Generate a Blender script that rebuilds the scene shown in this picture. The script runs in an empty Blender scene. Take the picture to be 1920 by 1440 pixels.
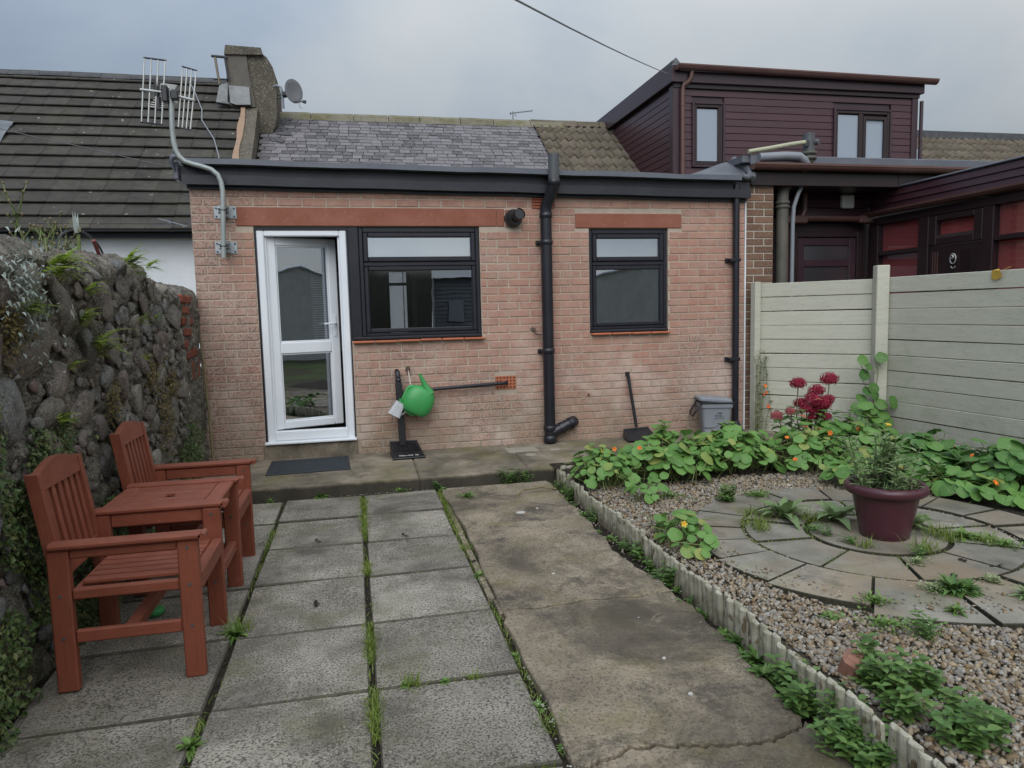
import bpy, math, random
import numpy as np
from mathutils import Vector, Matrix, Euler, noise as mnoise
R = math.radians
random.seed(7)
SC = bpy.context.scene
COL = SC.collection

# ------------------------------------------------------------------ camera
YAW, PITCH, ROLL = R(12.25), R(5.75), R(1.4)
fw = Vector((math.sin(YAW)*math.cos(PITCH), math.cos(YAW)*math.cos(PITCH), -math.sin(PITCH)))
rt = Vector((math.cos(YAW), -math.sin(YAW), 0))
dn = fw.cross(rt)
ix = math.cos(ROLL)*rt + math.sin(ROLL)*dn
iy = -math.sin(ROLL)*rt + math.cos(ROLL)*dn
cd = bpy.data.cameras.new('camera')
cam = bpy.data.objects.new('camera', cd)
COL.objects.link(cam)
cam.matrix_world = Matrix(((ix.x, -iy.x, -fw.x, 0), (ix.y, -iy.y, -fw.y, 0), (ix.z, -iy.z, -fw.z, 1.45), (0, 0, 0, 1)))
cd.sensor_width = 36.0
cd.lens = 1340/1920*36
cd.clip_start = 0.05
cd.clip_end = 500
SC.camera = cam

# ------------------------------------------------------------------ world, sun, exposure
SUN_EL, SUN_AZ = R(40), R(200)     # azimuth clockwise from +Y: behind the camera, to its left
w = bpy.data.worlds.new("World")
SC.world = w
w.use_nodes = True
nt = w.node_tree
for n in list(nt.nodes):
    nt.nodes.remove(n)
def wn(t, **k):
    n = nt.nodes.new(t)
    for a, b in k.items():
        setattr(n, a, b)
    return n
out = wn('ShaderNodeOutputWorld')
bg = wn('ShaderNodeBackground')
bg.inputs['Strength'].default_value = 0.1
sky = wn('ShaderNodeTexSky', sky_type='NISHITA', sun_disc=False, sun_elevation=SUN_EL, sun_rotation=SUN_AZ)
tc = wn('ShaderNodeTexCoord')
sep = wn('ShaderNodeSeparateXYZ')
nt.links.new(tc.outputs['Generated'], sep.inputs[0])
def wmath(op, a, b=None):
    n = wn('ShaderNodeMath', operation=op)
    for i, v in enumerate((a, b)):
        if v is None: continue
        if isinstance(v, (int, float)): n.inputs[i].default_value = v
        else: nt.links.new(v, n.inputs[i])
    return n.outputs[0]
# overcast luminance: rises from horizon to zenith
up = wmath('MAXIMUM', sep.outputs['Z'], 0.0)
# brighter round the hidden sun (behind the camera)
vd = wn('ShaderNodeVectorMath', operation='DOT_PRODUCT')
nt.links.new(tc.outputs['Generated'], vd.inputs[0])
vd.inputs[1].default_value = (math.sin(SUN_AZ)*math.cos(SUN_EL), math.cos(SUN_AZ)*math.cos(SUN_EL), math.sin(SUN_EL))
glow = wmath('POWER', wmath('MAXIMUM', vd.outputs['Value'], 0.0), 2.5)
lum = wmath('ADD', wmath('ADD', wmath('MULTIPLY', up, 1.75), 0.34), wmath('MULTIPLY', glow, 1.5))
# flatten the direction so that the cloud layer stretches towards the horizon
den = wmath('ADD', up, 0.32)
cx = wmath('DIVIDE', sep.outputs['X'], den)
cy = wmath('DIVIDE', sep.outputs['Y'], den)
comb = wn('ShaderNodeCombineXYZ')
nt.links.new(cx, comb.inputs[0]); nt.links.new(cy, comb.inputs[1])
n1 = wn('ShaderNodeTexNoise'); n1.inputs['Scale'].default_value = 0.9; n1.inputs['Detail'].default_value = 7; n1.inputs['Roughness'].default_value = 0.52; n1.inputs['Distortion'].default_value = 0.35
nt.links.new(comb.outputs[0], n1.inputs['Vector'])
n2 = wn('ShaderNodeTexNoise'); n2.inputs['Scale'].default_value = 2.1; n2.inputs['Detail'].default_value = 6
nt.links.new(comb.outputs[0], n2.inputs['Vector'])
# the cloud is thinner and paler towards the east (right)
side = wmath('MULTIPLY', sep.outputs['X'], 0.55)
f = wmath('ADD', wmath('ADD', wmath('MULTIPLY', wmath('SUBTRACT', n1.outputs['Fac'], 0.22), 1.75), wmath('MULTIPLY', n2.outputs['Fac'], 0.30)), side)
ramp = wn('ShaderNodeValToRGB')
nt.links.new(f, ramp.inputs[0])
cr = ramp.color_ramp
cr.elements[0].position = 0.34; cr.elements[0].color = (2.35, 2.95, 3.75, 1)
cr.elements[1].position = 1.05 if False else 1.0; cr.elements[1].color = (5.2, 5.4, 5.5, 1)
e = cr.elements.new(0.56); e.color = (3.25, 3.85, 4.65, 1)
e = cr.elements.new(0.8); e.color = (4.5, 4.9, 5.2, 1)
vm = wn('ShaderNodeVectorMath', operation='SCALE')
nt.links.new(ramp.outputs[0], vm.inputs[0]); nt.links.new(lum, vm.inputs['Scale'])
mix = wn('ShaderNodeMix', data_type='RGBA')
mix.inputs[0].default_value = 0.93
nt.links.new(sky.outputs[0], mix.inputs[6]); nt.links.new(vm.outputs[0], mix.inputs[7])
nt.links.new(mix.outputs[2], bg.inputs['Color'])
nt.links.new(bg.outputs[0], out.inputs['Surface'])

sl = bpy.data.lights.new('sun', 'SUN')
sl.energy = 1.3
sl.angle = R(50)
sl.color = (1.0, 0.965, 0.91)
sun = bpy.data.objects.new('sun', sl)
COL.objects.link(sun)
sdir = Vector((math.sin(SUN_AZ)*math.cos(SUN_EL), math.cos(SUN_AZ)*math.cos(SUN_EL), math.sin(SUN_EL)))
sun.rotation_euler = sdir.to_track_quat('Z', 'Y').to_euler()
sun.location = (-3, -6, 9)
vs = SC.view_settings
vs.view_transform = 'Standard'
vs.look = 'None'
vs.exposure = 0.38
vs.gamma = 1.0
vs.use_curve_mapping = False

# ------------------------------------------------------------------ mesh builder
class MB:
    def __init__(s):
        s.v = []; s.f = []; s.sm = []; s.mi = []; s.at = []
        s.cur = 0; s.rnd = 0.0
    def add(s, vs_, fs, smooth=False, T=None):
        o = len(s.v)
        for p in vs_:
            p = Vector(p)
            s.v.append(T @ p if T else p); s.at.append(s.rnd)
        for f_ in fs:
            s.f.append([i+o for i in f_]); s.sm.append(smooth); s.mi.append(s.cur)
        return s
    def box(s, x0, x1, y0, y1, z0, z1, c=0.0, T=None):
        if c <= 0:
            return s.add([(x0,y0,z0),(x1,y0,z0),(x1,y1,z0),(x0,y1,z0),(x0,y0,z1),(x1,y0,z1),(x1,y1,z1),(x0,y1,z1)],
                [(0,3,2,1),(4,5,6,7),(0,1,5,4),(1,2,6,5),(2,3,7,6),(3,0,4,7)], T=T)
        c = min(c, (x1-x0)*.45, (y1-y0)*.45, (z1-z0)*.45)
        V = []; I = {}
        for a, X in ((0,x0),(1,x1)):
            for b, Y in ((0,y0),(1,y1)):
                for d, Z in ((0,z0),(1,z1)):
                    xi = X+c if a == 0 else X-c; yi = Y+c if b == 0 else Y-c; zi = Z+c if d == 0 else Z-c
                    I[a,b,d,0] = len(V); V.append((X,yi,zi))
                    I[a,b,d,1] = len(V); V.append((xi,Y,zi))
                    I[a,b,d,2] = len(V); V.append((xi,yi,Z))
        F = []
        q = [(0,0),(1,0),(1,1),(0,1)]
        F.append([I[1,b,d,0] for b,d in q]); F.append([I[0,b,d,0] for b,d in q][::-1])
        F.append([I[a,1,d,1] for a,d in q][::-1]); F.append([I[a,0,d,1] for a,d in q])
        F.append([I[a,b,1,2] for a,b in q]); F.append([I[a,b,0,2] for a,b in q][::-1])
        for b in (0,1):
            for d in (0,1):
                F.append([I[0,b,d,1],I[1,b,d,1],I[1,b,d,2],I[0,b,d,2]])
        for a in (0,1):
            for d in (0,1):
                F.append([I[a,0,d,0],I[a,1,d,0],I[a,1,d,2],I[a,0,d,2]])
        for a in (0,1):
            for b in (0,1):
                F.append([I[a,b,0,0],I[a,b,1,0],I[a,b,1,1],I[a,b,0,1]])
                for d in (0,1):
                    F.append([I[a,b,d,0],I[a,b,d,1],I[a,b,d,2]])
        # consistent outward winding
        cen = Vector(((x0+x1)/2,(y0+y1)/2,(z0+z1)/2)); G = []
        for f_ in F:
            p = [Vector(V[i]) for i in f_]
            nn = (p[1]-p[0]).cross(p[2]-p[0]); m = sum(p, Vector())/len(p)
            G.append(f_ if nn.dot(m-cen) >= 0 else f_[::-1])
        return s.add(V, G, T=T)
    def ring(s, x0, x1, z0, z1, wd, y0, y1, c=0.006, wt=None, wb=None):
        wt = wt or wd; wb = wb or wd
        s.box(x0, x0+wd, y0, y1, z0, z1, c); s.box(x1-wd, x1, y0, y1, z0, z1, c)
        s.box(x0+wd, x1-wd, y0+.001, y1, z1-wt, z1, c); s.box(x0+wd, x1-wd, y0+.001, y1, z0, z0+wb, c)
        return s
    def hexa(s, x0, x1, y0, y1, zl0, zl1, zr0, zr1):
        return s.add([(x0,y0,zl0),(x1,y0,zr0),(x1,y1,zr0),(x0,y1,zl0),(x0,y0,zl1),(x1,y0,zr1),(x1,y1,zr1),(x0,y1,zl1)],
            [(0,3,2,1),(4,5,6,7),(0,1,5,4),(1,2,6,5),(2,3,7,6),(3,0,4,7)])
    def prism(s, poly, z0, z1, T=None, ztop=None):
        """poly: list of (x,y) counter-clockwise, extruded in z; ztop(x,y) may shape the top"""
        n = len(poly)
        V = [(x,y,z0) for x,y in poly]+[(x,y,ztop(x,y) if ztop else z1) for x,y in poly]
        F = [tuple(range(n-1,-1,-1)), tuple(range(n,2*n))]+[(i,(i+1)%n,n+(i+1)%n,n+i) for i in range(n)]
        return s.add(V, F, T=T)
    def slabpoly(s, poly, z0, z1, c=0.008):
        """paving piece: prism with a chamfered, slightly worn top edge"""
        n = len(poly); cx_ = sum(p[0] for p in poly)/n; cy_ = sum(p[1] for p in poly)/n
        ins = []
        for x, y in poly:
            d = Vector((cx_-x, cy_-y)); L = d.length or 1
            ins.append((x+d.x/L*c*1.3, y+d.y/L*c*1.3))
        V = [(x,y,z0) for x,y in poly]+[(x,y,z1-c) for x,y in poly]+[(x,y,z1) for x,y in ins]
        F = [(i,(i+1)%n,n+(i+1)%n,n+i) for i in range(n)]+[(n+i,n+(i+1)%n,2*n+(i+1)%n,2*n+i) for i in range(n)]
        s.cur = 1; s.add(V, F[:n]); s.add(V, F[n:]); s.cur = 0
        return s.add(V[2*n:], [tuple(range(n))])
    def tube(s, pts, r, n=10, cap=True, smooth=True, flat=1.0):
        pts = [Vector(p) for p in pts]; m = len(pts)
        rs = r if isinstance(r, (list, tuple)) else [r]*m
        V = []; prev = None
        for i, p in enumerate(pts):
            t = (pts[min(i+1,m-1)]-pts[max(i-1,0)]).normalized()
            if prev is None:
                a = Vector((0,0,1)) if abs(t.z) < .9 else Vector((1,0,0))
                u = t.cross(a).normalized()
            else:
                u = (prev-t*prev.dot(t)).normalized()
            prev = u; b = t.cross(u)
            for k in range(n):
                an = 2*math.pi*k/n
                V.append(p+rs[i]*(math.cos(an)*u+math.sin(an)*b*flat))
        F = []
        for i in range(m-1):
            for k in range(n):
                F.append((i*n+k, i*n+(k+1)%n, (i+1)*n+(k+1)%n, (i+1)*n+k))
        s.add(V, F, smooth)
        if cap:
            s.add(V[:n], [tuple(range(n-1,-1,-1))]); s.add(V[-n:], [tuple(range(n))])
        return s
    def lathe(s, prof, n=32, T=None, smooth=True, cx=0, cy=0):
        V = []; F = []
        for r, z in prof:
            for k in range(n):
                a = 2*math.pi*k/n
                V.append((cx+r*math.cos(a), cy+r*math.sin(a), z))
        for i in range(len(prof)-1):
            for k in range(n):
                F.append((i*n+k, i*n+(k+1)%n, (i+1)*n+(k+1)%n, (i+1)*n+k))
        return s.add(V, F, smooth, T)
    def mesh(s, name, mats=None, origin=(0,0,0)):
        me = bpy.data.meshes.new(name)
        o = Vector(origin)
        me.from_pydata([tuple(v-o) for v in s.v], [], s.f)
        me.polygons.foreach_set('use_smooth', s.sm)
        me.polygons.foreach_set('material_index', s.mi)
        if any(s.at):
            a = me.attributes.new('rnd', 'FLOAT', 'POINT'); a.data.foreach_set('value', s.at)
        for m in (mats if isinstance(mats, (list, tuple)) else [mats] if mats else []):
            me.materials.append(m)
        me.update()
        return me

WO = {}          # world origin of every parent (parents are never rotated)
def link(o, parent=None, loc=(0,0,0)):
    COL.objects.link(o)
    loc = Vector(loc)
    WO[o.name] = loc.copy()
    if parent:
        o.parent = parent; o.location = loc-WO[parent.name]
    else:
        o.location = loc
    return o
def obj(name, mb, m, parent=None, kind=None, origin=None):
    """one mesh object; geometry is given in world coordinates"""
    if origin is None:
        xs = [v.x for v in mb.v]; ys = [v.y for v in mb.v]; zs = [v.z for v in mb.v]
        origin = ((min(xs)+max(xs))/2, (min(ys)+max(ys))/2, min(zs))
    o = bpy.data.objects.new(name, mb.mesh(name, m, origin))
    link(o, parent, origin)
    if kind: o['kind'] = kind
    return o
def inst(name, me, parent=None, loc=(0,0,0), rot=(0,0,0), scale=(1,1,1)):
    o = bpy.data.objects.new(name, me)
    link(o, parent, loc)
    o.rotation_euler = rot
    o.scale = scale if isinstance(scale, (tuple, list)) else (scale,)*3
    return o
def thing(name, label, cat, loc=(0,0,0), group=None):
    o = bpy.data.objects.new(name, None)
    o.empty_display_size = .1
    link(o, None, loc)
    o['label'] = label; o['category'] = cat
    if group: o['group'] = group
    return o
def tag(o, label, cat, group=None):
    o['label'] = label; o['category'] = cat
    if group: o['group'] = group
    return o
def empty_structure(name, loc=(0,0,0)):
    o = bpy.data.objects.new(name, None); link(o, None, loc); o['kind'] = 'structure'; return o

# ------------------------------------------------------------------ materials
class NB:
    def __init__(s, name):
        s.m = bpy.data.materials.new(name); s.m.use_nodes = True
        s.t = s.m.node_tree; s.p = s.t.nodes['Principled BSDF']; s.out = s.t.nodes['Material Output']
        s._pos = None
    def n(s, t, **k):
        x = s.t.nodes.new(t)
        for a, b in k.items(): setattr(x, a, b)
        return x
    def L(s, a, b): s.t.links.new(a, b)
    def pos(s):
        if s._pos is None: s._pos = s.n('ShaderNodeNewGeometry').outputs['Position']
        return s._pos
    def xyz(s):
        q = s.n('ShaderNodeSeparateXYZ'); s.L(s.pos(), q.inputs[0]); return q.outputs
    def noise(s, scale, detail=5, rough=.55, dist=0, vec=None, stretch=None):
        x = s.n('ShaderNodeTexNoise'); x.inputs['Scale'].default_value = scale; x.inputs['Detail'].default_value = detail
        x.inputs['Roughness'].default_value = rough; x.inputs['Distortion'].default_value = dist
        v = vec or s.pos()
        if stretch:
            mp = s.n('ShaderNodeMapping'); mp.inputs['Scale'].default_value = stretch; s.L(v, mp.inputs['Vector']); v = mp.outputs[0]
        s.L(v, x.inputs['Vector']); return x.outputs['Fac']
    def ramp(s, fac, stops):
        x = s.n('ShaderNodeValToRGB'); s.L(fac, x.inputs[0]); c = x.color_ramp
        for i, (p, col) in enumerate(stops):
            col = col if len(col) == 4 else (*col, 1)
            if i < 2: el = c.elements[i]; el.position = p
            else: el = c.elements.new(p)
            el.color = col
        return x.outputs[0]
    def step(s, fac, a, b):
        x = s.n('ShaderNodeMapRange'); x.inputs['From Min'].default_value = a; x.inputs['From Max'].default_value = b
        s.L(fac, x.inputs['Value']); return x.outputs[0]
    def math(s, op, a, b=None):
        x = s.n('ShaderNodeMath', operation=op)
        for i, v in enumerate((a, b)):
            if v is None: continue
            if isinstance(v, (int, float)): x.inputs[i].default_value = v
            else: s.L(v, x.inputs[i])
        return x.outputs[0]
    def mix(s, fac, a, b, mode='MIX'):
        x = s.n('ShaderNodeMix', data_type='RGBA', blend_type=mode)
        for i, v in ((0, fac), (6, a), (7, b)):
            if isinstance(v, (int, float)): x.inputs[i].default_value = v
            elif isinstance(v, (tuple, list)): x.inputs[i].default_value = (*v[:3], 1)
            else: s.L(v, x.inputs[i])
        return x.outputs[2]
    def rand(s):
        a = s.n('ShaderNodeObjectInfo').outputs['Random']
        b = s.n('ShaderNodeAttribute', attribute_name='rnd').outputs['Fac']
        return s.math('FRACT', s.math('ADD', a, b))
    def vary(s, col, amt):
        """brightness differs from piece to piece"""
        f_ = s.math('ADD', s.math('MULTIPLY', s.rand(), amt), 1-amt/2)
        x = s.n('ShaderNodeVectorMath', operation='SCALE'); s.L(col, x.inputs[0]); s.L(f_, x.inputs['Scale']); return x.outputs[0]
    def bump(s, h, strength=.4, dist=.01):
        x = s.n('ShaderNodeBump'); x.inputs['Strength'].default_value = strength; x.inputs['Distance'].default_value = dist
        s.L(h, x.inputs['Height']); s.L(x.outputs[0], s.p.inputs['Normal']); return s
    def fin(s, col, rough=.8, spec=.35, metal=0):
        if isinstance(col, (tuple, list)): s.p.inputs['Base Color'].default_value = (*col[:3], 1)
        else: s.L(col, s.p.inputs['Base Color'])
        if isinstance(rough, (int, float)): s.p.inputs['Roughness'].default_value = rough
        else: s.L(rough, s.p.inputs['Roughness'])
        s.p.inputs['Specular IOR Level'].default_value = spec
        s.p.inputs['Metallic'].default_value = metal
        return s.m
def simple(name, c1, c2, scale=6, rough=.7, bump=.2, bscale=60, vary=.2, spec=.35, metal=0, dist=.004, stretch=None):
    b = NB(name)
    col = b.mix(b.step(b.noise(scale, 6, .6, stretch=stretch), .3, .7), c1, c2)
    if vary: col = b.vary(col, vary)
    if bump: b.bump(b.noise(bscale, 4, .6, stretch=stretch), bump, dist)
    return b.fin(col, rough, spec, metal)

MT = {}
# brickwork
b = NB('pink_brick')
rn = b.rand()
c = b.ramp(rn, [(0, (.31,.160,.125)), (1, (.41,.225,.172)), (.35, (.38,.192,.145)), (.7, (.36,.195,.155)), (.9, (.33,.19,.16))])
c = b.mix(b.step(b.noise(9, 5), .35, .75), c, (.43,.27,.20))
X, Y_, Z = b.xyz()
# worn, efflorescent faces: lower courses and the strip left of the door
wear = b.math('ADD', b.math('ADD', b.step(Z, 1.5, .2), b.step(X, -.3, -1.2)), b.step(b.noise(1.3, 4), .38, .68))
wear = b.step(wear, .6, 1.35)
spk = b.step(b.noise(95, 3, .7), .53, .68)
c = b.mix(b.math('MULTIPLY', b.math('MULTIPLY', wear, b.step(b.noise(4, 5, .7), .3, .6)), .45), c, (.29,.235,.20))
c = b.mix(b.math('MULTIPLY', b.math('MULTIPLY', wear, spk), .8), c, (.58,.53,.47))
c = b.mix(b.math('MULTIPLY', b.math('MULTIPLY', wear, b.step(b.noise(60, 4, .7), .50, .60)), .75), c, (.12,.08,.065))
# whitish bloom patches and algae at the foot
c = b.mix(b.math('MULTIPLY', b.math('MULTIPLY', b.step(b.noise(1.7, 6, .7, .3), .46, .64), b.math('ADD', .25, b.step(Z, 1.35, .8))), .50), c, (.56,.47,.41))
c = b.mix(b.math('MULTIPLY', b.step(b.noise(28, 5, .75), .52, .68), .35), c, (.46,.37,.31))
c = b.mix(b.math('MULTIPLY', b.math('MULTIPLY', b.step(Z, .75, .12), b.step(b.noise(3, 4), .35, .7)), .62), c, (.15,.155,.085))
MT['brick'] = b.bump(b.noise(120, 4, .7), .55, .006).fin(c, .9, .2)
b = NB('mortar')
c = b.mix(b.step(b.noise(12, 5), .3, .7), (.38,.31,.25), (.46,.385,.31))
X, Y_, Z = b.xyz()
c = b.mix(b.math('MULTIPLY', b.step(Z, 1.1, .15), .65), c, (.24,.195,.155))
MT['mortar'] = b.bump(b.noise(150, 3), .5, .004).fin(c, .95, .15)
b = NB('brown_brick')
c = b.ramp(b.rand(), [(0, (.12,.065,.045)), (1, (.22,.125,.085)), (.5, (.17,.10,.068))])
c = b.mix(b.math('MULTIPLY', b.step(b.noise(70, 3, .7), .55, .66), .55), c, (.36,.30,.24))
MT['brown_brick'] = b.bump(b.noise(90, 3), .5, .006).fin(c, .9, .2)
MT['pale_mortar'] = simple('pale_mortar', (.48,.44,.37), (.40,.37,.31), 20, .95, .3, 120, 0)
b = NB('red_lintel')
c = b.mix(b.step(b.noise(5, 6), .3, .7), (.235,.088,.058), (.29,.12,.085))
c = b.mix(b.math('MULTIPLY', b.step(b.noise(35, 4), .6, .7), .4), c, (.38,.22,.16))
MT['lintel'] = b.bump(b.noise(160, 3), .3, .003).fin(c, .85, .2)
MT['terracotta'] = simple('terracotta', (.42,.135,.065), (.34,.11,.06), 12, .75, .3, 90, .25)
MT['black_upvc'] = simple('black_upvc', (.012,.012,.017), (.018,.018,.024), 5, .36, .05, 60, .15, .45)
MT['black_paint'] = simple('black_paint', (.016,.017,.023), (.03,.031,.038), 4, .42, .25, 25, .1, .4)
MT['black_plastic'] = simple('black_plastic', (.012,.012,.014), (.02,.02,.023), 9, .38, .12, 40, .1, .45)
MT['lead_trim'] = simple('lead_trim', (.085,.092,.115), (.12,.128,.15), 3, .38, .15, 20, 0, .5)
MT['white_upvc'] = simple('white_upvc', (.72,.745,.78), (.66,.69,.73), 3, .3, .03, 40, 0, .45)
b = NB('white_render')
c = b.mix(b.step(b.noise(2, 5), .3, .75), (.74,.77,.80), (.62,.65,.68))
MT['white_render'] = b.bump(b.noise(14, 6, .7), .5, .012).fin(c, .85, .2)
# roofs
def moss(b, c, col=(.16,.155,.055), sc=4, a=.6, hi=.72, k=.6):
    return b.mix(b.math('MULTIPLY', b.step(b.noise(sc, 6, .65), a, hi), k), c, col)
b = NB('concrete_tile')
c = b.mix(b.step(b.noise(7, 6, .65), .3, .7), (.040,.037,.034), (.068,.062,.054))
c = moss(b, c, (.09,.088,.055), 2.2, .5, .75, .5)
c = b.mix(b.step(b.noise(10, 3, .6), .70, .74), c, (.40,.39,.33))
c = moss(b, c, (.28,.24,.06), 3.1, .72, .78, .6)
MT['tile'] = b.bump(b.noise(80, 4, .7), .7, .006).fin(b.vary(c, .35), .9, .2)
b = NB('purple_slate')
c = b.ramp(b.rand(), [(0, (.118,.109,.116)), (1, (.175,.163,.170)), (.5, (.143,.133,.140)), (.10, (.075,.07,.073))])
c = b.mix(b.math('MULTIPLY', b.step(b.noise(22, 5), .5, .75), .5), c, (.27,.25,.26))
c = moss(b, c, (.20,.19,.10), 1.8, .62, .75, .5)
MT['slate'] = b.bump(b.noise(40, 4), .4, .004).fin(c, .72, .25)
b = NB('pantile')
c = b.mix(b.step(b.noise(9, 6, .7), .3, .7), (.095,.076,.06), (.165,.138,.105))
c = moss(b, c, (.11,.108,.05), 6, .50, .70, .5)
MT['pantile'] = b.bump(b.noise(60, 4, .7), .7, .008).fin(b.vary(c, .3), .92, .2)
b = NB('mossy_stone')
c = b.mix(b.step(b.noise(8, 6, .7), .3, .7), (.14,.13,.10), (.22,.20,.15))
c = moss(b, c, (.11,.105,.04), 5, .45, .65, .7)
MT['mossy'] = b.bump(b.noise(40, 5, .7), .8, .012).fin(b.vary(c, .25), .95, .15)
MT['ridge_dark'] = simple('ridge_dark', (.05,.052,.06), (.085,.085,.085), 9, .8, .4, 60, .2)
b = NB('harl')
c = b.mix(b.step(b.noise(3, 6, .65), .3, .7), (.085,.075,.062), (.15,.132,.105))
c = b.mix(b.step(b.noise(34, 4, .75), .54, .62), c, (.26,.235,.19))
c = moss(b, c, (.13,.10,.06), 2.2, .55, .75, .6)
MT['harl'] = b.bump(b.noise(55, 4, .75), 1.0, .02).fin(c, .95, .15)
MT['flashing'] = simple('lead_flashing', (.10,.106,.113), (.19,.195,.20), 5, .5, .4, 12, 0, .5, .3, .02)
# maroon house
MT['maroon'] = simple('maroon_cladding', (.052,.020,.027), (.062,.026,.032), 2, .34, .06, 40, .16, .45, 0, .004, (1,1,6))
MT['maroon_trim'] = simple('maroon_trim', (.038,.020,.026), (.048,.026,.032), 3, .32, .05, 30, .08, .45)
MT['brown_gutter'] = simple('brown_gutter', (.095,.045,.038), (.12,.062,.052), 4, .38, .08, 30, .1, .45)
MT['dark_brown'] = simple('dark_brown_frame', (.022,.012,.013), (.03,.017,.018), 4, .35, .06, 30, .1, .4)
MT['felt'] = simple('roofing_felt', (.07,.074,.085), (.13,.136,.15), 3, .55, .6, 9, 0, .4, 0, .03)
MT['grey_pipe'] = simple('grey_soil_pipe', (.12,.112,.092), (.075,.07,.06), 5, .55, .2, 50, 0, .35)
MT['grey_plastic'] = simple('grey_plastic', (.20,.215,.24), (.23,.245,.27), 4, .42, .08, 60, 0, .4)
MT['slate_plastic'] = simple('dark_grey_plastic', (.06,.065,.07), (.09,.095,.10), 4, .42, .08, 60, 0, .4)
MT['steel'] = simple('galvanised_steel', (.42,.45,.47), (.30,.33,.34), 6, .42, .15, 50, 0, .5, .6)
MT['alu'] = simple('aluminium', (.60,.60,.58), (.48,.47,.44), 9, .42, .1, 60, 0, .5, .5)
MT['pole'] = simple('painted_pole', (.26,.29,.29), (.33,.35,.34), 7, .45, .15, 40, 0, .5, .25)
MT['red_blind'] = simple('red_blind', (.36,.075,.07), (.40,.09,.085), 1.5, .85, .1, 20, .1, .2)
# fence, bench
b = NB('cream_fence')
c = b.mix(b.step(b.noise(4, 6, .6, stretch=(1,1,7)), .3, .7), (.53,.515,.425), (.46,.45,.37))
c = b.mix(b.math('MULTIPLY', b.step(b.noise(14, 5, .7, stretch=(1,1,5)), .58, .68), .5), c, (.27,.255,.195))
c = b.mix(b.math('MULTIPLY', b.step(b.noise(55, 4, .7, stretch=(1,1,9)), .56, .66), .35), c, (.36,.345,.275))
c = moss(b, c, (.28,.30,.19), 1.7, .55, .75, .4)
X, Y_, Z = b.xyz()
c = b.mix(b.math('MULTIPLY', b.math('MULTIPLY', b.step(Z, .75, .15), b.step(b.noise(4, 5, .7), .38, .66)), .55), c, (.22,.235,.13))
MT['fence'] = b.bump(b.noise(30, 5, .6, stretch=(1,1,8)), .45, .006).fin(b.vary(c, .10), .7, .3)
for key, st in (('bench', (.10,1,1)), ('bench_y', (1,.10,1)), ('bench_v', (1,1,.10))):     # grain along the piece
    b = NB('red_stained_wood')
    c = b.mix(b.step(b.noise(9, 6, .6), .3, .7), (.175,.048,.027), (.225,.066,.038))
    c = b.mix(b.math('MULTIPLY', b.step(b.noise(75, 5, .65, .3, None, st), .48, .66), .40), c, (.11,.033,.019))
    c = b.mix(b.math('MULTIPLY', b.step(b.noise(17, 6, .75), .60, .70), .40), c, (.27,.11,.078))
    c = b.mix(b.math('MULTIPLY', b.step(b.noise(5, 5, .7), .58, .72), .4), c, (.115,.048,.033))
    nz_ = b.n('ShaderNodeSeparateXYZ'); b.L(b.n('ShaderNodeNewGeometry').outputs['Normal'], nz_.inputs[0])
    c = b.mix(b.math('MULTIPLY', b.math('MULTIPLY', b.step(nz_.outputs[2], .7, .95), b.step(b.noise(12, 5, .7), .35, .65)), .30), c, (.30,.14,.105))   # weathered tops
    MT[key] = b.bump(b.noise(80, 5, .6, .3, None, st), .3, .003).fin(b.vary(c, .14), .55, .3)
# ground
b = NB('aggregate_slab')
c = b.mix(b.step(b.noise(2.3, 6, .66, .2), .36, .64), (.16,.142,.115), (.33,.298,.245))
c = b.mix(b.math('MULTIPLY', b.step(b.noise(150, 2, .6), .52, .62), .6), c, (.42,.395,.35))
c = b.mix(b.math('MULTIPLY', b.step(b.noise(105, 2, .6, 0, None, (1,1.05,1)), .50, .60), .85), c, (.05,.046,.042))
c = moss(b, c, (.105,.10,.05), 2.7, .50, .68, .65)
c = b.mix(b.math('MULTIPLY', b.step(b.noise(1.5, 7, .68, .4), .50, .64), .75), c, (.066,.060,.050))
c = b.mix(b.math('MULTIPLY', b.step(b.noise(2.2, 6, .7, .5), .56, .68), .5), c, (.33,.30,.255))
MT['slab'] = b.bump(b.noise(120, 3, .7), .7, .006).fin(b.vary(c, .35), .85, .25)
b = NB('path_concrete')
c = b.mix(b.step(b.noise(1.9, 7, .68, .4), .33, .66), (.155,.127,.092), (.42,.345,.25))
c = b.mix(b.math('MULTIPLY', b.step(b.noise(2.6, 7, .72, .5), .52, .62), .8), c, (.06,.052,.045))
c = b.mix(b.math('MULTIPLY', b.step(b.noise(62, 4, .8), .50, .60), .7), c, (.055,.048,.04))
c = b.mix(b.math('MULTIPLY', b.step(b.noise(120, 3, .75), .57, .65), .7), c, (.42,.37,.29))
c = moss(b, c, (.15,.13,.045), 2.4, .52, .68, .6)
c = b.mix(b.math('MULTIPLY', b.step(b.noise(1.1, 6, .7, .6), .49, .60), .75), c, (.085,.071,.055))
c = b.mix(b.math('MULTIPLY', b.step(b.noise(5.5, 6, .75, .4), .60, .70), .6), c, (.36,.30,.23))
MT['path'] = b.bump(b.noise(75, 5, .8), .9, .010).fin(b.vary(c, .15), .85, .25)
b = NB('ring_stone')
c = b.mix(b.step(b.noise(3.2, 6, .62), .33, .68), (.13,.12,.098), (.27,.25,.21))
c = b.mix(b.math('MULTIPLY', b.step(b.noise(1.9, 5), .45, .66), .7), c, (.225,.165,.105))
c = b.mix(b.math('MULTIPLY', b.step(b.noise(3.1, 6, .7, .3), .55, .68), .6), c, (.075,.07,.058))
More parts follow.
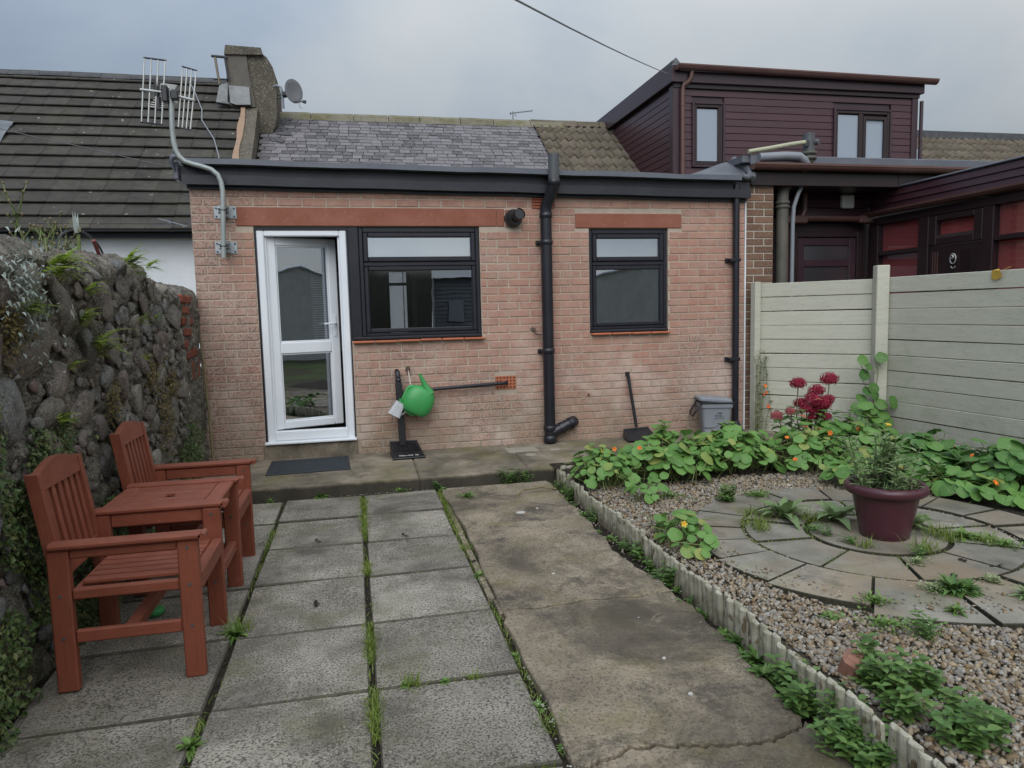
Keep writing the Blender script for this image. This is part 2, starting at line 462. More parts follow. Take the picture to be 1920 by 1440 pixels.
c = b.mix(b.math('MULTIPLY', b.step(b.noise(110, 3, .7), .55, .68), .45), c, (.09,.085,.07))
c = moss(b, c, (.15,.155,.075), 4, .56, .72, .45)
MT['ring'] = b.bump(b.noise(100, 3, .7), .5, .005).fin(b.vary(c, .3), .85, .25)
b = NB('step_concrete')
c = b.mix(b.step(b.noise(2.6, 7, .66, .3), .33, .66), (.075,.064,.05), (.29,.245,.185))
c = moss(b, c, (.13,.12,.045), 2.2, .5, .66, .65)
c = b.mix(b.math('MULTIPLY', b.step(b.noise(1.7, 6, .7, .6), .54, .64), .65), c, (.06,.053,.043))
c = b.mix(b.math('MULTIPLY', b.step(b.noise(60, 4, .75), .55, .68), .5), c, (.05,.045,.038))
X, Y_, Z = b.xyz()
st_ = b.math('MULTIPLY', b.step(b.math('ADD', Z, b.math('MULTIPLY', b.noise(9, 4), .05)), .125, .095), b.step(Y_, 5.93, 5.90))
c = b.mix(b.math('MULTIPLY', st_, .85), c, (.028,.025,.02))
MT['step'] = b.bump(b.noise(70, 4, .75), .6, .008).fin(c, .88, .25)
b = NB('dark_soil')
c = b.mix(b.step(b.noise(18, 6, .7), .3, .7), (.018,.015,.012), (.06,.05,.038))
MT['soil'] = b.bump(b.noise(60, 5, .8), 1, .02).fin(c, .98, .15)
b = NB('garden_ground')
c = b.mix(b.step(b.noise(.6, 5), .4, .6), (.05,.045,.03), (.06,.085,.03))
MT['ground'] = b.bump(b.noise(30, 5, .8), .8, .03).fin(c, .95, .15)
b = NB('gravel_base')
c = b.mix(b.step(b.noise(60, 4, .8), .3, .7), (.05,.042,.03), (.15,.13,.10))
MT['gravel_base'] = b.bump(b.noise(70, 3, .8), 1, .02).fin(c, .95, .15)
b = NB('pebble')
c = b.ramp(b.n('ShaderNodeAttribute', attribute_name='rnd').outputs['Fac'],
    [(0, (.11,.08,.048)), (1, (.38,.345,.28)), (.15, (.20,.135,.068)), (.3, (.15,.145,.138)), (.45, (.28,.21,.13)), (.6, (.20,.185,.165)), (.75, (.30,.23,.145)), (.88, (.23,.222,.21))])
c = b.mix(b.math('MULTIPLY', b.step(b.noise(120, 3), .45, .7), .3), c, (.14,.11,.08))
MT['pebble'] = b.fin(c, .65, .3)
b = NB('edging_wood')
X, Y_, Z = b.xyz()
paint = b.step(b.noise(22, 5, .65, .3, None, (1,1,.4)), .37, .43)
c = b.mix(b.step(b.noise(30, 5, .6, stretch=(1,1,.2)), .3, .7), (.16,.115,.065), (.075,.06,.04))
c = b.mix(paint, c, b.mix(b.step(b.noise(20, 4), .35, .7), (.40,.38,.305), (.25,.235,.175)))
c = moss(b, c, (.12,.115,.06), 9, .50, .66, .6)
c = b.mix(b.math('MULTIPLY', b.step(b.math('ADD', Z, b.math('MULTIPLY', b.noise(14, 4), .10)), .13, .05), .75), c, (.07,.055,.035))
MT['edging'] = b.bump(paint, .5, .003).fin(c, .85, .25)
# stone wall
b = NB('wall_mortar')
c = b.mix(b.step(b.noise(5, 7, .7), .3, .7), (.13,.115,.09), (.34,.31,.26))
c = b.mix(b.step(b.noise(33, 4, .75), .55, .64), c, (.34,.325,.285))
c = b.mix(b.math('MULTIPLY', b.step(b.noise(24, 6, .75, .3), .50, .58), .85), c, (.045,.04,.033))
c = b.mix(b.math('MULTIPLY', b.step(b.noise(4.3, 6, .7, .5), .52, .60), .6), c, (.12,.085,.075))
X, Y_, Z = b.xyz()
c = b.mix(b.math('MULTIPLY', b.math('MULTIPLY', b.step(Z, 1.15, .3), b.step(b.noise(2.6, 6, .7), .38, .62)), .8), c, (.055,.065,.022))
c = b.mix(b.math('MULTIPLY', b.step(b.noise(3.7, 6, .7), .58, .70), .7), c, (.15,.12,.05))
c = b.mix(b.math('MULTIPLY', b.step(b.noise(120, 3, .8), .53, .61), .6), c, (.40,.38,.34))
c = b.mix(b.math('MULTIPLY', b.step(b.noise(85, 3, .8, .2), .54, .62), .75), c, (.035,.032,.027))
c = b.mix(b.step(b.noise(7, 4, .6, .5, None, (1,1,.55)), .665, .69), c, (.54,.54,.50))
MT['wall_mortar'] = b.bump(b.noise(38, 6, .75), 1, .03).fin(c, .95, .15)
b = NB('wall_stone')
c = b.ramp(b.rand(), [(0, (.12,.122,.128)), (1, (.18,.115,.10)), (.25, (.21,.207,.198)), (.45, (.125,.09,.086)), (.65, (.26,.232,.195)), (.8, (.145,.126,.12))])
c = b.mix(b.math('MULTIPLY', b.step(b.noise(11, 7, .75), .45, .62), .7), c, (.045,.04,.036))
c = b.mix(b.math('MULTIPLY', b.step(b.noise(60, 4, .75), .54, .64), .7), c, (.30,.285,.255))
c = b.mix(b.step(b.noise(9, 3, .6, .5), .68, .71), c, (.52,.52,.48))
c = b.mix(b.math('MULTIPLY', b.step(b.noise(130, 3, .8), .54, .62), .6), c, (.36,.345,.31))
c = b.mix(b.math('MULTIPLY', b.step(b.noise(95, 3, .8, .2), .55, .63), .7), c, (.035,.032,.028))
c = moss(b, c, (.09,.10,.035), 5, .57, .7, .6)
MT['wall_stone'] = b.bump(b.noise(45, 6, .75), .8, .014).fin(c, .92, .2)
MT['red_brick_old'] = simple('old_red_brick', (.24,.07,.04), (.14,.055,.04), 14, .9, .6, 50, .4, .2, 0, .01)
# plants
def leafmat(name, stops, trans=.25, rough=.45, vein=None, spec=.35):
    b = NB(name)
    c = b.ramp(b.rand(), stops)
    c = b.mix(b.math('MULTIPLY', b.step(b.noise(55, 3), .45, .75), .35), c, stops[1][1])
    if vein:      # pale centre and radial veins in the leaf's own coordinates
        oc = b.n('ShaderNodeTexCoord').outputs['Object']; q = b.n('ShaderNodeSeparateXYZ'); b.L(oc, q.inputs[0])
        an = b.math('ARCTAN2', q.outputs[1], q.outputs[0]); vn = b.math('ABSOLUTE', b.math('SINE', b.math('MULTIPLY', an, 4.5)))
        ln = b.n('ShaderNodeVectorMath', operation='LENGTH'); b.L(oc, ln.inputs[0])
        vm_ = b.math('MULTIPLY', b.step(vn, .30, .08), b.step(ln.outputs['Value'], 1.0, .2))
        c = b.mix(b.math('MULTIPLY', b.math('MAXIMUM', vm_, b.step(ln.outputs['Value'], .16, .06)), .55), c, (.26,.36,.16))
        lo_ = b.n('ShaderNodeObjectInfo').outputs['Location']
        c = b.mix(b.math('MULTIPLY', b.step(b.noise(30, 4, .7), .62, .70), .5), c, (.20,.19,.06))
    b.fin(c, rough, spec)
    tr = b.n('ShaderNodeBsdfTranslucent'); b.L(c, tr.inputs[0])
    ms = b.n('ShaderNodeMixShader'); ms.inputs[0].default_value = trans
    b.L(b.p.outputs[0], ms.inputs[1]); b.L(tr.outputs[0], ms.inputs[2]); b.L(ms.outputs[0], b.out.inputs['Surface'])
    return b.m
MT['nast'] = leafmat('nasturtium_leaf', vein=1, stops=[(0, (.08,.185,.038)), (1, (.18,.33,.08)), (.4, (.12,.255,.055)), (.8, (.15,.29,.07)), (.95, (.28,.30,.08))])
MT['nast_dark'] = leafmat('dark_nasturtium_leaf', vein=1, stops=[(0, (.05,.135,.032)), (1, (.125,.25,.06)), (.5, (.085,.19,.046))])
MT['stem'] = simple('green_stem', (.12,.17,.05), (.17,.19,.07), 20, .6, 0)
MT['grass'] = leafmat('grass_blade', [(0, (.11,.17,.025)), (1, (.22,.27,.06)), (.5, (.15,.21,.035))], .3)
MT['weed'] = leafmat('weed_leaf', [(0, (.09,.18,.035)), (1, (.18,.27,.07)), (.5, (.125,.22,.05))], .2)
MT['weed_dark'] = leafmat('dark_weed_leaf', [(0, (.06,.13,.032)), (1, (.14,.225,.06)), (.5, (.092,.175,.044))], .2)
MT['pale_weed'] = leafmat('pale_weed_leaf', [(0, (.20,.26,.12)), (1, (.34,.38,.20)), (.5, (.26,.31,.15))], .2)
MT['fern'] = leafmat('fern_leaf', [(0, (.24,.36,.04)), (1, (.40,.48,.09)), (.5, (.31,.42,.06))], .3)
MT['creeper'] = leafmat('creeper_leaf', [(0, (.04,.08,.022)), (1, (.14,.14,.055)), (.4, (.06,.11,.03)), (.8, (.10,.13,.04))], .15)
MT['silver'] = leafmat('silver_leaf', [(0, (.24,.28,.25)), (1, (.36,.40,.37)), (.5, (.30,.34,.31))], .15, .7)
MT['sage'] = leafmat('sage_leaf', [(0, (.13,.20,.075)), (1, (.24,.31,.14)), (.5, (.18,.255,.105))], .2)
MT['rose_leaf'] = leafmat('rose_leaf', [(0, (.10,.14,.03)), (1, (.22,.24,.08)), (.5, (.15,.18,.05))], .25)
MT['hyd_red'] = leafmat('crimson_petal', [(0, (.22,.010,.030)), (1, (.38,.035,.075)), (.5, (.29,.016,.045))], .2, .6)
MT['hyd_pink'] = leafmat('faded_pink_petal', [(0, (.32,.05,.08)), (1, (.42,.13,.12)), (.5, (.36,.08,.09))], .2, .6)
MT['hyd_dry'] = leafmat('russet_leaf', [(0, (.34,.10,.06)), (1, (.42,.19,.10)), (.5, (.38,.14,.08))], .2, .6)
MT['orange'] = leafmat('orange_petal', [(0, (.75,.11,.02)), (1, (.85,.26,.03)), (.5, (.8,.17,.02))], .3, .5)
MT['yellow'] = leafmat('yellow_petal', [(0, (.70,.42,.03)), (1, (.75,.52,.06)), (.5, (.7,.47,.05))], .3, .5)
MT['cream_rose'] = simple('cream_rose', (.72,.68,.45), (.65,.6,.4), 20, .6, 0)
MT['twig'] = simple('twig', (.13,.10,.055), (.19,.16,.09), 20, .8, .2)
MT['pot'] = simple('plum_plastic_pot', (.062,.018,.026), (.075,.024,.033), 6, .36, .06, 60, 0, .45)
MT['green_can'] = simple('green_plastic', (.04,.26,.07), (.05,.29,.08), 3, .38, .05, 50, 0, .45)
b = NB('clear_plastic')
b.fin((.62,.64,.68), .35, .4)
tp = b.n('ShaderNodeBsdfTransparent'); ms = b.n('ShaderNodeMixShader'); ms.inputs[0].default_value = .45
b.L(b.p.outputs[0], ms.inputs[1]); b.L(tp.outputs[0], ms.inputs[2]); b.L(ms.outputs[0], b.out.inputs['Surface'])
MT['clear'] = b.m
MT['rubber'] = simple('rubber_mat', (.022,.025,.03), (.035,.038,.044), 12, .7, .5, 120, 0, .3)
MT['print'] = simple('black_print', (.02,.02,.022), (.02,.02,.022), 5, .6, 0, 60, 0)
MT['string'] = simple('string', (.45,.40,.32), (.5,.45,.36), 60, .9, 0)
MT['wire'] = simple('wire', (.10,.10,.105), (.13,.13,.13), 10, .6, 0)
MT['greywire'] = simple('grey_cable', (.20,.21,.23), (.24,.25,.27), 10, .6, 0)
MT['brass'] = simple('weathered_tap', (.16,.11,.08), (.09,.07,.06), 30, .55, .3, 60, 0, .5, .4)
MT['interior'] = simple('interior_wall', (.14,.12,.10), (.16,.14,.12), 2, .9, 0)
MT['interior_dark'] = simple('kitchen_units', (.035,.032,.034), (.05,.045,.045), 2, .6, 0)
MT['yellow_leaf'] = simple('fallen_yellow_leaf', (.55,.36,.06), (.45,.28,.05), 20, .6, .2)
MT['white_bits'] = simple('white_flake', (.42,.41,.38), (.34,.33,.3), 40, .9, .3)
# window glass: see-through, coated, reflecting the sky and the houses opposite
def glass(name, refl, tint=(.75,.78,.8), rough=.0):
    b = NB(name)
    for n in list(b.t.nodes):
        if n != b.out: b.t.nodes.remove(n)
    g = b.n('ShaderNodeBsdfGlossy'); g.inputs['Roughness'].default_value = rough; g.inputs['Color'].default_value = (.9,.93,.96,1)
    t = b.n('ShaderNodeBsdfTransparent'); t.inputs['Color'].default_value = (*tint, 1)
    nn = b.noise(2.2, 2)
    bp = b.n('ShaderNodeBump'); bp.inputs['Strength'].default_value = .03; bp.inputs['Distance'].default_value = .02
    b.L(nn, bp.inputs['Height']); b.L(bp.outputs[0], g.inputs['Normal'])
    ms = b.n('ShaderNodeMixShader'); ms.inputs[0].default_value = refl
    b.L(t.outputs[0], ms.inputs[1]); b.L(g.outputs[0], ms.inputs[2]); b.L(ms.outputs[0], b.out.inputs['Surface'])
    return b.m
MT['glass'] = glass('window_glass', .36, (.9,.91,.92))
MT['glass_dark'] = glass('tinted_window_glass', .06, (.92,.92,.93))
MT['glass_obscure'] = glass('obscured_glass', .38, (.25,.27,.29), .28)
b = NB('reflection_tinted_glass')   # opaque pane, the reflected bluish grey put into its base colour
b.fin((.27,.31,.36), .08, .8)
MT['reflection_pane'] = b.m
b = NB('glowing_frosted_glass')
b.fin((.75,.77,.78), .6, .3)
b.p.inputs['Emission Color'].default_value = (.85,.92,1,1); b.p.inputs['Emission Strength'].default_value = .30  # weak emission stands in for daylight coming through from behind
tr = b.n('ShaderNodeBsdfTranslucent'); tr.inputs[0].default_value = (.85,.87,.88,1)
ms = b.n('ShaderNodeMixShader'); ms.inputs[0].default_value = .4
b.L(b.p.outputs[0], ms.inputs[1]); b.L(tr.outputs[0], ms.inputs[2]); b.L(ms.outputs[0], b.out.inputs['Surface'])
MT['frosted_glow'] = b.m
# ================================================================== GROUND
rg = random.Random(11)
# ------------------------------------------------------------------ ground sheet
mb = MB(); mb.add([(-60,-60,-.09),(60,-60,-.09),(60,60,-.09),(-60,60,-.09)], [(0,1,2,3)])
obj('ground', mb, MT['ground'], kind='structure')
# soil strip round the paving, with a rough surface
def soil_grid(name, x0, x1, y0, y1, zf, nx, ny, mat, kind='structure', amp=.012, fr=7):
    mb = MB(); V = []
    for j in range(ny+1):
        for i in range(nx+1):
            x = x0+(x1-x0)*i/nx; y = y0+(y1-y0)*j/ny
            V.append((x, y, zf(x,y)+amp*mnoise.noise(Vector((x*fr,y*fr,.3)))+amp*.5*mnoise.noise(Vector((x*fr*3,y*fr*3,1.3)))))
    F = [(j*(nx+1)+i, j*(nx+1)+i+1, (j+1)*(nx+1)+i+1, (j+1)*(nx+1)+i) for j in range(ny) for i in range(nx)]
    mb.add(V, F, True)
    return obj(name, mb, mat, kind=kind)
soil_grid('soil', -1.5, 1.66, .3, 5.95, lambda x,y: -.018, 90, 150, MT['soil'])

# ------------------------------------------------------------------ slab patio
MT['slab_edge'] = simple('grimy_slab_edge', (.05,.046,.036), (.11,.10,.075), 30, .95, .5, 90, .3)
patio = empty_structure('slab_patio', (0, 4, 0))
mb = MB(); mb.box(-1.38, .60, .3, 5.86, -.08, -.022)
obj('bedding', mb, MT['soil'], patio)
cols = [(-1.300, -.617), (-.594, -.009), (.017, .590)]
rows = [5.832, 5.208, 4.584, 3.954, 3.322, 2.712, 2.100, 1.492, .884, .3]
for ci, (xa, xb) in enumerate(cols):
    for ri in range(len(rows)-1):
        y1, y0 = rows[ri]-rg.uniform(.003,.007), rows[ri+1]+rg.uniform(.003,.007)
        j = lambda a=.004: rg.uniform(-a, a)
        poly = [(xa+j(), y0+j()), (xb+j(), y0+j()), (xb+j(), y1+j()), (xa+j(), y1+j())]
        # worn corners
        if False:
            poly = [(xa, y0), (xb-.06, y0+.0), (xb-.012, y0+.09), (xb, y1), (xa, y1)] if ri == 4 else [(xa, y0), (xb, y0), (xb-.01, y1-.12), (xb-.09, y1), (xa, y1)]
        mb = MB(); mb.slabpoly(poly, -.05, 0, .007)
        sx, sy = j(.005), j(.005); h = j(.004)
        cxm, cym = (xa+xb)/2, (y0+y1)/2
        for v in mb.v:
            if v.z > -.04: v.z += h+sx*(v.x-cxm)/.3+sy*(v.y-cym)/.3
        obj('paving_slab', mb, [MT['slab'], MT['slab_edge']], patio)
# ------------------------------------------------------------------ concrete path
path = empty_structure('concrete_path', (1.05, 4, 0))
pl = lambda y: .648+.012*math.sin(y*3.1)+.006*math.sin(y*11) - (.03 if y < 3.2 else 0)
def pr(y):
    P = [(0,1.45),(2.13,1.469),(2.25,1.468),(2.47,1.497),(2.75,1.524),(3.1,1.527),(3.49,1.505),(3.82,1.45),(4.47,1.497),(5.18,1.523),(6,1.56)]
    for (a,b),(c_,d) in zip(P, P[1:]):
        if a <= y <= c_: return b+(d-b)*(y-a)/(c_-a)+.010*math.sin(y*17)+.007*math.sin(y*41)
    return 1.45
def path_section(ya, yb, z, fa=None, fb=None, nx=9):
    """ya/yb: near and far joint; fa/fb: wavy cracks along them"""
    fa = fa or (lambda x: 0); fb = fb or (lambda x: 0)
    n = max(4, int((yb-ya)/.06)); poly = []
    for i in range(nx): x = pl(ya)+(pr(ya)-pl(ya))*i/(nx-1); poly.append((x, ya+fa(x)))
    for i in range(1, n): y = ya+(yb-ya)*i/n; poly.append((pr(y), y))
    for i in range(nx): x = pr(yb)+(pl(yb)-pr(yb))*i/(nx-1); poly.append((x, yb+fb(x)))
    for i in range(1, n): y = yb+(ya-yb)*i/n; poly.append((pl(y), y))
    mb = MB(); mb.slabpoly(poly, -.06, z, .005)
    obj('path_section', mb, [MT['path'], MT['path']], path)
crack = lambda x: .035*math.sin(x*9)+.030*mnoise.noise(Vector((x*14,0,1)))+.022*mnoise.noise(Vector((x*42,0,2)))+.012*mnoise.noise(Vector((x*110,0,3)))
cr2 = lambda x: .012*math.sin(x*13)+.008*math.sin(x*37)
path_section(.3, 2.049, .010, None, crack, 70)
path_section(2.060, 3.262, .016, crack, cr2, 70)
path_section(3.270, 4.375, .020, cr2, cr2, 16)
path_section(4.381, 5.40, .018, cr2, cr2, 16)
path_section(5.407, 5.80, .010, cr2, None, 16)
# low broken kerb strip along the left edge of the path
for ya, yb, xo in ((3.72, 4.6, .632), (3.45, 3.70, .628), (4.62, 5.3, .640), (3.25, 3.43, .645)):
    mb = MB(); mb.slabpoly([(xo-.030, ya), (xo+.006, ya+.01), (xo+.004, yb), (xo-.026, yb-.01)], -.05, .004+rg.uniform(-.006,.008), .006)
    obj('kerb_piece', mb, [MT['path']]*2, path)
# ------------------------------------------------------------------ raised concrete step along the house
step = empty_structure('house_step', (1.5, 6.4, 0))
xs = [-1.50, .47, 1.42, 3.2, 4.32]
for i in range(4):
    a, b_ = xs[i]+.002, xs[i+1]-.002
    n = 14; front = []
    for k in range(n+1):
        x = a+(b_-a)*k/n; front.append((x, 5.872+.008*math.sin(x*7)+.006*math.sin(x*19)))
    poly = front+[(b_, 6.99), (a, 6.99)]
    mb = MB(); mb.slabpoly(poly, -.08, .1, .012)
    for v in mb.v:
        if v.z > 0: v.z += (v.y-5.87)*.035
    obj('step_section', mb, [MT['step']]*2, step)
MT['repair'] = simple('repair_concrete', (.30,.27,.225), (.25,.22,.175), 20, .9, .4, 80, 0)
for (x, y, sx, sy) in ((1.52, 6.62, .15, .10), (1.83, 6.55, .055, .05), (1.55, 6.40, .055, .05)):
    n = 4 if sx > .1 else 14
    pts = [(x+sx*s_, y+sy*t_) for s_, t_ in ((-1,-1),(1,-.85),(.95,1),(-1,1))] if n == 4 else [(x+sx*math.cos(2*math.pi*k/n), y+sy*math.sin(2*math.pi*k/n)) for k in range(n)]
    zz = .1+(y-5.87)*.035
    mb = MB(); mb.slabpoly(pts, zz-.03, zz+.006, .004)
    obj('patch', mb, [MT['repair']]*2, step)
# ------------------------------------------------------------------ raised bed: gravel and soil
def bedz(x, y):
    return .085
soil_grid('gravel_bed', 1.60, 4.1, .5, 5.3, lambda x,y: .078, 60, 100, MT['gravel_base'], amp=.006)
def bedsoil(x, y):
    e = max(0, min(1, (x-3.75-.25*(y-3.5)*.3)/.25)); f_ = max(0, min(1, (y-5.0)/.15))
    return .055+.055*max(e, f_)
soil_grid('flower_bed', 1.62, 5.6, .5, 6.0, bedsoil, 70, 90, MT['soil'], amp=.02, fr=5)
# circular stone paving
CX, CY = 2.93, 3.54
MT['joint'] = simple('gritty_joint_soil', (.02,.018,.012), (.055,.05,.03), 40, .95, .8, 120, 0)
circ = empty_structure('paved_circle', (CX, CY, .08))
def arc_piece(r0, r1, a0, a1, z, mat=MT['ring'], g=.012, c=.004):
    n = max(3, int(abs(a1-a0)/R(5)))
    P = []
    for k in range(n+1):
        a = a0+(a1-a0)*k/n; P.append((r1, a))
    if r0 > 0:
        for k in range(n+1):
            a = a1+(a0-a1)*k/n; P.append((r0, a))
    cxy = [(CX+r_*math.cos(a), CY+r_*math.sin(a)) for r_, a in P]
    mb = MB(); mb.slabpoly(cxy, .05, z, c)
    tx, ty = rg.uniform(-.012,.012), rg.uniform(-.012,.012)
    mx = sum(p[0] for p in cxy)/len(cxy); my = sum(p[1] for p in cxy)/len(cxy)
    for v in mb.v: v.z += tx*(v.x-mx)+ty*(v.y-my)
    return obj('stone_segment', mb, [mat, MT['joint']], circ)
arc_piece(0, .369, 0, 2*math.pi-.001, .106)
mid = [175, 211, 247, 287, 321, 356, 32, 68, 104, 140]
mb = MB(); mb.prism([(CX+1.03*math.cos(i*.1571), CY+1.03*math.sin(i*.1571)) for i in range(40)], .05, .086); obj('joint_filling', mb, MT['joint'], circ)
for k in range(len(mid)):
    a0, a1 = mid[k], mid[(k+1) % len(mid)]
    if a1 < a0: a1 += 360
    arc_piece(.388+rg.uniform(-.004,.006), .735+rg.uniform(-.008,.004), R(a0+.5+rg.uniform(-.3,.7)), R(a1-.5+rg.uniform(-.7,.3)), .105+rg.uniform(-.004,.004))
outer = [154, 170, 187, 206, 230, 253, 277, 299, 318, 336, 353, 10, 30, 50, 72, 94, 115, 135]
for k in range(len(outer)):
    a0, a1 = outer[k], outer[(k+1) % len(outer)]
    if a1 < a0: a1 += 360
    bulge = 1.06+.17*max(0, math.cos(R((a0+a1)/2-258)))**2
    arc_piece(.750+rg.uniform(-.003,.010), bulge+rg.uniform(-.02,.015), R(a0+.28+rg.uniform(-.15,.5)), R(a1-.28+rg.uniform(-.5,.15)), .108+rg.uniform(-.006,.006))
# pebbles: rounded stones, near ones finer
def ico(level):
    t = (1+5**.5)/2
    V = [Vector(p).normalized() for p in ((-1,t,0),(1,t,0),(-1,-t,0),(1,-t,0),(0,-1,t),(0,1,t),(0,-1,-t),(0,1,-t),(t,0,-1),(t,0,1),(-t,0,-1),(-t,0,1))]
    F = [(0,11,5),(0,5,1),(0,1,7),(0,7,10),(0,10,11),(1,5,9),(5,11,4),(11,10,2),(10,7,6),(7,1,8),(3,9,4),(3,4,2),(3,2,6),(3,6,8),(3,8,9),(4,9,5),(2,4,11),(6,2,10),(8,6,7),(9,8,1)]
    for _ in range(level):
        ca = {}; G = []
        def mid_(a, b_):
            k = (min(a,b_), max(a,b_))
            if k not in ca: ca[k] = len(V); V.append(((V[a]+V[b_])/2).normalized())
            return ca[k]
        for a, b_, c_ in F:
            x, y, z = mid_(a,b_), mid_(b_,c_), mid_(c_,a)
            G += [(a,x,z),(b_,y,x),(c_,z,y),(x,y,z)]
        F = G
    return np.array([tuple(v) for v in V]), np.array(F)
ICO = [ico(0), ico(1), ico(2)]
def scatter_stones(name, P, size, rnd, level, mat, seed, flat=(.45,.75)):
    V0, F0 = ICO[level]; n = len(P); g = np.random.default_rng(seed)
    sc = np.stack([size*g.uniform(.8,1.25,n), size*g.uniform(.6,.95,n), size*g.uniform(*flat,n)], 1)
    q = g.normal(size=(n,4)); q[:,1:3] *= .28; q /= np.linalg.norm(q,axis=1)[:,None]
    w_,x_,y_,z_ = q.T
    Rm = np.stack([1-2*(y_*y_+z_*z_),2*(x_*y_-z_*w_),2*(x_*z_+y_*w_),2*(x_*y_+z_*w_),1-2*(x_*x_+z_*z_),2*(y_*z_-x_*w_),2*(x_*z_-y_*w_),2*(y_*z_+x_*w_),1-2*(x_*x_+y_*y_)],1).reshape(n,3,3)
    loc = V0[None]*(1+.16*g.normal(size=(n,len(V0),1)) if level else 1)*sc[:,None,:]
    W = np.einsum('nij,nvj->nvi', Rm, loc)+P[:,None,:]
    Fa = (F0[None]+(np.arange(n)*len(V0))[:,None,None]).reshape(-1,3)
    me = bpy.data.meshes.new(name)
    me.vertices.add(n*len(V0)); me.vertices.foreach_set('co', W.reshape(-1))
    me.loops.add(len(Fa)*3); me.loops.foreach_set('vertex_index', Fa.reshape(-1).astype(np.int32))
    me.polygons.add(len(Fa)); me.polygons.foreach_set('loop_start', (np.arange(len(Fa))*3).astype(np.int32))
    me.polygons.foreach_set('use_smooth', np.ones(len(Fa), bool))
    a = me.attributes.new('rnd','FLOAT','POINT'); a.data.foreach_set('value', np.repeat(rnd, len(V0)).astype(np.float32))
    me.update(); me.validate(); me.materials.append(mat)
    o = bpy.data.objects.new(name, me); link(o); o['kind'] = 'stuff'
    return o
def in_gravel(x, y):
    d = math.hypot(x-CX, y-CY); a = math.degrees(math.atan2(y-CY, x-CX))
    rr = 1.07+.17*max(0, math.cos(R(a-258)))**2
    if d < rr: return False
    if y > 5.15 or x < 1.66 or x > 3.95+.1*math.sin(y*3)+max(0, (3.3-y))*.5: return False
    return True
gp = np.random.default_rng(5)
for (y0_, y1_, dens, lev, sz, nm) in ((1.35, 2.75, 6200, 1, .0088, 'pebbles'), (2.75, 5.15, 4800, 0, .0098, 'pebbles')):
    P = []
    n = int((4.6-1.64)*(y1_-y0_)*dens)
    X_ = gp.uniform(1.64, 4.6, n); Yv = gp.uniform(y0_, y1_, n)
    for x, y in zip(X_, Yv):
        if in_gravel(x, y) and x < 1.5+y*1.1: P.append((x, y, .084+gp.uniform(0,.014)))
    P = np.array(P); n = len(P)
    scatter_stones(nm, P, sz*gp.lognormal(0,.32,n).clip(.5,2.0), gp.uniform(0,1,n), lev, MT['pebble'], 3)
# pebbles and crumbs strayed on soil and slabs
P = np.array([(1.53+.06*gp.normal(), gp.uniform(1.5,5.7), .0) for _ in range(150)]+[(.60+.02*gp.normal(), gp.uniform(1.5,5.7), -.012) for _ in range(50)])
scatter_stones('gravel', P, .007*gp.lognormal(0,.4,len(P)).clip(.4,2), gp.uniform(0,1,len(P)), 0, MT['pebble'], 8)
# small stones trodden on to the rim and into the joints of the circle
P = []
for _ in range(420):
    a = gp.uniform(R(150), R(330)); d = 1.12-abs(gp.normal())*.10; P.append((CX+d*math.cos(a), CY+d*math.sin(a), .108))
for _ in range(500):
    a = gp.uniform(0, 6.28); d = .743+gp.normal()*.008; P.append((CX+d*math.cos(a), CY+d*math.sin(a), .096))
P = np.array(P); scatter_stones('gravel', P, .0065*gp.lognormal(0,.35,len(P)).clip(.4,1.8), gp.uniform(0,1,len(P)), 0, MT['pebble'], 12)
# ------------------------------------------------------------------ log roll edging
edge = thing('garden_edging', 'flaking white half-round log edging along the gravel bed', 'edging', (1.62, 4, 0))
def stake_mesh(name, h, seed):
    r_ = random.Random(seed); n = 7; mb = MB(); rad = .0255
    for z, k in ((-.06,1),(h-.006,1),(h,.8)):
        pass
    pro = [(rad*math.cos(math.pi*i/(n-1)+math.pi/2)*.8, rad*math.sin(math.pi*i/(n-1)+math.pi/2)) for i in range(n)]
    pro = [(x, -y) for x, y in pro]
    V = []; zs = (-.06, h-.005, h)
    for li, z in enumerate(zs):
        k = .82 if li == 2 else 1
        for x, y in pro: V.append((x*k, y*k, z+(r_.uniform(-.003,.003) if li == 2 else 0)))
    m = n; F = []
    for li in range(2):
        for i in range(m-1): F.append((li*m+i, li*m+i+1, (li+1)*m+i+1, (li+1)*m+i))
        F.append((li*m+m-1, li*m, (li+1)*m, (li+1)*m+m-1))
    F.append(tuple(range(2*m, 3*m)))
    mb.add(V, F)
    bm_ = mb.mesh(name, MT['edging'])
    return bm_
stakes = [stake_mesh('stake', .18+.0, k) for k in range(6)]
y = 5.735; k = 0
while y > 1.2:
    t = (5.735-y)/4.0
    x = 1.632-.075*t+.006*math.sin(y*2.3)+rg.uniform(-.003,.003)
    h = .122+.045*min(1, t*1.1)+.012*math.sin(y*5)+rg.uniform(-.010,.006)-(.03 if rg.random() < .04 else 0)
    o = inst('stake', stakes[k % 6], edge, (x, y, h-.18), (rg.uniform(-.05,.05), rg.uniform(-.10,.05), rg.uniform(-.12,.12)))
    y -= .0495; k += 1
x = 1.68
while x < 3.7:
    inst('stake', stakes[k % 6], edge, (x, 5.765, .135-.18+rg.uniform(-.006,.006)), (0, 0, R(90)+rg.uniform(-.08,.08)))
    x += .0495; k += 1
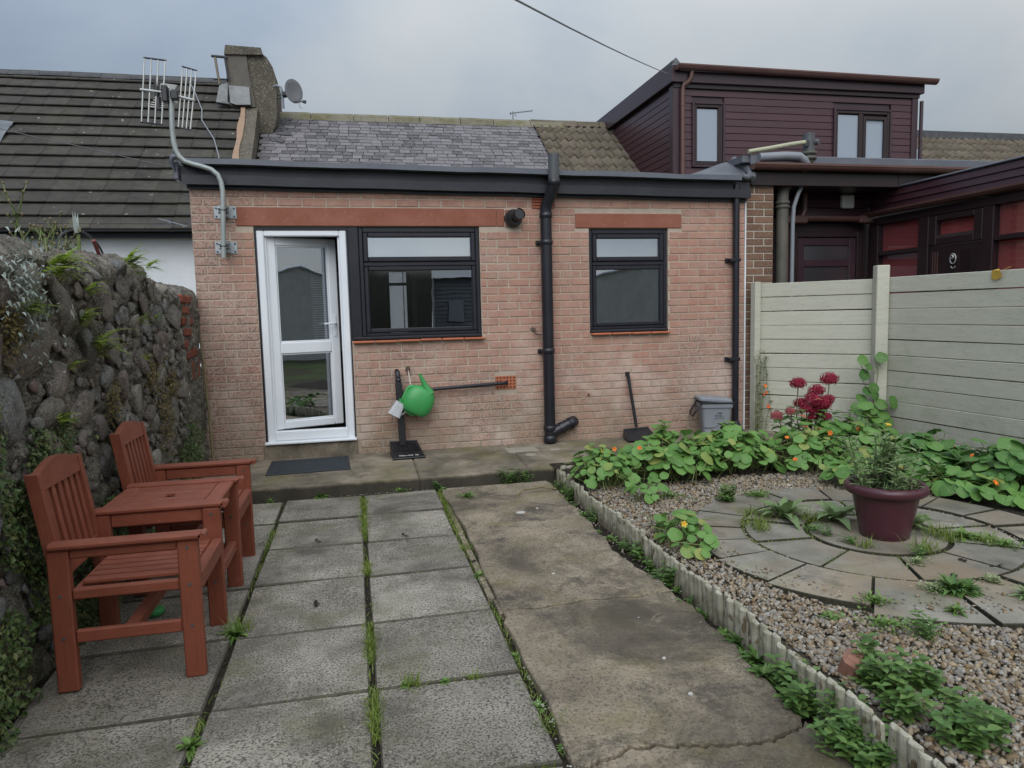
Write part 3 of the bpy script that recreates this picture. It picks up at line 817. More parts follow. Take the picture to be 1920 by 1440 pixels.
# ================================================================== BRICK EXTENSION
YF = 6.9                                   # face of the brickwork
ext = thing('brick_extension', 'flat-roofed pink brick extension with a white door and black windows', 'house extension', (1.3, 6.9, .1))
rb = random.Random(3)
WX0, WX1 = -1.375, 4.03
OPEN = [(-.855, .275, -.03, 2.275), (-.03, 1.212, 1.215, 2.275), (2.318, 1.215, 3.165, 2.26)]
OPEN = [(-.855, -.03, .275, 2.275), (-.03, 1.212, 1.215, 2.275), (2.318, 3.165, 1.215, 2.26)]
def wall_core(mb, x0, x1, z0, z1, y0, y1, ops):
    xs_ = sorted({x0, x1, *[o[0] for o in ops], *[o[1] for o in ops]}); zs_ = sorted({z0, z1, *[o[2] for o in ops], *[o[3] for o in ops]})
    for i in range(len(xs_)-1):
        for j in range(len(zs_)-1):
            mx, mz = (xs_[i]+xs_[i+1])/2, (zs_[j]+zs_[j+1])/2
            if any(o[0] < mx < o[1] and o[2] < mz < o[3] for o in ops): continue
            mb.box(xs_[i], xs_[i+1], y0, y1, zs_[j], zs_[j+1])
mb = MB(); wall_core(mb, WX0+.003, WX1-.003, .02, 2.72, YF, YF+.22, OPEN)
obj('wall', mb, MT['mortar'], ext)
# bricks
GA = .0755; BL = .212
def blocked(x0, x1, z0, z1, extra=()):
    return any(x0 < b_ and x1 > a and z0 < d and z1 > c_ for a, b_, c_, d in list(OPEN)+list(extra))
LINT = [(-1.0, 1.385, 2.277, 2.445), (1.385, 1.462, 2.277, 2.445), (2.177, 3.315, 2.262, 2.405)]
VENT = [(1.735, 1.965, 2.437, 2.562), (1.328, 1.54, .69, .826), (1.466, 1.625, 2.272, 2.44)]
SILL = [(-.03, 1.24, 1.17, 1.215), (2.318, 3.175, 1.17, 1.215)]
STEP = [(-.875, -.02, .1, .275)]
BLK = list(OPEN)+LINT+VENT+SILL+STEP
BR = []
z = .118; ci = 0
while z < 2.66:
    za, zb = z, min(z+GA-.010, 2.66)
    x = WX0-(BL/2 if ci % 2 else 0)
    while x < WX1:
        a, b_ = max(x, WX0)+.005, min(x+BL, WX1)-.005
        segs = [(a, b_)]
        for (oa, ob, oc, od) in BLK:
            if zb-.012 > oc and za+.012 < od:
                ns = []
                for s0, s1 in segs:
                    if s1 <= oa or s0 >= ob: ns.append((s0, s1)); continue
                    if s0 < oa-.02: ns.append((s0, oa-.004))
                    if s1 > ob+.02: ns.append((ob+.004, s1))
                segs = ns
        for s0, s1 in segs:
            if s1-s0 > .022: BR.append((s0, s1, za, zb))
        x += BL
    z += GA; ci += 1
BR.sort(key=lambda q: (q[0]+q[1])**2/4+YF**2+((q[2]+q[3])/2-1.45)**2)
bmesh_cache = {}
rest = MB()
for k, (a, b_, c_, d) in enumerate(BR):
    wj, hj = round(b_-a, 2), round(d-c_, 3)
    prd = .006+rb.uniform(-.0025,.0025)
    mx, mz = (a+b_)/2, (c_+d)/2
    tilt = rb.uniform(-.004,.004)
    if k < 300:
        key = (wj, hj)
        if key not in bmesh_cache:
            t = MB(); t.box(-wj/2+.001, wj/2-.001, 0, .05, -hj/2, hj/2, .004); bmesh_cache[key] = t.mesh('brick', MT['brick'])
        inst('brick', bmesh_cache[key], ext, (mx, YF-prd, mz+rb.uniform(-.001,.001)), (0, tilt, rb.uniform(-.006,.006)))
    else:
        rest.rnd = rb.random()
        T = Matrix.Translation((mx, YF-prd, mz)) @ Euler((0, tilt, rb.uniform(-.006,.006))).to_matrix().to_4x4()
        rest.box(-(b_-a)/2, (b_-a)/2, 0, .05, -(d-c_)/2, (d-c_)/2, .004, T)
obj('brickwork', rest, MT['brick'], ext, 'stuff')
for a, b_, c_, d in LINT:
    mb = MB(); mb.box(a, b_-.002, YF-.010, YF+.1, c_, d, .006); obj('lintel', mb, MT['lintel'], ext)
# tile sills
for (xa, xb, n, zt) in ((-.028, 1.238, 6, 1.214), (2.322, 3.176, 4, 1.214)):
    wv = (xb-xa)/n
    for i in range(n):
        a, b_ = xa+i*wv+.003, xa+(i+1)*wv-.003
        mb = MB(); mb.box(a, b_, YF-.055, YF+.03, -.021, .0, .006, Matrix.Translation((0,0,zt+rb.uniform(-.002,.002))) @ Matrix.Rotation(rb.uniform(-.003,.003), 4, 'Y'))
        obj('sill_tile', mb, MT['terracotta'], ext)
# door step
mb = MB(); mb.box(-.875, -.022, YF-.022, YF+.12, .1, .276, .012); obj('door_step', mb, MT['step'], ext)
# ------------------------------------------------------------------ fascia and roof edge
def zt(x): return 2.838-.0128*(x+1.4)
def long_piece(name, mat, x0, x1, y0, y1, dz0, dz1, parent=ext):
    mb = MB(); n = 24
    for i in range(n):
        a = x0+(x1-x0)*i/n; b_ = x0+(x1-x0)*(i+1)/n
        wv = lambda x: .004*math.sin(x*5.3)+.002*math.sin(x*17)
        mb.hexa(a, b_, y0, y1, zt(a)+dz0+wv(a)*.5, zt(a)+dz1+wv(a), zt(b_)+dz0+wv(b_)*.5, zt(b_)+dz1+wv(b_))
    return obj(name, mb, mat, parent)
long_piece('roof_trim', MT['lead_trim'], -1.40, 3.905, 6.745, 6.93, -.047, 0)
long_piece('fascia_board', MT['black_paint'], -1.43, 4.05, 6.845, 6.93, -.130, -.049)
long_piece('fascia_board', MT['black_paint'], -1.41, 4.04, 6.800, 6.93, -.212, -.132)
long_piece('fascia_board', MT['black_paint'], -1.385, 4.03, 6.868, 6.93, -.240, -.214)
mb = MB(); mb.tube([(-1.39,6.76,2.825),(-1.42,6.755,2.845),(-1.455,6.755,2.845),(-1.475,6.76,2.81),(-1.46,6.78,2.74)], [.012,.022,.026,.02,.012], 8)
mb.box(-1.47, -1.43, 6.80, 6.93, 2.66, 2.82, .01)
obj('trim_end', mb, MT['lead_trim'], ext)
mb = MB(); mb.hexa(-1.37, 4.0, 6.93, 10.45, 2.70, 2.815, 2.64, 2.755)
obj('flat_roof', mb, MT['felt'], ext)
# side return walls (for views from the side)
mb = MB(); mb.box(WX0, WX0+.2, YF+.22, 10.4, .02, 2.69); mb.box(WX1-.2, WX1, YF+.22, 10.4, .02, 2.63)
obj('side_wall', mb, MT['brick'], ext)
# draped roofing membrane at the right end
mb = MB(); n = 16; m = 8; V = []
for i in range(n+1):
    t = i/n
    for j in range(m+1):
        s_ = j/m
        x = 3.26+.80*t
        topz = 2.792+.235*t**1.15; botz = zt(x)-.004
        zz = botz+(topz-botz)*s_+.008*math.sin(11*t+6*s_)*t
        yy = 6.80+.42*s_+.03*math.sin(9*t+3*s_)*t
        V.append((x+.02*math.sin(s_*7)*t, yy, zz))
mb.add(V, [(i*(m+1)+j, (i+1)*(m+1)+j, (i+1)*(m+1)+j+1, i*(m+1)+j+1) for i in range(n) for j in range(m)], True)
E_ = [V[n*(m+1)+j] for j in range(m+1)]
mb.tube([(p[0]+.012*math.sin(j*2.1), p[1]-.01, p[2]) for j, p in enumerate(E_)], [.028+.012*abs(math.sin(j*1.7)) for j in range(m+1)], 7)
mb.tube([(3.93,6.79,2.775),(3.99,6.80,2.76),(4.04,6.82,2.78),(4.075,6.9,2.86),(4.08,7.0,2.95),(4.06,7.1,3.0)], [.02,.035,.03,.034,.04,.03], 7)
obj('roof_membrane', mb, MT['felt'], ext)
# ------------------------------------------------------------------ door
dframe = MB()
yd = 6.915
dframe.box(-.838, -.772, yd, yd+.07, .281, 2.242, .008); dframe.box(-.108, -.042, yd, yd+.07, .281, 2.242, .008)
dframe.box(-.772, -.108, yd+.001, yd+.07, 2.188, 2.242, .008); dframe.box(-.772, -.108, yd+.001, yd+.07, .300, .392, .008)
dframe.box(-.86, -.028, yd-.07, yd+.06, .277, .3, .006)
# rebate
dframe.box(-.772, -.756, yd+.03, yd+.07, .392, 2.188); dframe.box(-.124, -.108, yd+.03, yd+.07, .392, 2.188)
df = obj('door_frame', dframe, MT['white_upvc'], ext)
mb = MB(); mb.box(-.854, -.839, yd-.004, yd+.07, .277, 2.274); mb.box(-.0415, -.028, yd-.004, yd+.07, .3, 2.274); mb.box(-.839, -.0415, yd-.002, yd+.07, 2.2425, 2.274)
obj('reveal_lining', mb, MT['black_upvc'], ext)
leaf = thing_part = bpy.data.objects.new('door_leaf', None)
link(leaf, ext, (-.762, yd+.045, .40))
A = R(19.5); LW = .655; LH = 1.79
leafT = Matrix.Translation((-.762, yd+.045, .398)) @ Matrix.Rotation(A, 4, 'Z')
def leaf_obj(name, mb, mat):
    for i, v in enumerate(mb.v): mb.v[i] = leafT @ v
    return obj(name, mb, mat, leaf)
mb = MB()
mb.box(0, .085, 0, .06, 0, LH, .008); mb.box(LW-.085, LW, 0, .06, 0, LH, .008)
mb.box(.085, LW-.085, .001, .06, 0, .075, .008); mb.box(.085, LW-.085, .001, .06, LH-.075, LH, .008); mb.box(.085, LW-.085, .001, .06, .712, .82, .008)
leaf_obj('leaf_frame', mb, MT['white_upvc'])
for a, b_ in ((.075, .712), (.82, LH-.075)):
    mb = MB(); mb.ring(.085, LW-.085, a, b_, .012, .012, .05, .003); leaf_obj('glazing_bead', mb, MT['white_upvc'])
    mb = MB(); mb.box(.095, LW-.095, .028, .034, a+.01, b_-.01); leaf_obj('pane', mb, MT['glass'])
mb = MB(); mb.box(LW-.062, LW-.028, -.008, 0, .86, 1.07, .004); mb.tube([(LW-.045,-.008,.985),(LW-.045,-.045,.985),(LW-.07,-.05,.985),(LW-.165,-.05,.982)], .009, 8); mb.tube([(LW-.045,-.012,.89),(LW-.045,-.003,.89)], .010, 8)
leaf_obj('handle', mb, MT['white_upvc'])
# ------------------------------------------------------------------ windows
def window(x0, x1, z0, z1, post=None):
    wd = bpy.data.objects.new('window', None); link(wd, ext, ((x0+x1)/2, yd, z0))
    mb = MB(); xa = x0
    if post: mb.box(x0, x0+post, yd-.01, yd+.07, z0, z1, .006); xa = x0+post+.0005
    mb.ring(xa, x1, z0+.035, z1, .038, yd+.004, yd+.07, .006, wt=.05, wb=.03)
    ztm = z1-.365
    mb.box(xa+.038, x1-.038, yd+.006, yd+.07, ztm, ztm+.04, .006)
    obj('frame', mb, MT['black_upvc'], wd)
    mb = MB(); mb.box(x0+.002, x1-.002, yd-.035, yd+.06, z0+.001, z0+.034, .01); obj('window_sill', mb, MT['black_upvc'], wd)
    # top light and fixed light with their panes
    mb = MB(); mb.ring(xa+.040, x1-.040, ztm+.042, z1-.052, .045, yd-.008, yd+.05, .008); obj('top_light', mb, MT['black_upvc'], wd)
    mb = MB(); mb.box(xa+.083, x1-.083, yd+.022, yd+.028, ztm+.085, z1-.095); obj('pane', mb, MT['glass'], wd)
    mb = MB(); mb.ring(xa+.040, x1-.040, z0+.067, ztm-.002, .040, yd+.0, yd+.05, .008); obj('fixed_light', mb, MT['black_upvc'], wd)
    mb = MB(); mb.box(xa+.078, x1-.078, yd+.024, yd+.030, z0+.105, ztm-.04); obj('pane', mb, MT['glass'], wd)
    return wd, xa, ztm
w1, xa1, zt1 = window(-.028, 1.210, 1.216, 2.274, .096)
w2, xa2, zt2 = window(2.320, 3.163, 1.216, 2.258)
# pale sheets added behind the top lights to brighten their sky-reflecting panes
for (a, b_, zz, z1_) in ((.11, 1.16, zt1+.03, 2.24), (2.38, 3.11, zt2+.03, 2.22)):
    mb = MB(); mb.box(a, b_, yd+.10, yd+.103, zz, z1_); obj('pane_backing', mb, simple('pale_backing', (.52,.54,.55), (.5,.52,.53), 3, .9, 0, 40, 0), ext)
# slatted blind seen through the door glass
mb = MB()
for k in range(34): mb.box(-.42, -.10, 7.62, 7.645, 1.10+k*.024, 1.106+k*.024)
obj('slat_blind', mb, simple('white_slats', (.65,.66,.64), (.6,.6,.58), 5, .6, 0, 40, 0), ext)
# room behind
mb = MB()
mb.box(-1.17, 3.83, 10.3, 10.4, .1, 1.0); mb.box(-1.17, .46, 10.3, 10.4, 1.0, 2.62); mb.box(.80, 3.83, 10.3, 10.4, 1.0, 2.62)
mb.box(.46, .80, 10.3, 10.4, 2.14, 2.62)
mb.box(1.75, 1.85, YF+.22, 10.3, .1, 2.62)
obj('inner_wall', mb, MT['interior'], ext)
mb = MB(); mb.box(-1.17, 3.83, YF+.12, 10.3, .14, .2); obj('floor', mb, MT['interior_dark'], ext)
mb = MB(); mb.box(-1.10, -.30, 8.3, 8.9, .2, 1.1, .01); mb.box(.75, 1.70, 8.8, 9.4, .2, 2.2, .01); mb.box(.1, .6, 7.16, 7.7, .2, 1.12, .01); mb.box(2.0, 3.6, 8.6, 9.0, .2, 2.0, .01)
obj('kitchen_unit', mb, MT['interior_dark'], ext)
# half-glazed inner door, given a faint glow in place of daylight behind it
idr = MB(); idr.box(.50, .74, 10.33, 10.36, 1.0, 2.05); idr = obj('inner_door', idr, MT['frosted_glow'], ext)
mb = MB(); mb.box(.46, .50, 10.29, 10.36, 1.0, 2.14); mb.box(.74, .80, 10.29, 10.36, 1.0, 2.14); mb.box(.50, .74, 10.29, 10.33, 1.86, 1.90); mb.box(.50,.74,10.30,10.36,2.05,2.14); mb.box(.69,.70,10.29,10.33,1.0,2.05)
obj('glazing_bar', mb, MT['interior_dark'], idr)
# ------------------------------------------------------------------ pipes and fittings on the wall
yp = 6.82
sp = MB()
sp.tube([(1.858,yp,.14),(1.857,yp,2.40)], .0555, 18)
sp = obj('soil_pipe', sp, MT['black_upvc'], ext)
def collar(x, z, r_=.064, h=.05, y=yp, par=None, mat='black_upvc', name='pipe_collar'):
    mb = MB(); mb.lathe([(r_-.006,z-h/2),(r_,z-h/2+.004),(r_,z+h/2-.004),(r_-.006,z+h/2)], 18, cx=x, cy=y); return obj(name, mb, MT[mat], par)
for z_ in (2.372, 2.115, 1.06, .29): collar(1.857, z_, par=sp)
collar(1.858, .18, .066, .07, par=sp)
for z_ in (2.118, 1.057):
    mb = MB(); mb.box(1.785, 1.86, yp-.01, YF-.004, z_-.012, z_+.012, .003); mb.box(1.765, 1.80, yp+.05, YF-.004, z_-.02, z_+.02, .003); obj('pipe_bracket', mb, MT['black_upvc'], sp)
mb = MB(); mb.tube([(1.857,yp,2.39),(1.857,yp,2.44),(1.872,yp-.02,2.50),(1.905,yp-.08,2.60),(1.915,yp-.10,2.66)], .0575, 18); obj('offset_bend', mb, MT['black_upvc'], sp)
collar(1.915, 2.67, .062, .06, yp-.10, sp)
mb = MB(); mb.tube([(1.915,yp-.10,2.64),(1.917,yp-.10,2.935)], .053, 18, cap=False); mb.tube([(1.917,yp-.10,2.932),(1.917,yp-.10,2.80)], .048, 18, cap=False); obj('vent_pipe', mb, MT['slate_plastic'], sp)
mb = MB(); mb.tube([(1.87,yp,.235),(1.93,yp,.262),(1.985,yp,.285),(2.03,yp,.31),(2.075,yp,.325),(2.11,yp+.02,.332),(2.125,YF+.02,.334)], .054, 16); obj('branch_pipe', mb, MT['black_upvc'], sp)
mb = MB(); mb.tube([(1.965,yp,.277),(1.995,yp,.291)], .062, 16); mb.tube([(2.06,yp,.32),(2.085,yp+.005,.328)], .062, 16); obj('branch_collar', mb, MT['black_upvc'], sp)
# downpipe at the right
dp = MB(); dp.tube([(3.905,6.845,.20),(3.900,6.845,2.60)], .034, 14); dp = obj('downpipe', dp, MT['black_upvc'], ext)
mb = MB(); mb.tube([(3.905,6.845,.24),(3.925,6.82,.165),(3.945,6.80,.125)], .036, 12); obj('pipe_shoe', mb, MT['black_upvc'], dp)
mb = MB(); mb.tube([(3.900,6.845,2.58),(3.900,6.845,2.70)], .037, 12); obj('pipe_head', mb, MT['black_upvc'], dp)
for z_ in (1.93, .90):
    mb = MB(); mb.box(3.825, 3.94, 6.808, YF-.004, z_-.016, z_+.016, .003); mb.box(3.80,3.835,6.87,YF-.004,z_-.022,z_+.022,.003); obj('pipe_bracket', mb, MT['black_upvc'], dp)
# boiler flue
fl = MB(); fl.tube([(1.545,YF-.002,2.352),(1.545,YF-.05,2.352)], .085, 24); fl.tube([(1.548,YF-.05,2.352),(1.555,YF-.09,2.353)], [.078,.066], 24); fl = obj('boiler_flue', fl, MT['black_plastic'], ext)
mb = MB(); mb.tube([(1.56,YF-.085,2.36),(1.575,YF-.17,2.374)], .052, 24, cap=False); mb.tube([(1.575,YF-.169,2.374),(1.564,YF-.11,2.364)], .047, 24, cap=True); mb.tube([(1.573,YF-.15,2.372),(1.577,YF-.168,2.375)], .058, 24, cap=False)
obj('flue_terminal', mb, MT['black_plastic'], fl)
mb = MB(); mb.box(1.466, 1.625, YF-.012, YF-.003, 2.272, 2.44, .003); obj('flue_patch', mb, MT['pale_mortar'], fl)
mb = MB(); mb.box(1.468, 1.53, YF-.016, YF-.004, 2.276, 2.436, .003); obj('brick_slip', mb, MT['lintel'], fl)
# louvred air vent at top, perforated air brick lower down
av = MB(); av.box(1.735, 1.965, YF-.004, YF+.03, 2.437, 2.562); av = obj('air_vent', av, MT['lintel'], ext)
for k in range(4):
    mb = MB(); mb.box(1.748, 1.952, -.012, .006, 0, .012, .002, Matrix.Translation((0,YF-.008,2.452+k*.027)) @ Matrix.Rotation(R(-25),4,'X')); obj('louvre', mb, MT['terracotta'], av)
ab = MB(); ab.box(1.330, 1.538, YF-.009, YF+.03, .692, .824, .003); ab = obj('air_brick', ab, MT['terracotta'], ext)
mb = MB()
for i in range(6):
    for j in range(4):
        x = 1.350+i*.0335; z = .712+j*.031
        if abs(x-1.43) < .02 and abs(z-.76) < .02: continue
        mb.tube([(x,YF-.0105,z),(x,YF-.008,z)], .0085, 8)
obj('vent_holes', mb, MT['black_plastic'], ab, 'stuff')
# waste pipes
wp = MB(); wp.tube([(.372,YF,.915),(.372,6.86,.917),(.375,6.835,.90),(.378,6.83,.86),(.382,6.83,.60),(.388,6.83,.42),(.392,6.83,.12)], .0225, 12); wp = obj('waste_pipe', wp, MT['black_upvc'], ext)
collar(.379, .83, .027, .04, 6.83, wp); collar(.381, .70, .028, .06, 6.83, wp)
mb = MB(); mb.tube([(.381,6.83,.712),(.70,6.835,.730),(1.40,6.84,.757),(1.432,6.85,.760),(1.44,YF,.760)], .0175, 12); obj('cross_pipe', mb, MT['black_upvc'], wp)
# outside taps
def tap(x, z, par=ext):
    mb = MB(); mb.tube([(x,YF,z),(x,6.85,z)], .013, 8); mb.tube([(x,6.852,z),(x,6.84,z-.005),(x+.002,6.835,z-.04)], .012, 8); mb.tube([(x,6.852,z),(x,6.85,z+.03)], .007, 8); mb.tube([(x-.025,6.85,z+.032),(x+.025,6.85,z+.032)], .006, 6)
    mb.tube([(x,YF-.001,z),(x,YF-.01,z)], .026, 10)
    return obj('tap', mb, MT['brass'], par)
tap(.478, .925)
mb = MB(); mb.tube([(1.735,YF,1.262),(1.735,6.86,1.262),(1.738,6.845,1.25),(1.75,6.84,1.225),(1.80,6.84,1.222)], .010, 8); mb.tube([(1.733,6.85,1.25),(1.733,6.85,1.29)], .006, 6); mb.tube([(1.72,YF-.001,1.275),(1.72,YF-.012,1.275)], .022, 8); obj('tap', mb, MT['brass'], ext)
mb = MB(); mb.tube([(2.29,YF,.598),(2.29,YF-.035,.598)], [.012,.008], 8); obj('pipe_stub', mb, MT['brass'], ext)
# white sealant joint at the right corner, weathered edge at the left
mb = MB(); mb.box(4.031, 4.046, YF-.004, YF+.04, .12, 2.58); obj('sealant_strip', mb, MT['white_render'], ext)
# ================================================================== HOUSES BEHIND
rr_ = random.Random(21)
# ------------------------------------------------------------------ white neighbour cottage, left
TAN = .877; EY, EZ = 10.5, 2.84            # eaves of its roof
nb_ = thing('white_cottage', 'white rendered cottage with a dark concrete tiled roof behind the stone wall', 'house', (-4.5, 10.6, 0))
mb = MB(); mb.box(-9.0, -1.42, 10.62, 10.9, -.1, 2.80); obj('wall', mb, MT['white_render'], nb_)
def nroof(y, off=0): return EZ+(y-EY)*TAN+off
mb = MB(); mb.add([(-9,10.45,nroof(10.45,-.075)),(-1.62,10.45,nroof(10.45,-.075)),(-1.62,13.55,nroof(13.55,-.075)),(-9,13.55,nroof(13.55,-.075)),
    (-9,10.45,nroof(10.45,-.14)),(-1.62,10.45,nroof(10.45,-.14)),(-1.62,13.55,nroof(13.55,-.14)),(-9,13.55,nroof(13.55,-.14))],
    [(0,1,2,3),(7,6,5,4),(0,4,5,1),(1,5,6,2),(2,6,7,3),(3,7,4,0)])
roof = obj('roof', mb, MT['ridge_dark'], nb_)
th = math.atan(TAN); G = .30
mt = MB(); mt.box(-.162, .162, -.03, G+.03, .012, .034, .004); mt.box(-.162,-.147,-.028,G,.031,.037); tile_me = mt.mesh('roof_tile', MT['tile'])
nrow = 14; gy = 10.5*.02153*1.0; 
for r in range(-1, nrow):
    y = EY+r*gy*1.0; off = .162 if r % 2 else 0
    for k in range(21):
        x = -1.79-.327*k-(off if False else 0)-rr_.uniform(-.004,.004)
        if x < -8.4: break
        # a skylight opening at the left
        if r in (5, 6) and x < -5.02: continue
        inst('roof_tile', tile_me, nb_, (x, y, nroof(y, rr_.uniform(-.003,.004))), (th-R(7.6)+rr_.uniform(-.008,.008), 0, rr_.uniform(-.006,.006)))
mb = MB()
for k in range(19):
    pass
rg_me = MB(); n = 8
V = []; 
for yy in (0, .45):
    for i in range(n+1): a = math.pi*i/n; V.append((yy, -.115*math.cos(a), .085*math.sin(a)))
rg_me.add(V, [(i, i+1, n+2+i, n+1+i) for i in range(n)], True); rg_me.add(V[:n+1], [tuple(range(n+1))]); rg_me.add(V[n+1:], [tuple(range(n, -1, -1))])
ridge_me = rg_me.mesh('ridge_tile', MT['ridge_dark'])
for k in range(16):
    inst('ridge_tile', ridge_me, nb_, (-2.10-.455*(k+1)+.45, 13.56, nroof(13.56,-.045)+rr_.uniform(-.006,.006)), (0, rr_.uniform(-.008,.008), 0))
g_ = MB(); m_ = 9
V = []
for x in (-9, -1.44):
    for i in range(m_): a = math.pi+math.pi*i/(m_-1); V.append((x, 10.40+.075*math.cos(a), 2.70+.075*math.sin(a)))
g_.add(V, [(i, i+1, m_+i+1, m_+i) for i in range(m_-1)], True)
g_.box(-9, -1.44, 10.318, 10.326, 2.695, 2.72); g_.box(-9, -1.42, 10.50, 10.62, 2.56, 2.745)
gut = obj('gutter', g_, MT['black_upvc'], nb_)
for x in (-2.35, -4.2, -6.2):
    mb = MB(); mb.tube([(x,10.40,2.70),(x+.05,10.40,2.70)], .082, 12); obj('gutter_joint', mb, MT['black_upvc'], gut)
sk = MB(); sk.box(-.45, .45, 0, .62, .02, .11, .02, Matrix.Translation((-5.52, 11.70, nroof(11.70))) @ Matrix.Rotation(th,4,'X')); sk = obj('skylight', sk, MT['ridge_dark'], nb_)
mb = MB()
T = Matrix.Translation((-5.52, 11.70, nroof(11.70))) @ Matrix.Rotation(th,4,'X')
for a, b_, c_, d in ((-.5,.72,.66,.80),(.47,.70,.18,.68),(.30,.62,-.26,-.02)):
    n1_, n2_ = 6, 3; VV = []
    for i in range(n1_+1):
        for j in range(n2_+1):
            VV.append((a+(b_-a)*i/n1_, c_+(d-c_)*j/n2_, .045+.012*math.sin(i*2.1+j*1.4)))
    mb.add(VV, [(i*(n2_+1)+j,(i+1)*(n2_+1)+j,(i+1)*(n2_+1)+j+1,i*(n2_+1)+j+1) for i in range(n1_) for j in range(n2_)], True, T)
obj('flashing', mb, MT['flashing'], sk)
# parapet between the two roofs
mb = MB(); poly = [(10.45, 2.2), (13.56, 4.7), (13.56, nroof(13.56,.05)), (10.45, nroof(10.45,.05))]
V = [(x, y, z) for x in (-1.615, -1.40) for y, z in poly]
mb.add(V, [(0,3,2,1)[::-1],(4,5,6,7),(0,4,7,3)[::-1],(3,7,6,2)[::-1],(1,2,6,5),(0,1,5,4)])
par = obj('parapet', mb, MT['harl'], nb_)
mb = MB(); V = []
for i in range(21):
    y = 10.45+2.3*i/20; z = nroof(y,.055)+.006*math.sin(i*1.7)
    x0 = -1.66+.012*math.sin(i*1.1); V += [(x0, y, z-.03), (x0, y, z+.03), (x0+.085+.02*math.sin(i*.9), y, z+.028), (x0+.085+.02*math.sin(i*.9), y, z-.05)]
mb.add(V, [(4*i+j, 4*i+(j+1)%4, 4*i+4+(j+1)%4, 4*i+4+j) for i in range(20) for j in range(4)])
obj('cement_fillet', mb, simple('cement_fillet', (.32,.21,.14), (.26,.18,.13), 8, .9, .5, 50, 0), par)
# ------------------------------------------------------------------ chimney (scaled out to the ridge)
CYF = 12.8; sc = lambda X, Z, Y0=12.4: (X*CYF/Y0, 1.45+(Z-1.45)*CYF/Y0)
ch_o = [(-1.79,4.60),(-1.78,5.14),(-1.782,5.60),(-1.77,5.66),(-1.245,5.64),(-1.18,5.584),(-1.13,5.50),(-1.095,5.434),(-1.073,5.34),(-1.065,5.25),(-1.062,5.0),(-1.064,4.75),(-1.10,4.52),(-1.16,4.42),(-1.36,4.40),(-1.42,4.55)]
ch = [sc(*p) for p in ch_o]
mb = MB(); n = len(ch)
V = [(x, CYF, z) for x, z in ch]+[(x, CYF+.95, z) for x, z in ch]
mb.add(V, [tuple(range(n))]+[tuple(range(2*n-1, n-1, -1))]+[(i, n+i, n+(i+1)%n, (i+1)%n) for i in range(n)])
chim = obj('chimney', mb, MT['harl'], nb_)
# ragged front patch, left quoin, and cap
mb = MB(); q = [sc(*p) for p in [(-1.80,4.80),(-1.795,5.58),(-1.48,5.60),(-1.47,5.37),(-1.43,5.10),(-1.385,4.80)]]
mb.add([(x, CYF-.035, z) for x, z in q]+[(x, CYF+.1, z) for x, z in q], [tuple(range(6))]+[(i, 6+i, 6+(i+1)%6, (i+1)%6) for i in range(6)])
obj('render_patch', mb, simple('grey_cement', (.105,.095,.085), (.15,.135,.115), 5, .95, .7, 40, 0, .2, 0, .01), chim)
mb = MB(); q = [sc(*p) for p in [(-1.81,5.58),(-1.785,5.72),(-1.255,5.705),(-1.225,5.60)]]
mb.add([(x, CYF-.07, z) for x, z in q]+[(x, CYF+1.0, z) for x, z in q], [(0,3,2,1)[::-1],(4,5,6,7)[::-1]]+[(i, 4+i, 4+(i+1)%4, (i+1)%4) for i in range(4)])
obj('chimney_cap', mb, MT['harl'], chim)
px, pz = sc(-1.447, 5.70)
pt = MB(); pt.lathe([(.060,pz-.02),(.070,pz+.09),(.076,pz+.10),(.07,pz+.11),(.05,pz+.105)], 16, cx=px, cy=CYF+.3)
pt = obj('chimney_pot', pt, simple('buff_pot', (.42,.38,.30), (.34,.31,.25), 20, .85, .3, 60, 0), chim)
for k in range(3):
    mb = MB(); mb.lathe([(.071,pz+.02+k*.032),(.078,pz+.026+k*.032),(.071,pz+.032+k*.032)], 16, cx=px, cy=CYF+.3); obj('pot_band', mb, MT['ridge_dark'], pt) if False else None
for pts in ([(-1.775,5.115),(-1.465,5.10),(-1.45,4.815),(-1.66,4.805),(-1.75,4.83)], [(-1.905,5.125),(-1.78,5.15),(-1.795,4.86),(-1.76,4.81),(-1.965,4.835)]):
    q = [sc(*p) for p in pts]; n = len(q)
    mb = MB(); mb.add([(x, CYF-.055-.06*(i >= 2), z) for i, (x, z) in enumerate(q)]+[(x, CYF+.02, z) for x, z in q], [tuple(range(n-1,-1,-1))[::-1]]+[(i, n+i, n+(i+1)%n, (i+1)%n) for i in range(n)])
    obj('flashing', mb, MT['flashing'], chim)
br = thing('roof_bracket', 'old timber and iron bracket fixed to the left side of the chimney', 'bracket', (-1.97, CYF+.1, 5.2))
def bar(p0, p1, r_, mat, name, par, n=4):
    mb = MB(); mb.tube([p0, p1], r_, n); return obj(name, mb, mat, par)
P2 = lambda X, Z, d=.06: Vector((sc(X,Z)[0], CYF-d, sc(X,Z)[1]))
bar(P2(-2.0,5.545), P2(-1.77,5.535), .022, MT['ridge_dark'], 'arm', br)
bar(P2(-1.985,5.197), P2(-1.77,5.20), .016, MT['ridge_dark'], 'arm', br)
bar(P2(-1.945,5.53), P2(-1.905,5.12), .020, simple('grey_timber', (.20,.16,.12), (.26,.22,.17), 20, .9, .3, 60, 0), 'strut', br)
bar(P2(-1.80,5.53,.08), P2(-1.765,5.20,.08), .016, MT['ridge_dark'], 'strut', br)
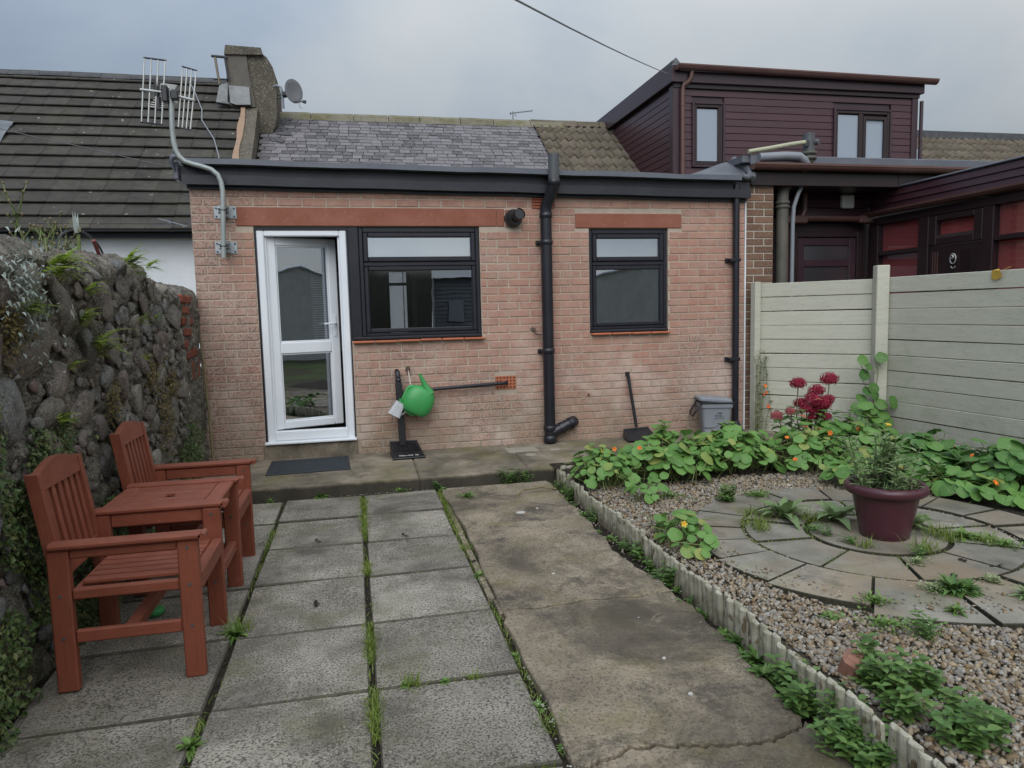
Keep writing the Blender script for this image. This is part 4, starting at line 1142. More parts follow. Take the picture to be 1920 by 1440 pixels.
# ------------------------------------------------------------------ satellite dish on the chimney
DY = 12.75; ds = lambda X, Z: (X*DY/11.9, 1.45+(Z-1.45)*DY/11.9)
dcx, dcz = ds(-.757, 4.918)
dish = thing('satellite_dish', 'grey satellite dish on an arm at the right side of the chimney', 'satellite dish', (dcx, DY, dcz))
mb = MB(); Tm = Matrix.Translation((dcx, DY-.05, dcz)) @ Matrix.Rotation(R(8),4,'Y') @ Matrix.Rotation(R(33),4,'Z') @ Matrix.Rotation(R(78),4,'X') @ Matrix.Diagonal((.90,1.12,1,1))
mb.lathe([(.0,-.035),(.07,-.031),(.13,-.018),(.175,0),(.183,.003),(.175,.008),(.12,-.008),(0,-.02)], 32, Tm); obj('dish', mb, simple('dish_grey', (.10,.105,.115), (.13,.135,.145), 5, .45, 0), dish)
a = ds(-1.06,5.0); b2 = ds(-.935,4.985); b3 = ds(-.925,4.67)
mb = MB(); mb.tube([(a[0]-.03,DY+.1,a[1]-.06),(a[0]+.01,DY+.06,a[1]+.01),(a[0]+.06,DY+.02,a[1]+.015),(b2[0]-.01,DY,b2[1]),(b2[0],DY,b2[1]-.06),(b3[0],DY,b3[1])], .021, 10); obj('mount', mb, MT['grey_plastic'], dish)
mb = MB()
for dz in (0, -.05): mb.tube([(a[0]+.02,DY+.1,ds(0,4.88)[1]+dz),(b3[0]+.12,DY-.02,ds(0,4.88)[1]+dz+.02)], .012, 6)
mb.box(b3[0]-.01,b3[0]+.13,DY-.06,DY+.02,ds(0,4.85)[1],ds(0,4.91)[1],.01); obj('clamp', mb, MT['ridge_dark'], dish)
l_ = ds(-.61, 4.727)
mb = MB(); mb.tube([(dcx-.03,DY-.02,dcz-.16),(dcx+.02,DY-.12,dcz-.185),(l_[0],DY-.2,l_[1])], .010, 6); mb.tube([(l_[0]-.015,DY-.2,l_[1]+.005),(l_[0]+.03,DY-.22,l_[1]-.01)], [.022,.03], 10); obj('receiver_arm', mb, MT['slate_plastic'], dish)
mb = MB(); mb.tube([(l_[0]-.06,DY-.18,l_[1]),(l_[0]-.07,DY-.18,l_[1]-.07),(l_[0]-.03,DY-.18,l_[1]-.11)], .004, 5); obj('cable', mb, MT['wire'], dish)

# ------------------------------------------------------------------ slated cottage (main roof)
STAN = .75
def sroof(y, off=0): return 2.75+(y-10.5)*STAN+off
cot = thing('slate_cottage', 'low cottage with a purple slate roof behind the brick extension', 'house', (1.2, 10.6, 0))
mb = MB(); mb.box(-1.38, 4.7, 10.46, 10.72, .02, 2.72); obj('wall', mb, MT['white_render'], cot) if False else None
X0s, X1s = -1.385, 3.44
def deck(x0, x1, par, off=-.03, name='roof_deck'):
    mb = MB(); V = [(x,y,sroof(y,off+o)) for o in (0,-.08) for x,y in ((x0,10.48),(x1,10.48),(x1,13.52),(x0,13.52))]
    mb.add(V, [(0,1,2,3),(7,6,5,4),(0,4,5,1),(1,5,6,2),(2,6,7,3),(3,7,4,0)]); return obj(name, mb, MT['ridge_dark'], par)
deck(X0s, X1s, cot)
sth = math.atan(STAN); sg = .122
SL = []
y = 11.15; r = 0
while y < 13.44:
    x = X0s+(.04 if r % 2 else -.05)
    while x < X1s:
        wv = .176*rr_.uniform(.82,1.15)
        a, b_ = max(x, X0s), min(x+wv, X1s+rr_.uniform(-.01,.02))
        if b_-a > .04: SL.append((a+.0035, b_-.0035, y, r))
        x += wv
    y += sg*math.cos(sth); r += 1
SL.sort(key=lambda s_: -s_[2] if False else math.hypot((s_[0]+s_[1])/2, s_[2]))
shown = [s_ for s_ in SL if s_[2] > 11.5]; hid = [s_ for s_ in SL if s_[2] <= 11.5]
restS = MB(); scache = {}
def slate_geo(mb, wv, T=None): mb.box(-wv/2, wv/2, -.004, sg+.04, -.001, .011, .002, T)
for k, (a, b_, yy, r) in enumerate(shown+hid):
    wv = round(b_-a, 2); x = (a+b_)/2
    rot = (sth-R(4.2)+rr_.uniform(-.02,.02), 0, rr_.uniform(-.025,.025)); lo = (x, yy, sroof(yy, .006+rr_.uniform(-.002,.003)))
    if k < 300:
        if wv not in scache:
            t = MB(); slate_geo(t, wv); scache[wv] = t.mesh('slate', MT['slate'])
        inst('slate', scache[wv], cot, lo, rot)
    else:
        restS.rnd = rr_.random(); slate_geo(restS, wv, Matrix.Translation(lo) @ Euler(rot).to_matrix().to_4x4())
obj('slates', restS, MT['slate'], cot, 'stuff')
# old tarred slates by the chimney
mb = MB()
for k in range(26):
    yy = 12.55+rr_.random()*.85; x = -1.20+rr_.random()*.26
    mb.box(-.06,.06,-.04,.05,-.002,.012,0,Matrix.Translation((x,yy,sroof(yy,.014))) @ Euler((sth+rr_.uniform(-.1,.1),0,rr_.uniform(-.4,.4))).to_matrix().to_4x4())
obj('tar_patch', mb, MT['ridge_dark'], cot)
# stone ridge
k = 0; x = -1.15
while x < 3.5:
    L = rr_.uniform(.55,.75); mb = MB()
    zt_ = sroof(13.5)
    mb.add([(x,13.30,zt_-.13),(x+L-.012,13.30,zt_-.13),(x+L-.012,13.36,zt_-.02),(x,13.36,zt_-.02),(x,13.5,zt_+.045),(x+L-.012,13.5,zt_+.045),(x,13.72,zt_-.10),(x+L-.012,13.72,zt_-.10)],
        [(0,1,2,3),(3,2,5,4),(4,5,7,6),(0,3,4,6),(1,7,5,2)])
    for v in mb.v: v.z += rr_.uniform(-.005,.005)
    obj('ridge_stone', mb, MT['mossy'], cot); x += L
# small aerial on the ridge
ar = thing('ridge_aerial', 'small thin television aerial standing on the slate ridge', 'aerial', (3.07, 13.5, 5.0))
mb = MB(); mb.tube([(3.075,13.5,4.98),(3.075,13.5,5.19)], .009, 6); obj('mast', mb, MT['wire'], ar)
mb = MB(); mb.tube([(3.02,13.5,5.155),(3.46,13.5,5.215)], .007, 6)
for k in range(6):
    xx = 3.14+k*.058; mb.tube([(xx,13.42,5.172+k*.008),(xx,13.58,5.172+k*.008)], .004, 4)
mb.tube([(3.10,13.5,5.165),(3.14,13.5,5.10)], .006, 5); mb.tube([(3.03,13.5,5.13),(3.03,13.5,5.17)], .014, 5)
obj('boom', mb, MT['wire'], ar)

# ================================================================== MAROON HOUSE (right)
mh = thing('maroon_house', 'maroon clad house with a box dormer, flat-roofed extension and sunroom', 'house', (6.8, 8.5, 0))
# pantiles between the slates and the dormer
mt = MB(); n = 16; V = []
for yy, dz in ((0,.012),(.40,0)):
    for i in range(n+1):
        u = i/n; V.append((-.165+.33*u, yy, dz+.026*math.cos(u*4*math.pi)))
o_ = len(V)
for i in range(n+1): u = i/n; V.append((-.165+.33*u, 0, -.016+.026*math.cos(u*4*math.pi)))
mt.add(V, [(i, i+1, n+2+i, n+1+i) for i in range(n)]+[(o_+i, o_+i+1, i+1, i) for i in range(n)], True)
pan_me = mt.mesh('pantile', MT['pantile'])
for x0, x1, par, ya, nc in ((3.44, 4.95, mh, 11.0, 5),):
    deck(x0, x1, par)
    yy = 13.42-.345*math.cos(sth); r = 0
    while yy > ya:
        for k in range(nc):
            inst('pantile', pan_me, par, (x0+.15+.302*k+rr_.uniform(-.005,.005), yy, sroof(yy,.03+rr_.uniform(-.004,.004))), (sth-R(2.5)+rr_.uniform(-.012,.012), rr_.uniform(-.01,.01), rr_.uniform(-.012,.012)))
        yy -= .345*math.cos(sth); r += 1
x = 3.42
while x < 5.0:
    L = .44; mb = MB(); zt_ = sroof(13.5)+.02
    pts = [(13.34,zt_-.10),(13.40,zt_-.005),(13.5,zt_+.035),(13.6,zt_-.005),(13.66,zt_-.10)]
    V = [(xx, a, b_) for xx in (x, x+L-.01) for a, b_ in pts]
    mb.add(V, [(i, 5+i, 6+i, i+1)[::-1] for i in range(4)]+[(0,1,2,3,4),(9,8,7,6,5)])
    for v in mb.v: v.z += rr_.uniform(-.006,.006)
    obj('ridge_tile', mb, MT['pantile'], mh); x += L
# ---- dormer
DX0, DX1, DYF, DZ0, DZ1 = 4.93, 9.27, 10.5, 2.7, 4.86
mb = MB(); mb.box(DX0+.02, DX1-.02, DYF+.05, 14.2, DZ0, 4.95); dm = obj('dormer', mb, MT['maroon_trim'], mh)
WIN = [(5.225, 5.775, 3.62, 4.605), (7.70, 8.78, 3.62, 4.60)]
bh = .108; z = 3.40
while z < 4.80:
    zb = min(z+bh-.009, 4.80); segs = [(DX0+.17, DX1-.10)]
    for a, b_, c_, d in WIN:
        if zb > c_ and z < d:
            ns = []
            for s0, s1 in segs:
                if s1 <= a or s0 >= b_: ns.append((s0,s1)); continue
                if s0 < a: ns.append((s0,a))
                if s1 > b_: ns.append((b_,s1))
            segs = ns
    for s0, s1 in segs:
        if s1-s0 < .02: continue
        mb = MB(); mb.add([(s0,DYF+.06,z),(s1,DYF+.06,z),(s1,DYF+.06,zb),(s0,DYF+.06,zb),(s0,DYF+.016,z),(s1,DYF+.016,z),(s1,DYF+.021,zb),(s0,DYF+.021,zb)], [(4,5,6,7),(0,4,7,3)[::-1],(1,2,6,5)[::-1],(3,7,6,2),(0,1,5,4)])
        obj('cladding_board', mb, MT['maroon'], dm)
    # cheek board on the left side, cut along the roof slope
    yb = 10.5+(z+.03-2.75)/STAN
    if yb < 13.55:
        x = DX0
        ya2 = 10.5+(zb+.03-2.75)/STAN
        mb = MB(); mb.add([(x-.009,DYF+.10,z),(x-.009,yb,z),(x-.004,ya2,zb),(x-.004,DYF+.10,zb),(x+.03,DYF+.10,z),(x+.03,yb,z),(x+.03,ya2,zb),(x+.03,DYF+.10,zb)], [(0,3,2,1),(0,1,5,4),(3,7,6,2),(0,4,7,3),(1,2,6,5)])
        obj('cladding_board', mb, MT['maroon'], dm)
    z += bh
for xa, xb in ((DX0-.03, DX0+.165), (DX1-.10, DX1+.01)):
    mb = MB(); mb.box(xa, xb, DYF-.005, DYF+.13, 2.9, 4.83, .006); obj('corner_trim', mb, MT['maroon_trim'], dm)
mb = MB(); mb.box(DX0-.055, DX1+.07, DYF-.07, DYF+.10, 4.865, 5.035, .006); obj('front_fascia', mb, MT['maroon_trim'], dm)
mb = MB(); mb.box(DX0-.02, DX1+.02, DYF-.02, DYF+.1, 4.80, 4.864); obj('soffit', mb, MT['dark_brown'], dm)
# verge board along the left edge of the dormer roof
mb = MB(); mb.box(DX0-.075, DX0-.030, DYF-.075, 14.2, 4.865, 5.165, .005); obj('verge_board', mb, MT['maroon_trim'], dm)
mb = MB(); mb.hexa(DX0-.03, DX1+.08, DYF-.05, 14.3, 5.035, 5.095, 5.03, 5.085); obj('dormer_roof', mb, MT['felt'], dm)
mb = MB(); mb.add([(DX0-.08,DYF-.08,5.10),(DX0+.10,DYF-.08,5.10),(DX0-.01,DYF-.08,5.215),(DX0-.08,DYF+.15,5.10),(DX0+.10,DYF+.15,5.10),(DX0-.01,DYF+.15,5.215)], [(0,1,2),(5,4,3),(0,2,5,3),(1,4,5,2)]); obj('ridge_cap', mb, MT['felt'], dm)
mb = MB(); mb.add([(DX1+.03,DYF-.05,5.07),(DX1+.09,DYF-.05,5.06),(DX1+.08,DYF-.05,5.12),(DX1+.03,DYF+.2,5.07),(DX1+.09,DYF+.2,5.06),(DX1+.08,DYF+.2,5.12)], [(0,1,2),(5,4,3),(0,2,5,3),(1,4,5,2)]); obj('edge_upstand', mb, MT['felt'], dm)
def gutter(name, x0, x1, yc, zl, zr, r_, par, mat='brown_gutter', n=9):
    mb = MB(); V = []
    for x, z in ((x0,zl),(x1,zr)):
        for i in range(n): a = math.pi+math.pi*i/(n-1); V.append((x, yc+r_*math.cos(a), z+r_*math.sin(a)))
    mb.add(V, [(i, i+1, n+i+1, n+i) for i in range(n-1)], True); mb.add(V[:n], [tuple(range(n))]); mb.add(V[n:], [tuple(range(n-1,-1,-1))])
    mb.hexa(x0, x1, yc-r_-.004, yc-r_+.006, zl-.012, zl+.010, zr-.012, zr+.010)
    return obj(name, mb, MT[mat], par)
gd = gutter('gutter', DX0-.03, DX1+.22, DYF-.14, 5.085, 5.055, .07, dm)
for x in (6.2, 7.7):
    mb = None
mb = MB(); mb.tube([(5.16,DYF-.12,5.02),(5.155,DYF-.11,4.93),(5.13,DYF-.09,4.875),(5.06,DYF-.06,4.83),(5.045,DYF-.05,4.77),(5.04,DYF-.05,2.9)], .034, 12); dpp = obj('downpipe', mb, MT['brown_gutter'], dm)
for z_ in (4.52, 3.75):
    mb = MB(); mb.tube([(5.042,DYF-.05,z_),(5.042,DYF-.05,z_+.03)], .039, 12); obj('pipe_clip', mb, MT['brown_gutter'], dm)
mb = MB(); mb.tube([(DX1+.05,DYF-.03,4.75),(DX1+.05,DYF-.03,3.0)], .03, 10); obj('downpipe', mb, MT['maroon_trim'], dm)
mb = MB(); mb.add([(DX1+.02,DYF,3.4),(DX1+.20,DYF,3.4),(DX1+.06,DYF,3.99),(DX1+.02,DYF,3.99),(DX1+.02,DYF+.1,3.4),(DX1+.20,DYF+.1,3.4),(DX1+.06,DYF+.1,3.99),(DX1+.02,DYF+.1,3.99)], [(0,1,2,3),(7,6,5,4),(1,5,6,2),(0,3,7,4)]); obj('white_upstand', mb, MT['white_upvc'], dm)
def dwin(x0, x1, z0, z1, splits):
    wd = MB(); wd.ring(x0, x1, z0, z1, .035, DYF-.02, DYF+.07, .006); wd = obj('window', wd, MT['maroon_trim'], mh)
    mb = MB(); mb.ring(x0+.036, x1-.036, z0+.036, z1-.036, .045, DYF-.004, DYF+.07, .006); obj('frame', mb, MT['dark_brown'], wd)
    xa = x0+.08
    for i, (pa, pb, ins) in enumerate(splits):
        if ins > 0:
            mb = MB(); mb.ring(pa-.055, pb+.055, z0+.085, z1-.115, .055, DYF-.012, DYF+.06, .005); obj('sash', mb, MT['dark_brown'], wd)
        mb = MB(); mb.box(pa, pb, DYF+.025, DYF+.03, z0+.10, z1-.10-ins); obj('pane', mb, MT['reflection_pane'], wd)
    return wd
wa = dwin(*WIN[0], [(5.295, 5.66, 0)])
mb = MB(); mb.box(5.661, 5.735, DYF-.002, DYF+.05, 3.70, 4.54, .005); obj('mullion', mb, MT['dark_brown'], wa)
wb_ = dwin(*WIN[1], [(7.775, 8.165, 0), (8.30, 8.635, .045)])
mb = MB(); mb.box(8.166, 8.243, DYF-.003, DYF+.05, 3.70, 4.52, .005); obj('mullion', mb, MT['dark_brown'], wb_)
# ---- flat roofed rear extension
mb = MB(); mb.hexa(3.98, 9.6, 6.87, 10.55, 2.93, 3.0, 2.925, 2.995); obj('flat_roof', mb, MT['felt'], mh)
mb = MB(); mb.box(4.06, 9.6, 6.845, 6.87, 2.905, 3.0, .006); obj('roof_edge', mb, MT['lead_trim'], mh)
ge = gutter('gutter', 4.06, 9.6, 6.80, 2.90, 2.885, .058, mh)
for x in (5.3, 6.6, 6.95, 8.0):
    mb = None
for a, b_ in ((4.08, 5.86), (5.864, 9.6)):
    mb = MB(); mb.box(a, b_, 6.875, 6.92, 2.70, 2.90, .005); obj('fascia_board', mb, MT['dark_brown'], mh)
mb = MB(); mb.box(4.38, 9.6, 6.92, 7.42, 2.705, 2.72); obj('soffit', mb, MT['dark_brown'], mh)
mb = MB(); mb.box(4.38, 9.6, 7.44, 7.6, 0, 2.70); bw = obj('back_wall', mb, MT['dark_brown'], mh)
z = 2.44
for k in range(3):
    mb = MB(); mb.add([(4.72,7.44,z),(5.92,7.44,z),(5.92,7.44,z+.108),(4.72,7.44,z+.108),(4.72,7.395,z),(5.92,7.395,z),(5.92,7.412,z+.108),(4.72,7.412,z+.108)], [(4,5,6,7),(3,7,6,2),(0,1,5,4),(0,4,7,3)[::-1],(1,2,6,5)[::-1]])
    obj('cladding_board', mb, MT['maroon'], bw); z += .114
mb = MB(); mb.box(5.525, 5.68, 7.34, 7.40, 2.545, 2.697, .012); obj('wall_lamp', mb, simple('cream_lamp', (.82,.82,.74), (.80,.80,.72), 5, .4, 0, 40, 0), bw)
# brick pier
pier = bpy.data.objects.new('brick_pier', None); link(pier, mh, (4.21, 6.95, 0))
mb = MB(); mb.box(4.052, 4.372, 6.925, 7.44, 0, 2.70); obj('core', mb, MT['pale_mortar'], pier)
z = .10; k = 0
while z < 2.66:
    cuts = [(4.05, 4.145), (4.157, 4.374)] if k % 2 else [(4.05, 4.262), (4.274, 4.374)]
    for a, b_ in cuts:
        mb = MB(); mb.box(a, b_, 6.918+rr_.uniform(-.002,.002), 7.0, z, min(z+.0655, 2.69), .004); obj('brick', mb, MT['brown_brick'], pier)
    z += .0765; k += 1
# soil and waste pipes in the corner
mb = MB(); mb.tube([(4.545,7.02,0),(4.545,7.02,2.60),(4.555,7.02,2.68),(4.61,6.99,2.78),(4.70,6.93,2.86),(4.745,6.90,2.92),(4.752,6.88,3.0)], .062, 16); gp_ = obj('soil_pipe', mb, MT['grey_pipe'], mh)
for z_ in (2.545, 2.50): 
    mb = MB(); mb.lathe([(.06,z_-.02),(.075,z_-.012),(.075,z_+.012),(.06,z_+.02)], 18, cx=4.545, cy=7.02); obj('pipe_collar', mb, MT['grey_pipe'], gp_)
for z_ in (2.985, 3.035):
    mb = MB(); mb.lathe([(.06,z_-.02),(.082,z_-.012),(.082,z_+.012),(.06,z_+.02)], 18, cx=4.752, cy=6.88); obj('pipe_collar', mb, MT['grey_pipe'], gp_)
mb = MB(); mb.tube([(4.752,6.88,3.0),(4.752,6.88,3.24)], .060, 16, cap=False); mb.tube([(4.752,6.88,3.239),(4.752,6.88,3.1)], .055, 16); mb.tube([(4.70,6.84,3.135),(4.68,6.81,3.125)], .03, 10); mb.tube([(4.80,6.84,3.145),(4.825,6.81,3.14)], .03, 10); obj('vent_branch', mb, MT['slate_plastic'], gp_)
mb = MB(); mb.tube([(4.03,6.84,3.03),(4.25,6.83,3.065),(4.50,6.82,3.11),(4.69,6.83,3.14)], .022, 10); obj('waste_pipe', mb, simple('old_white_pipe', (.40,.40,.27), (.34,.34,.24), 9, .55, .1, 40, 0), gp_)
mb = MB(); mb.tube([(4.15,6.84,2.975),(4.45,6.83,2.995),(4.60,6.82,2.99),(4.68,6.84,2.95),(4.72,6.86,2.90)], .045, 12); obj('overflow_pipe', mb, MT['grey_plastic'], gp_)
mb = MB(); mb.tube([(4.78,6.90,2.90),(4.765,6.94,2.78),(4.70,6.97,2.64),(4.655,6.98,2.50),(4.645,6.98,2.30),(4.64,6.98,0)], .022, 10); obj('waste_pipe', mb, MT['grey_plastic'], gp_)
mb = MB(); mb.tube([(5.02,7.32,2.703),(5.015,7.32,2.50),(5.0,7.33,2.45),(4.96,7.335,2.43)], .034, 12); obj('downpipe', mb, MT['brown_gutter'], mh)
gl = gutter('gutter', 4.80, 5.94, 7.34, 2.435, 2.43, .045, mh)
mb = MB(); mb.box(4.78, 5.05, 7.29, 7.395, 2.365, 2.455, .012); mb.box(5.72, 5.96, 7.29, 7.395, 2.37, 2.46, .012); obj('gutter_end', mb, MT['brown_gutter'], gl)
mb = MB(); mb.tube([(4.80,7.34,2.37),(4.80,7.34,0)], .033, 12); obj('downpipe', mb, MT['brown_gutter'], mh)
# back door
bd = MB(); bd.ring(4.93, 5.82, .1, 2.28, .06, 7.385, 7.45, .006); bd = obj('back_door', bd, MT['dark_brown'], mh)
mb = MB(); mb.ring(4.992, 5.758, .15, 2.215, .09, 7.40, 7.45, .008); mb.box(5.083, 5.667, 7.402, 7.45, 1.885, 1.965, .006); obj('leaf', mb, MT['maroon_trim'], bd)
mb = MB(); mb.box(5.08, 5.67, 7.425, 7.43, .25, 1.885); mb.box(5.08, 5.67, 7.425, 7.43, 1.965, 2.13); obj('pane', mb, MT['glass_obscure'], bd)
# ---- sunroom: west side wall runs towards the garden
SX = 5.90
sun_r = bpy.data.objects.new('sunroom', None); link(sun_r, mh, (SX, 5.6, 0))
Y0c, Y1c = 3.2, 7.36
def side(name, mat, x0, x1, y0, y1, z0, z1, c=.006, par=sun_r):
    mb = MB(); mb.box(x0, x1, y0, y1, z0, z1, c); return obj(name, mb, mat, par)
for k in range(3):
    z = 2.485+k*.073
    mb = MB(); mb.add([(SX+.05,Y0c,z),(SX+.05,Y1c,z),(SX+.05,Y1c,z+.07),(SX+.05,Y0c,z+.07),(SX-.02,Y0c,z),(SX-.02,Y1c,z),(SX-.006,Y1c,z+.07),(SX-.006,Y0c,z+.07)], [(4,7,6,5),(3,2,6,7),(0,4,5,1),(0,3,7,4),(1,5,6,2)]); obj('cladding_board', mb, MT['maroon'], sun_r)
side('roof_edge', MT['lead_trim'], SX-.03, SX+.10, Y0c, Y1c, 2.705, 2.725)
mb = MB(); V = []; n = 9
for y in (Y0c, Y1c):
    for i in range(n): a = math.pi+math.pi*i/(n-1); V.append((SX-.055+.045*math.cos(a), y, 2.475+.045*math.sin(a)))
mb.add(V, [(i, n+i, n+i+1, i+1) for i in range(n-1)], True); mb.box(SX-.106, SX-.095, Y0c, Y1c, 2.465, 2.485); obj('gutter', mb, MT['brown_gutter'], sun_r)
side('head', MT['dark_brown'], SX-.01, SX+.08, Y0c, Y1c, 2.335, 2.42)
for y0_, y1_ in ((7.20,7.36),(6.46,6.60),(5.68,5.80),(4.6,4.72),(3.2,3.3)):
    side('post', MT['dark_brown'], SX-.02, SX+.09, y0_, y1_, .1, 2.334)
side('transom', MT['dark_brown'], SX-.012, SX+.08, 6.602, 7.198, 1.985, 2.035)
side('transom', MT['dark_brown'], SX-.012, SX+.08, 4.722, 5.678, 2.005, 2.055); side('transom', MT['dark_brown'], SX-.012, SX+.08, 3.302, 4.598, 2.005, 2.055)
for y0_, y1_ in ((6.602,7.198),(4.722,5.678),(3.302,4.598)):
    side('pane', MT['glass_dark'], SX+.03, SX+.034, y0_, y1_, .6, 1.984, 0); side('pane', MT['glass_dark'], SX+.03, SX+.034, y0_, y1_, 2.056, 2.334, 0)
    side('blind', MT['red_blind'], SX+.05, SX+.055, y0_+.002, y1_-.002, 1.2, 2.334, 0)
# fanlight and door in the middle bay
mb = MB(); mb.box(SX-.02,SX+.06,5.802,5.90,2.03,2.33,.006); mb.box(SX-.02,SX+.06,6.36,6.458,2.03,2.33,.006); mb.box(SX-.019,SX+.06,5.90,6.36,2.27,2.33,.006); mb.box(SX-.019,SX+.06,5.90,6.36,2.03,2.10,.006); obj('fanlight', mb, MT['dark_brown'], sun_r)
side('pane', MT['glass_dark'], SX+.02, SX+.024, 5.90, 6.36, 2.10, 2.27, 0); side('blind', MT['red_blind'], SX+.04, SX+.045, 5.90, 6.36, 2.135, 2.27, 0)
sd = side('sunroom_door', MT['dark_brown'], SX-.005, SX+.05, 5.802, 6.458, .12, 2.02)
mb = MB()
for y in (6.40, 6.37, 6.34): mb.box(SX-.010, SX-.004, y-.005, y+.005, .5, 1.96)
obj('moulding', mb, MT['brown_gutter'], sd)
mb = MB(); mb.box(SX-.009, SX-.0045, 5.86, 6.05, 1.2, 1.95); obj('pane', mb, MT['glass_dark'], sd)
mb = MB(); TT = Matrix.Translation((SX-.02, 6.13, 1.89)) @ Matrix.Rotation(R(90),4,'Y')
mb.lathe([(.018,.0),(.024,-.012),(.018,-.02)], 14, TT); 
mb.tube([(SX-.02,6.13+.036*math.sin(a),1.875+.05*math.cos(a)) for a in [i*math.pi/8 for i in range(17)]], .006, 6); mb.tube([(SX-.01,6.13,1.905),(SX-.03,6.13,1.90)], .012, 8)
mb.tube([(SX-.015,6.13+.025*math.sin(a),1.80+.02*math.cos(a)) for a in [R(90)+i*math.pi/8 for i in range(9)]], .005, 6)
obj('knocker', mb, MT['alu'], sd)
# ---- tiled roof further right
fr_ = thing('tiled_terrace', 'mossy tiled roof of the next terraced house beyond the dormer', 'house', (12, 12, 0))
deck(9.35, 16.5, fr_, -.03)
yy = 13.42-.345*math.cos(sth)
for r in range(5):
    for k in range(22):
        inst('roof_tile', pan_me, fr_, (9.5+.32*k, yy, sroof(yy,.03+rr_.uniform(-.004,.004))), (sth-R(2.8)+rr_.uniform(-.012,.012), 0, 0))
    yy -= .345*math.cos(sth)
mb = MB(); mb.hexa(9.35, 16.5, 13.36, 13.62, sroof(13.5,-.08), sroof(13.5,.07), sroof(13.5,-.08), sroof(13.5,.07)); obj('ridge', mb, MT['ridge_dark'], fr_)
# ------------------------------------------------------------------ house opposite (seen only as reflection in the panes)
oh = thing('grey_clad_house', 'grey boarded bungalow across the garden behind the viewer', 'house', (1.5, -9.6, 0))
mb = MB(); mb.box(2.55, 5.2, -10.2, -9.4, -.1, 2.62); mb.add([(2.3,-9.2,2.6),(5.4,-9.2,2.6),(5.4,-12.0,3.3),(2.3,-12.0,3.3)], [(3,2,1,0)]); ow = obj('wall', mb, simple('grey_boards', (.13,.14,.155), (.16,.17,.185), 3, .7, .2, 20, 0), oh)
for k in range(20):
    mb = MB(); mb.add([(2.55,-9.4,k*.13),(5.2,-9.4,k*.13),(5.2,-9.4,k*.13+.125),(2.55,-9.4,k*.13+.125),(2.55,-9.36,k*.13),(5.2,-9.36,k*.13),(5.2,-9.385,k*.13+.125),(2.55,-9.385,k*.13+.125)], [(7,6,5,4),(0,4,5,1),(3,2,6,7)]); obj('board', mb, ow.data.materials[0], oh)
mb = MB(); mb.box(3.0, 3.5, -9.35, -9.3, 1.15, 1.85, .01); obj('window', mb, MT['grey_plastic'], oh)
rh = thing('rendered_house', 'pale grey rendered house behind the viewer with a low gable', 'house', (10, -9.8, 0))
mb = MB(); V = [(x, y, z) for y in (-9.4, -10.4) for x, z in ((5.6,-.1),(15,-.1),(15,2.3),(11.0,3.25),(5.6,2.0))]; mb.add(V, [(0,1,2,3,4)[::-1],(9,8,7,6,5)[::-1],(0,4,9,5),(1,6,7,2)]); obj('wall', mb, simple('pale_grey_render', (.50,.49,.46), (.40,.39,.37), 4, .9, .3, 40, 0), rh)
mb = MB(); mb.tube([(5.4,-9.35,2.0),(11.0,-9.35,3.27),(15.2,-9.35,2.3)], .05, 6); obj('verge', mb, MT['white_upvc'], rh)
hg = MB(); n = 60; V = []
for i in range(n+1):
    x = -14+16.4*i/n
    for j, (yy, zz) in enumerate(((-8.6,-.1),(-8.5,1.0),(-8.7,2.6),(-9.2,3.0),(-9.8,2.4))): V.append((x+.2*mnoise.noise(Vector((x,j,1))), yy+.35*mnoise.noise(Vector((x*1.7,j*2.1,0))), zz+.22*mnoise.noise(Vector((x*1.3,j*3.7,3)))))
hg.add(V, [(i*5+j,i*5+j+1,(i+1)*5+j+1,(i+1)*5+j) for i in range(n) for j in range(4)], True)
o = obj('hedge', hg, simple('dark_hedge', (.035,.034,.025), (.05,.048,.034), 9, .95, 0)); tag(o, 'dark garden hedge behind the viewer beside the grey bungalow', 'hedge')
# ================================================================== STONE GARDEN WALL
rw = random.Random(77)
wall = thing('stone_wall', 'mossy old rubble stone garden wall with rounded boulders', 'stone wall', (-1.5, 4, 0))
def wx(y): return -1.325-.010*(y-3)          # face of the wall
def wtop(y):
    P = [(0,1.78),(2.6,1.77),(3.3,1.80),(3.6,1.84),(3.75,1.80),(4.3,1.83),(5.0,1.87),(5.25,1.86),(5.5,1.76),(6.0,1.74),(6.9,1.75)]
    for (a,b_),(c_,d) in zip(P, P[1:]):
        if a <= y <= c_: return b_+(d-b_)*(y-a)/(c_-a)
    return 1.75
def relief(y, z):
    p = Vector((y*3.3, z*3.3, .7))
    return .022*mnoise.noise(p)+.022*mnoise.noise(p*2.7)+.019*mnoise.noise(p*6.5)+.013*mnoise.noise(p*14)
def boulder(seed, lvl=2, amp=.22):
    V0, F0 = ICO[lvl]; off = Vector((seed*3.1, seed*1.7, 0)); mb = MB(); V = []; q_ = random.Random(seed)
    PL = [(Vector((q_.gauss(0,1), q_.gauss(0,1), q_.gauss(0,1))).normalized(), q_.uniform(.55,.85)) for _ in range(9)]+[(Vector((1,q_.gauss(0,.2),q_.gauss(0,.2))).normalized(), .62)]
    for p in V0:
        v = Vector(p); k = 1+amp*mnoise.noise(v*1.1+off)+amp*.45*mnoise.noise(v*2.7+off)
        v = v*k
        for pn, pd in PL:          # broken faces
            e_ = v.dot(pn)-pd
            if e_ > 0: v = v-pn*e_*.9
        V.append(v)
    mb.add(V, [tuple(f) for f in F0], True); return mb.mesh('stone', MT['wall_stone'])
BD = [boulder(k) for k in range(9)]; BS = [boulder(k+20, 1, .3) for k in range(6)]
placed = []
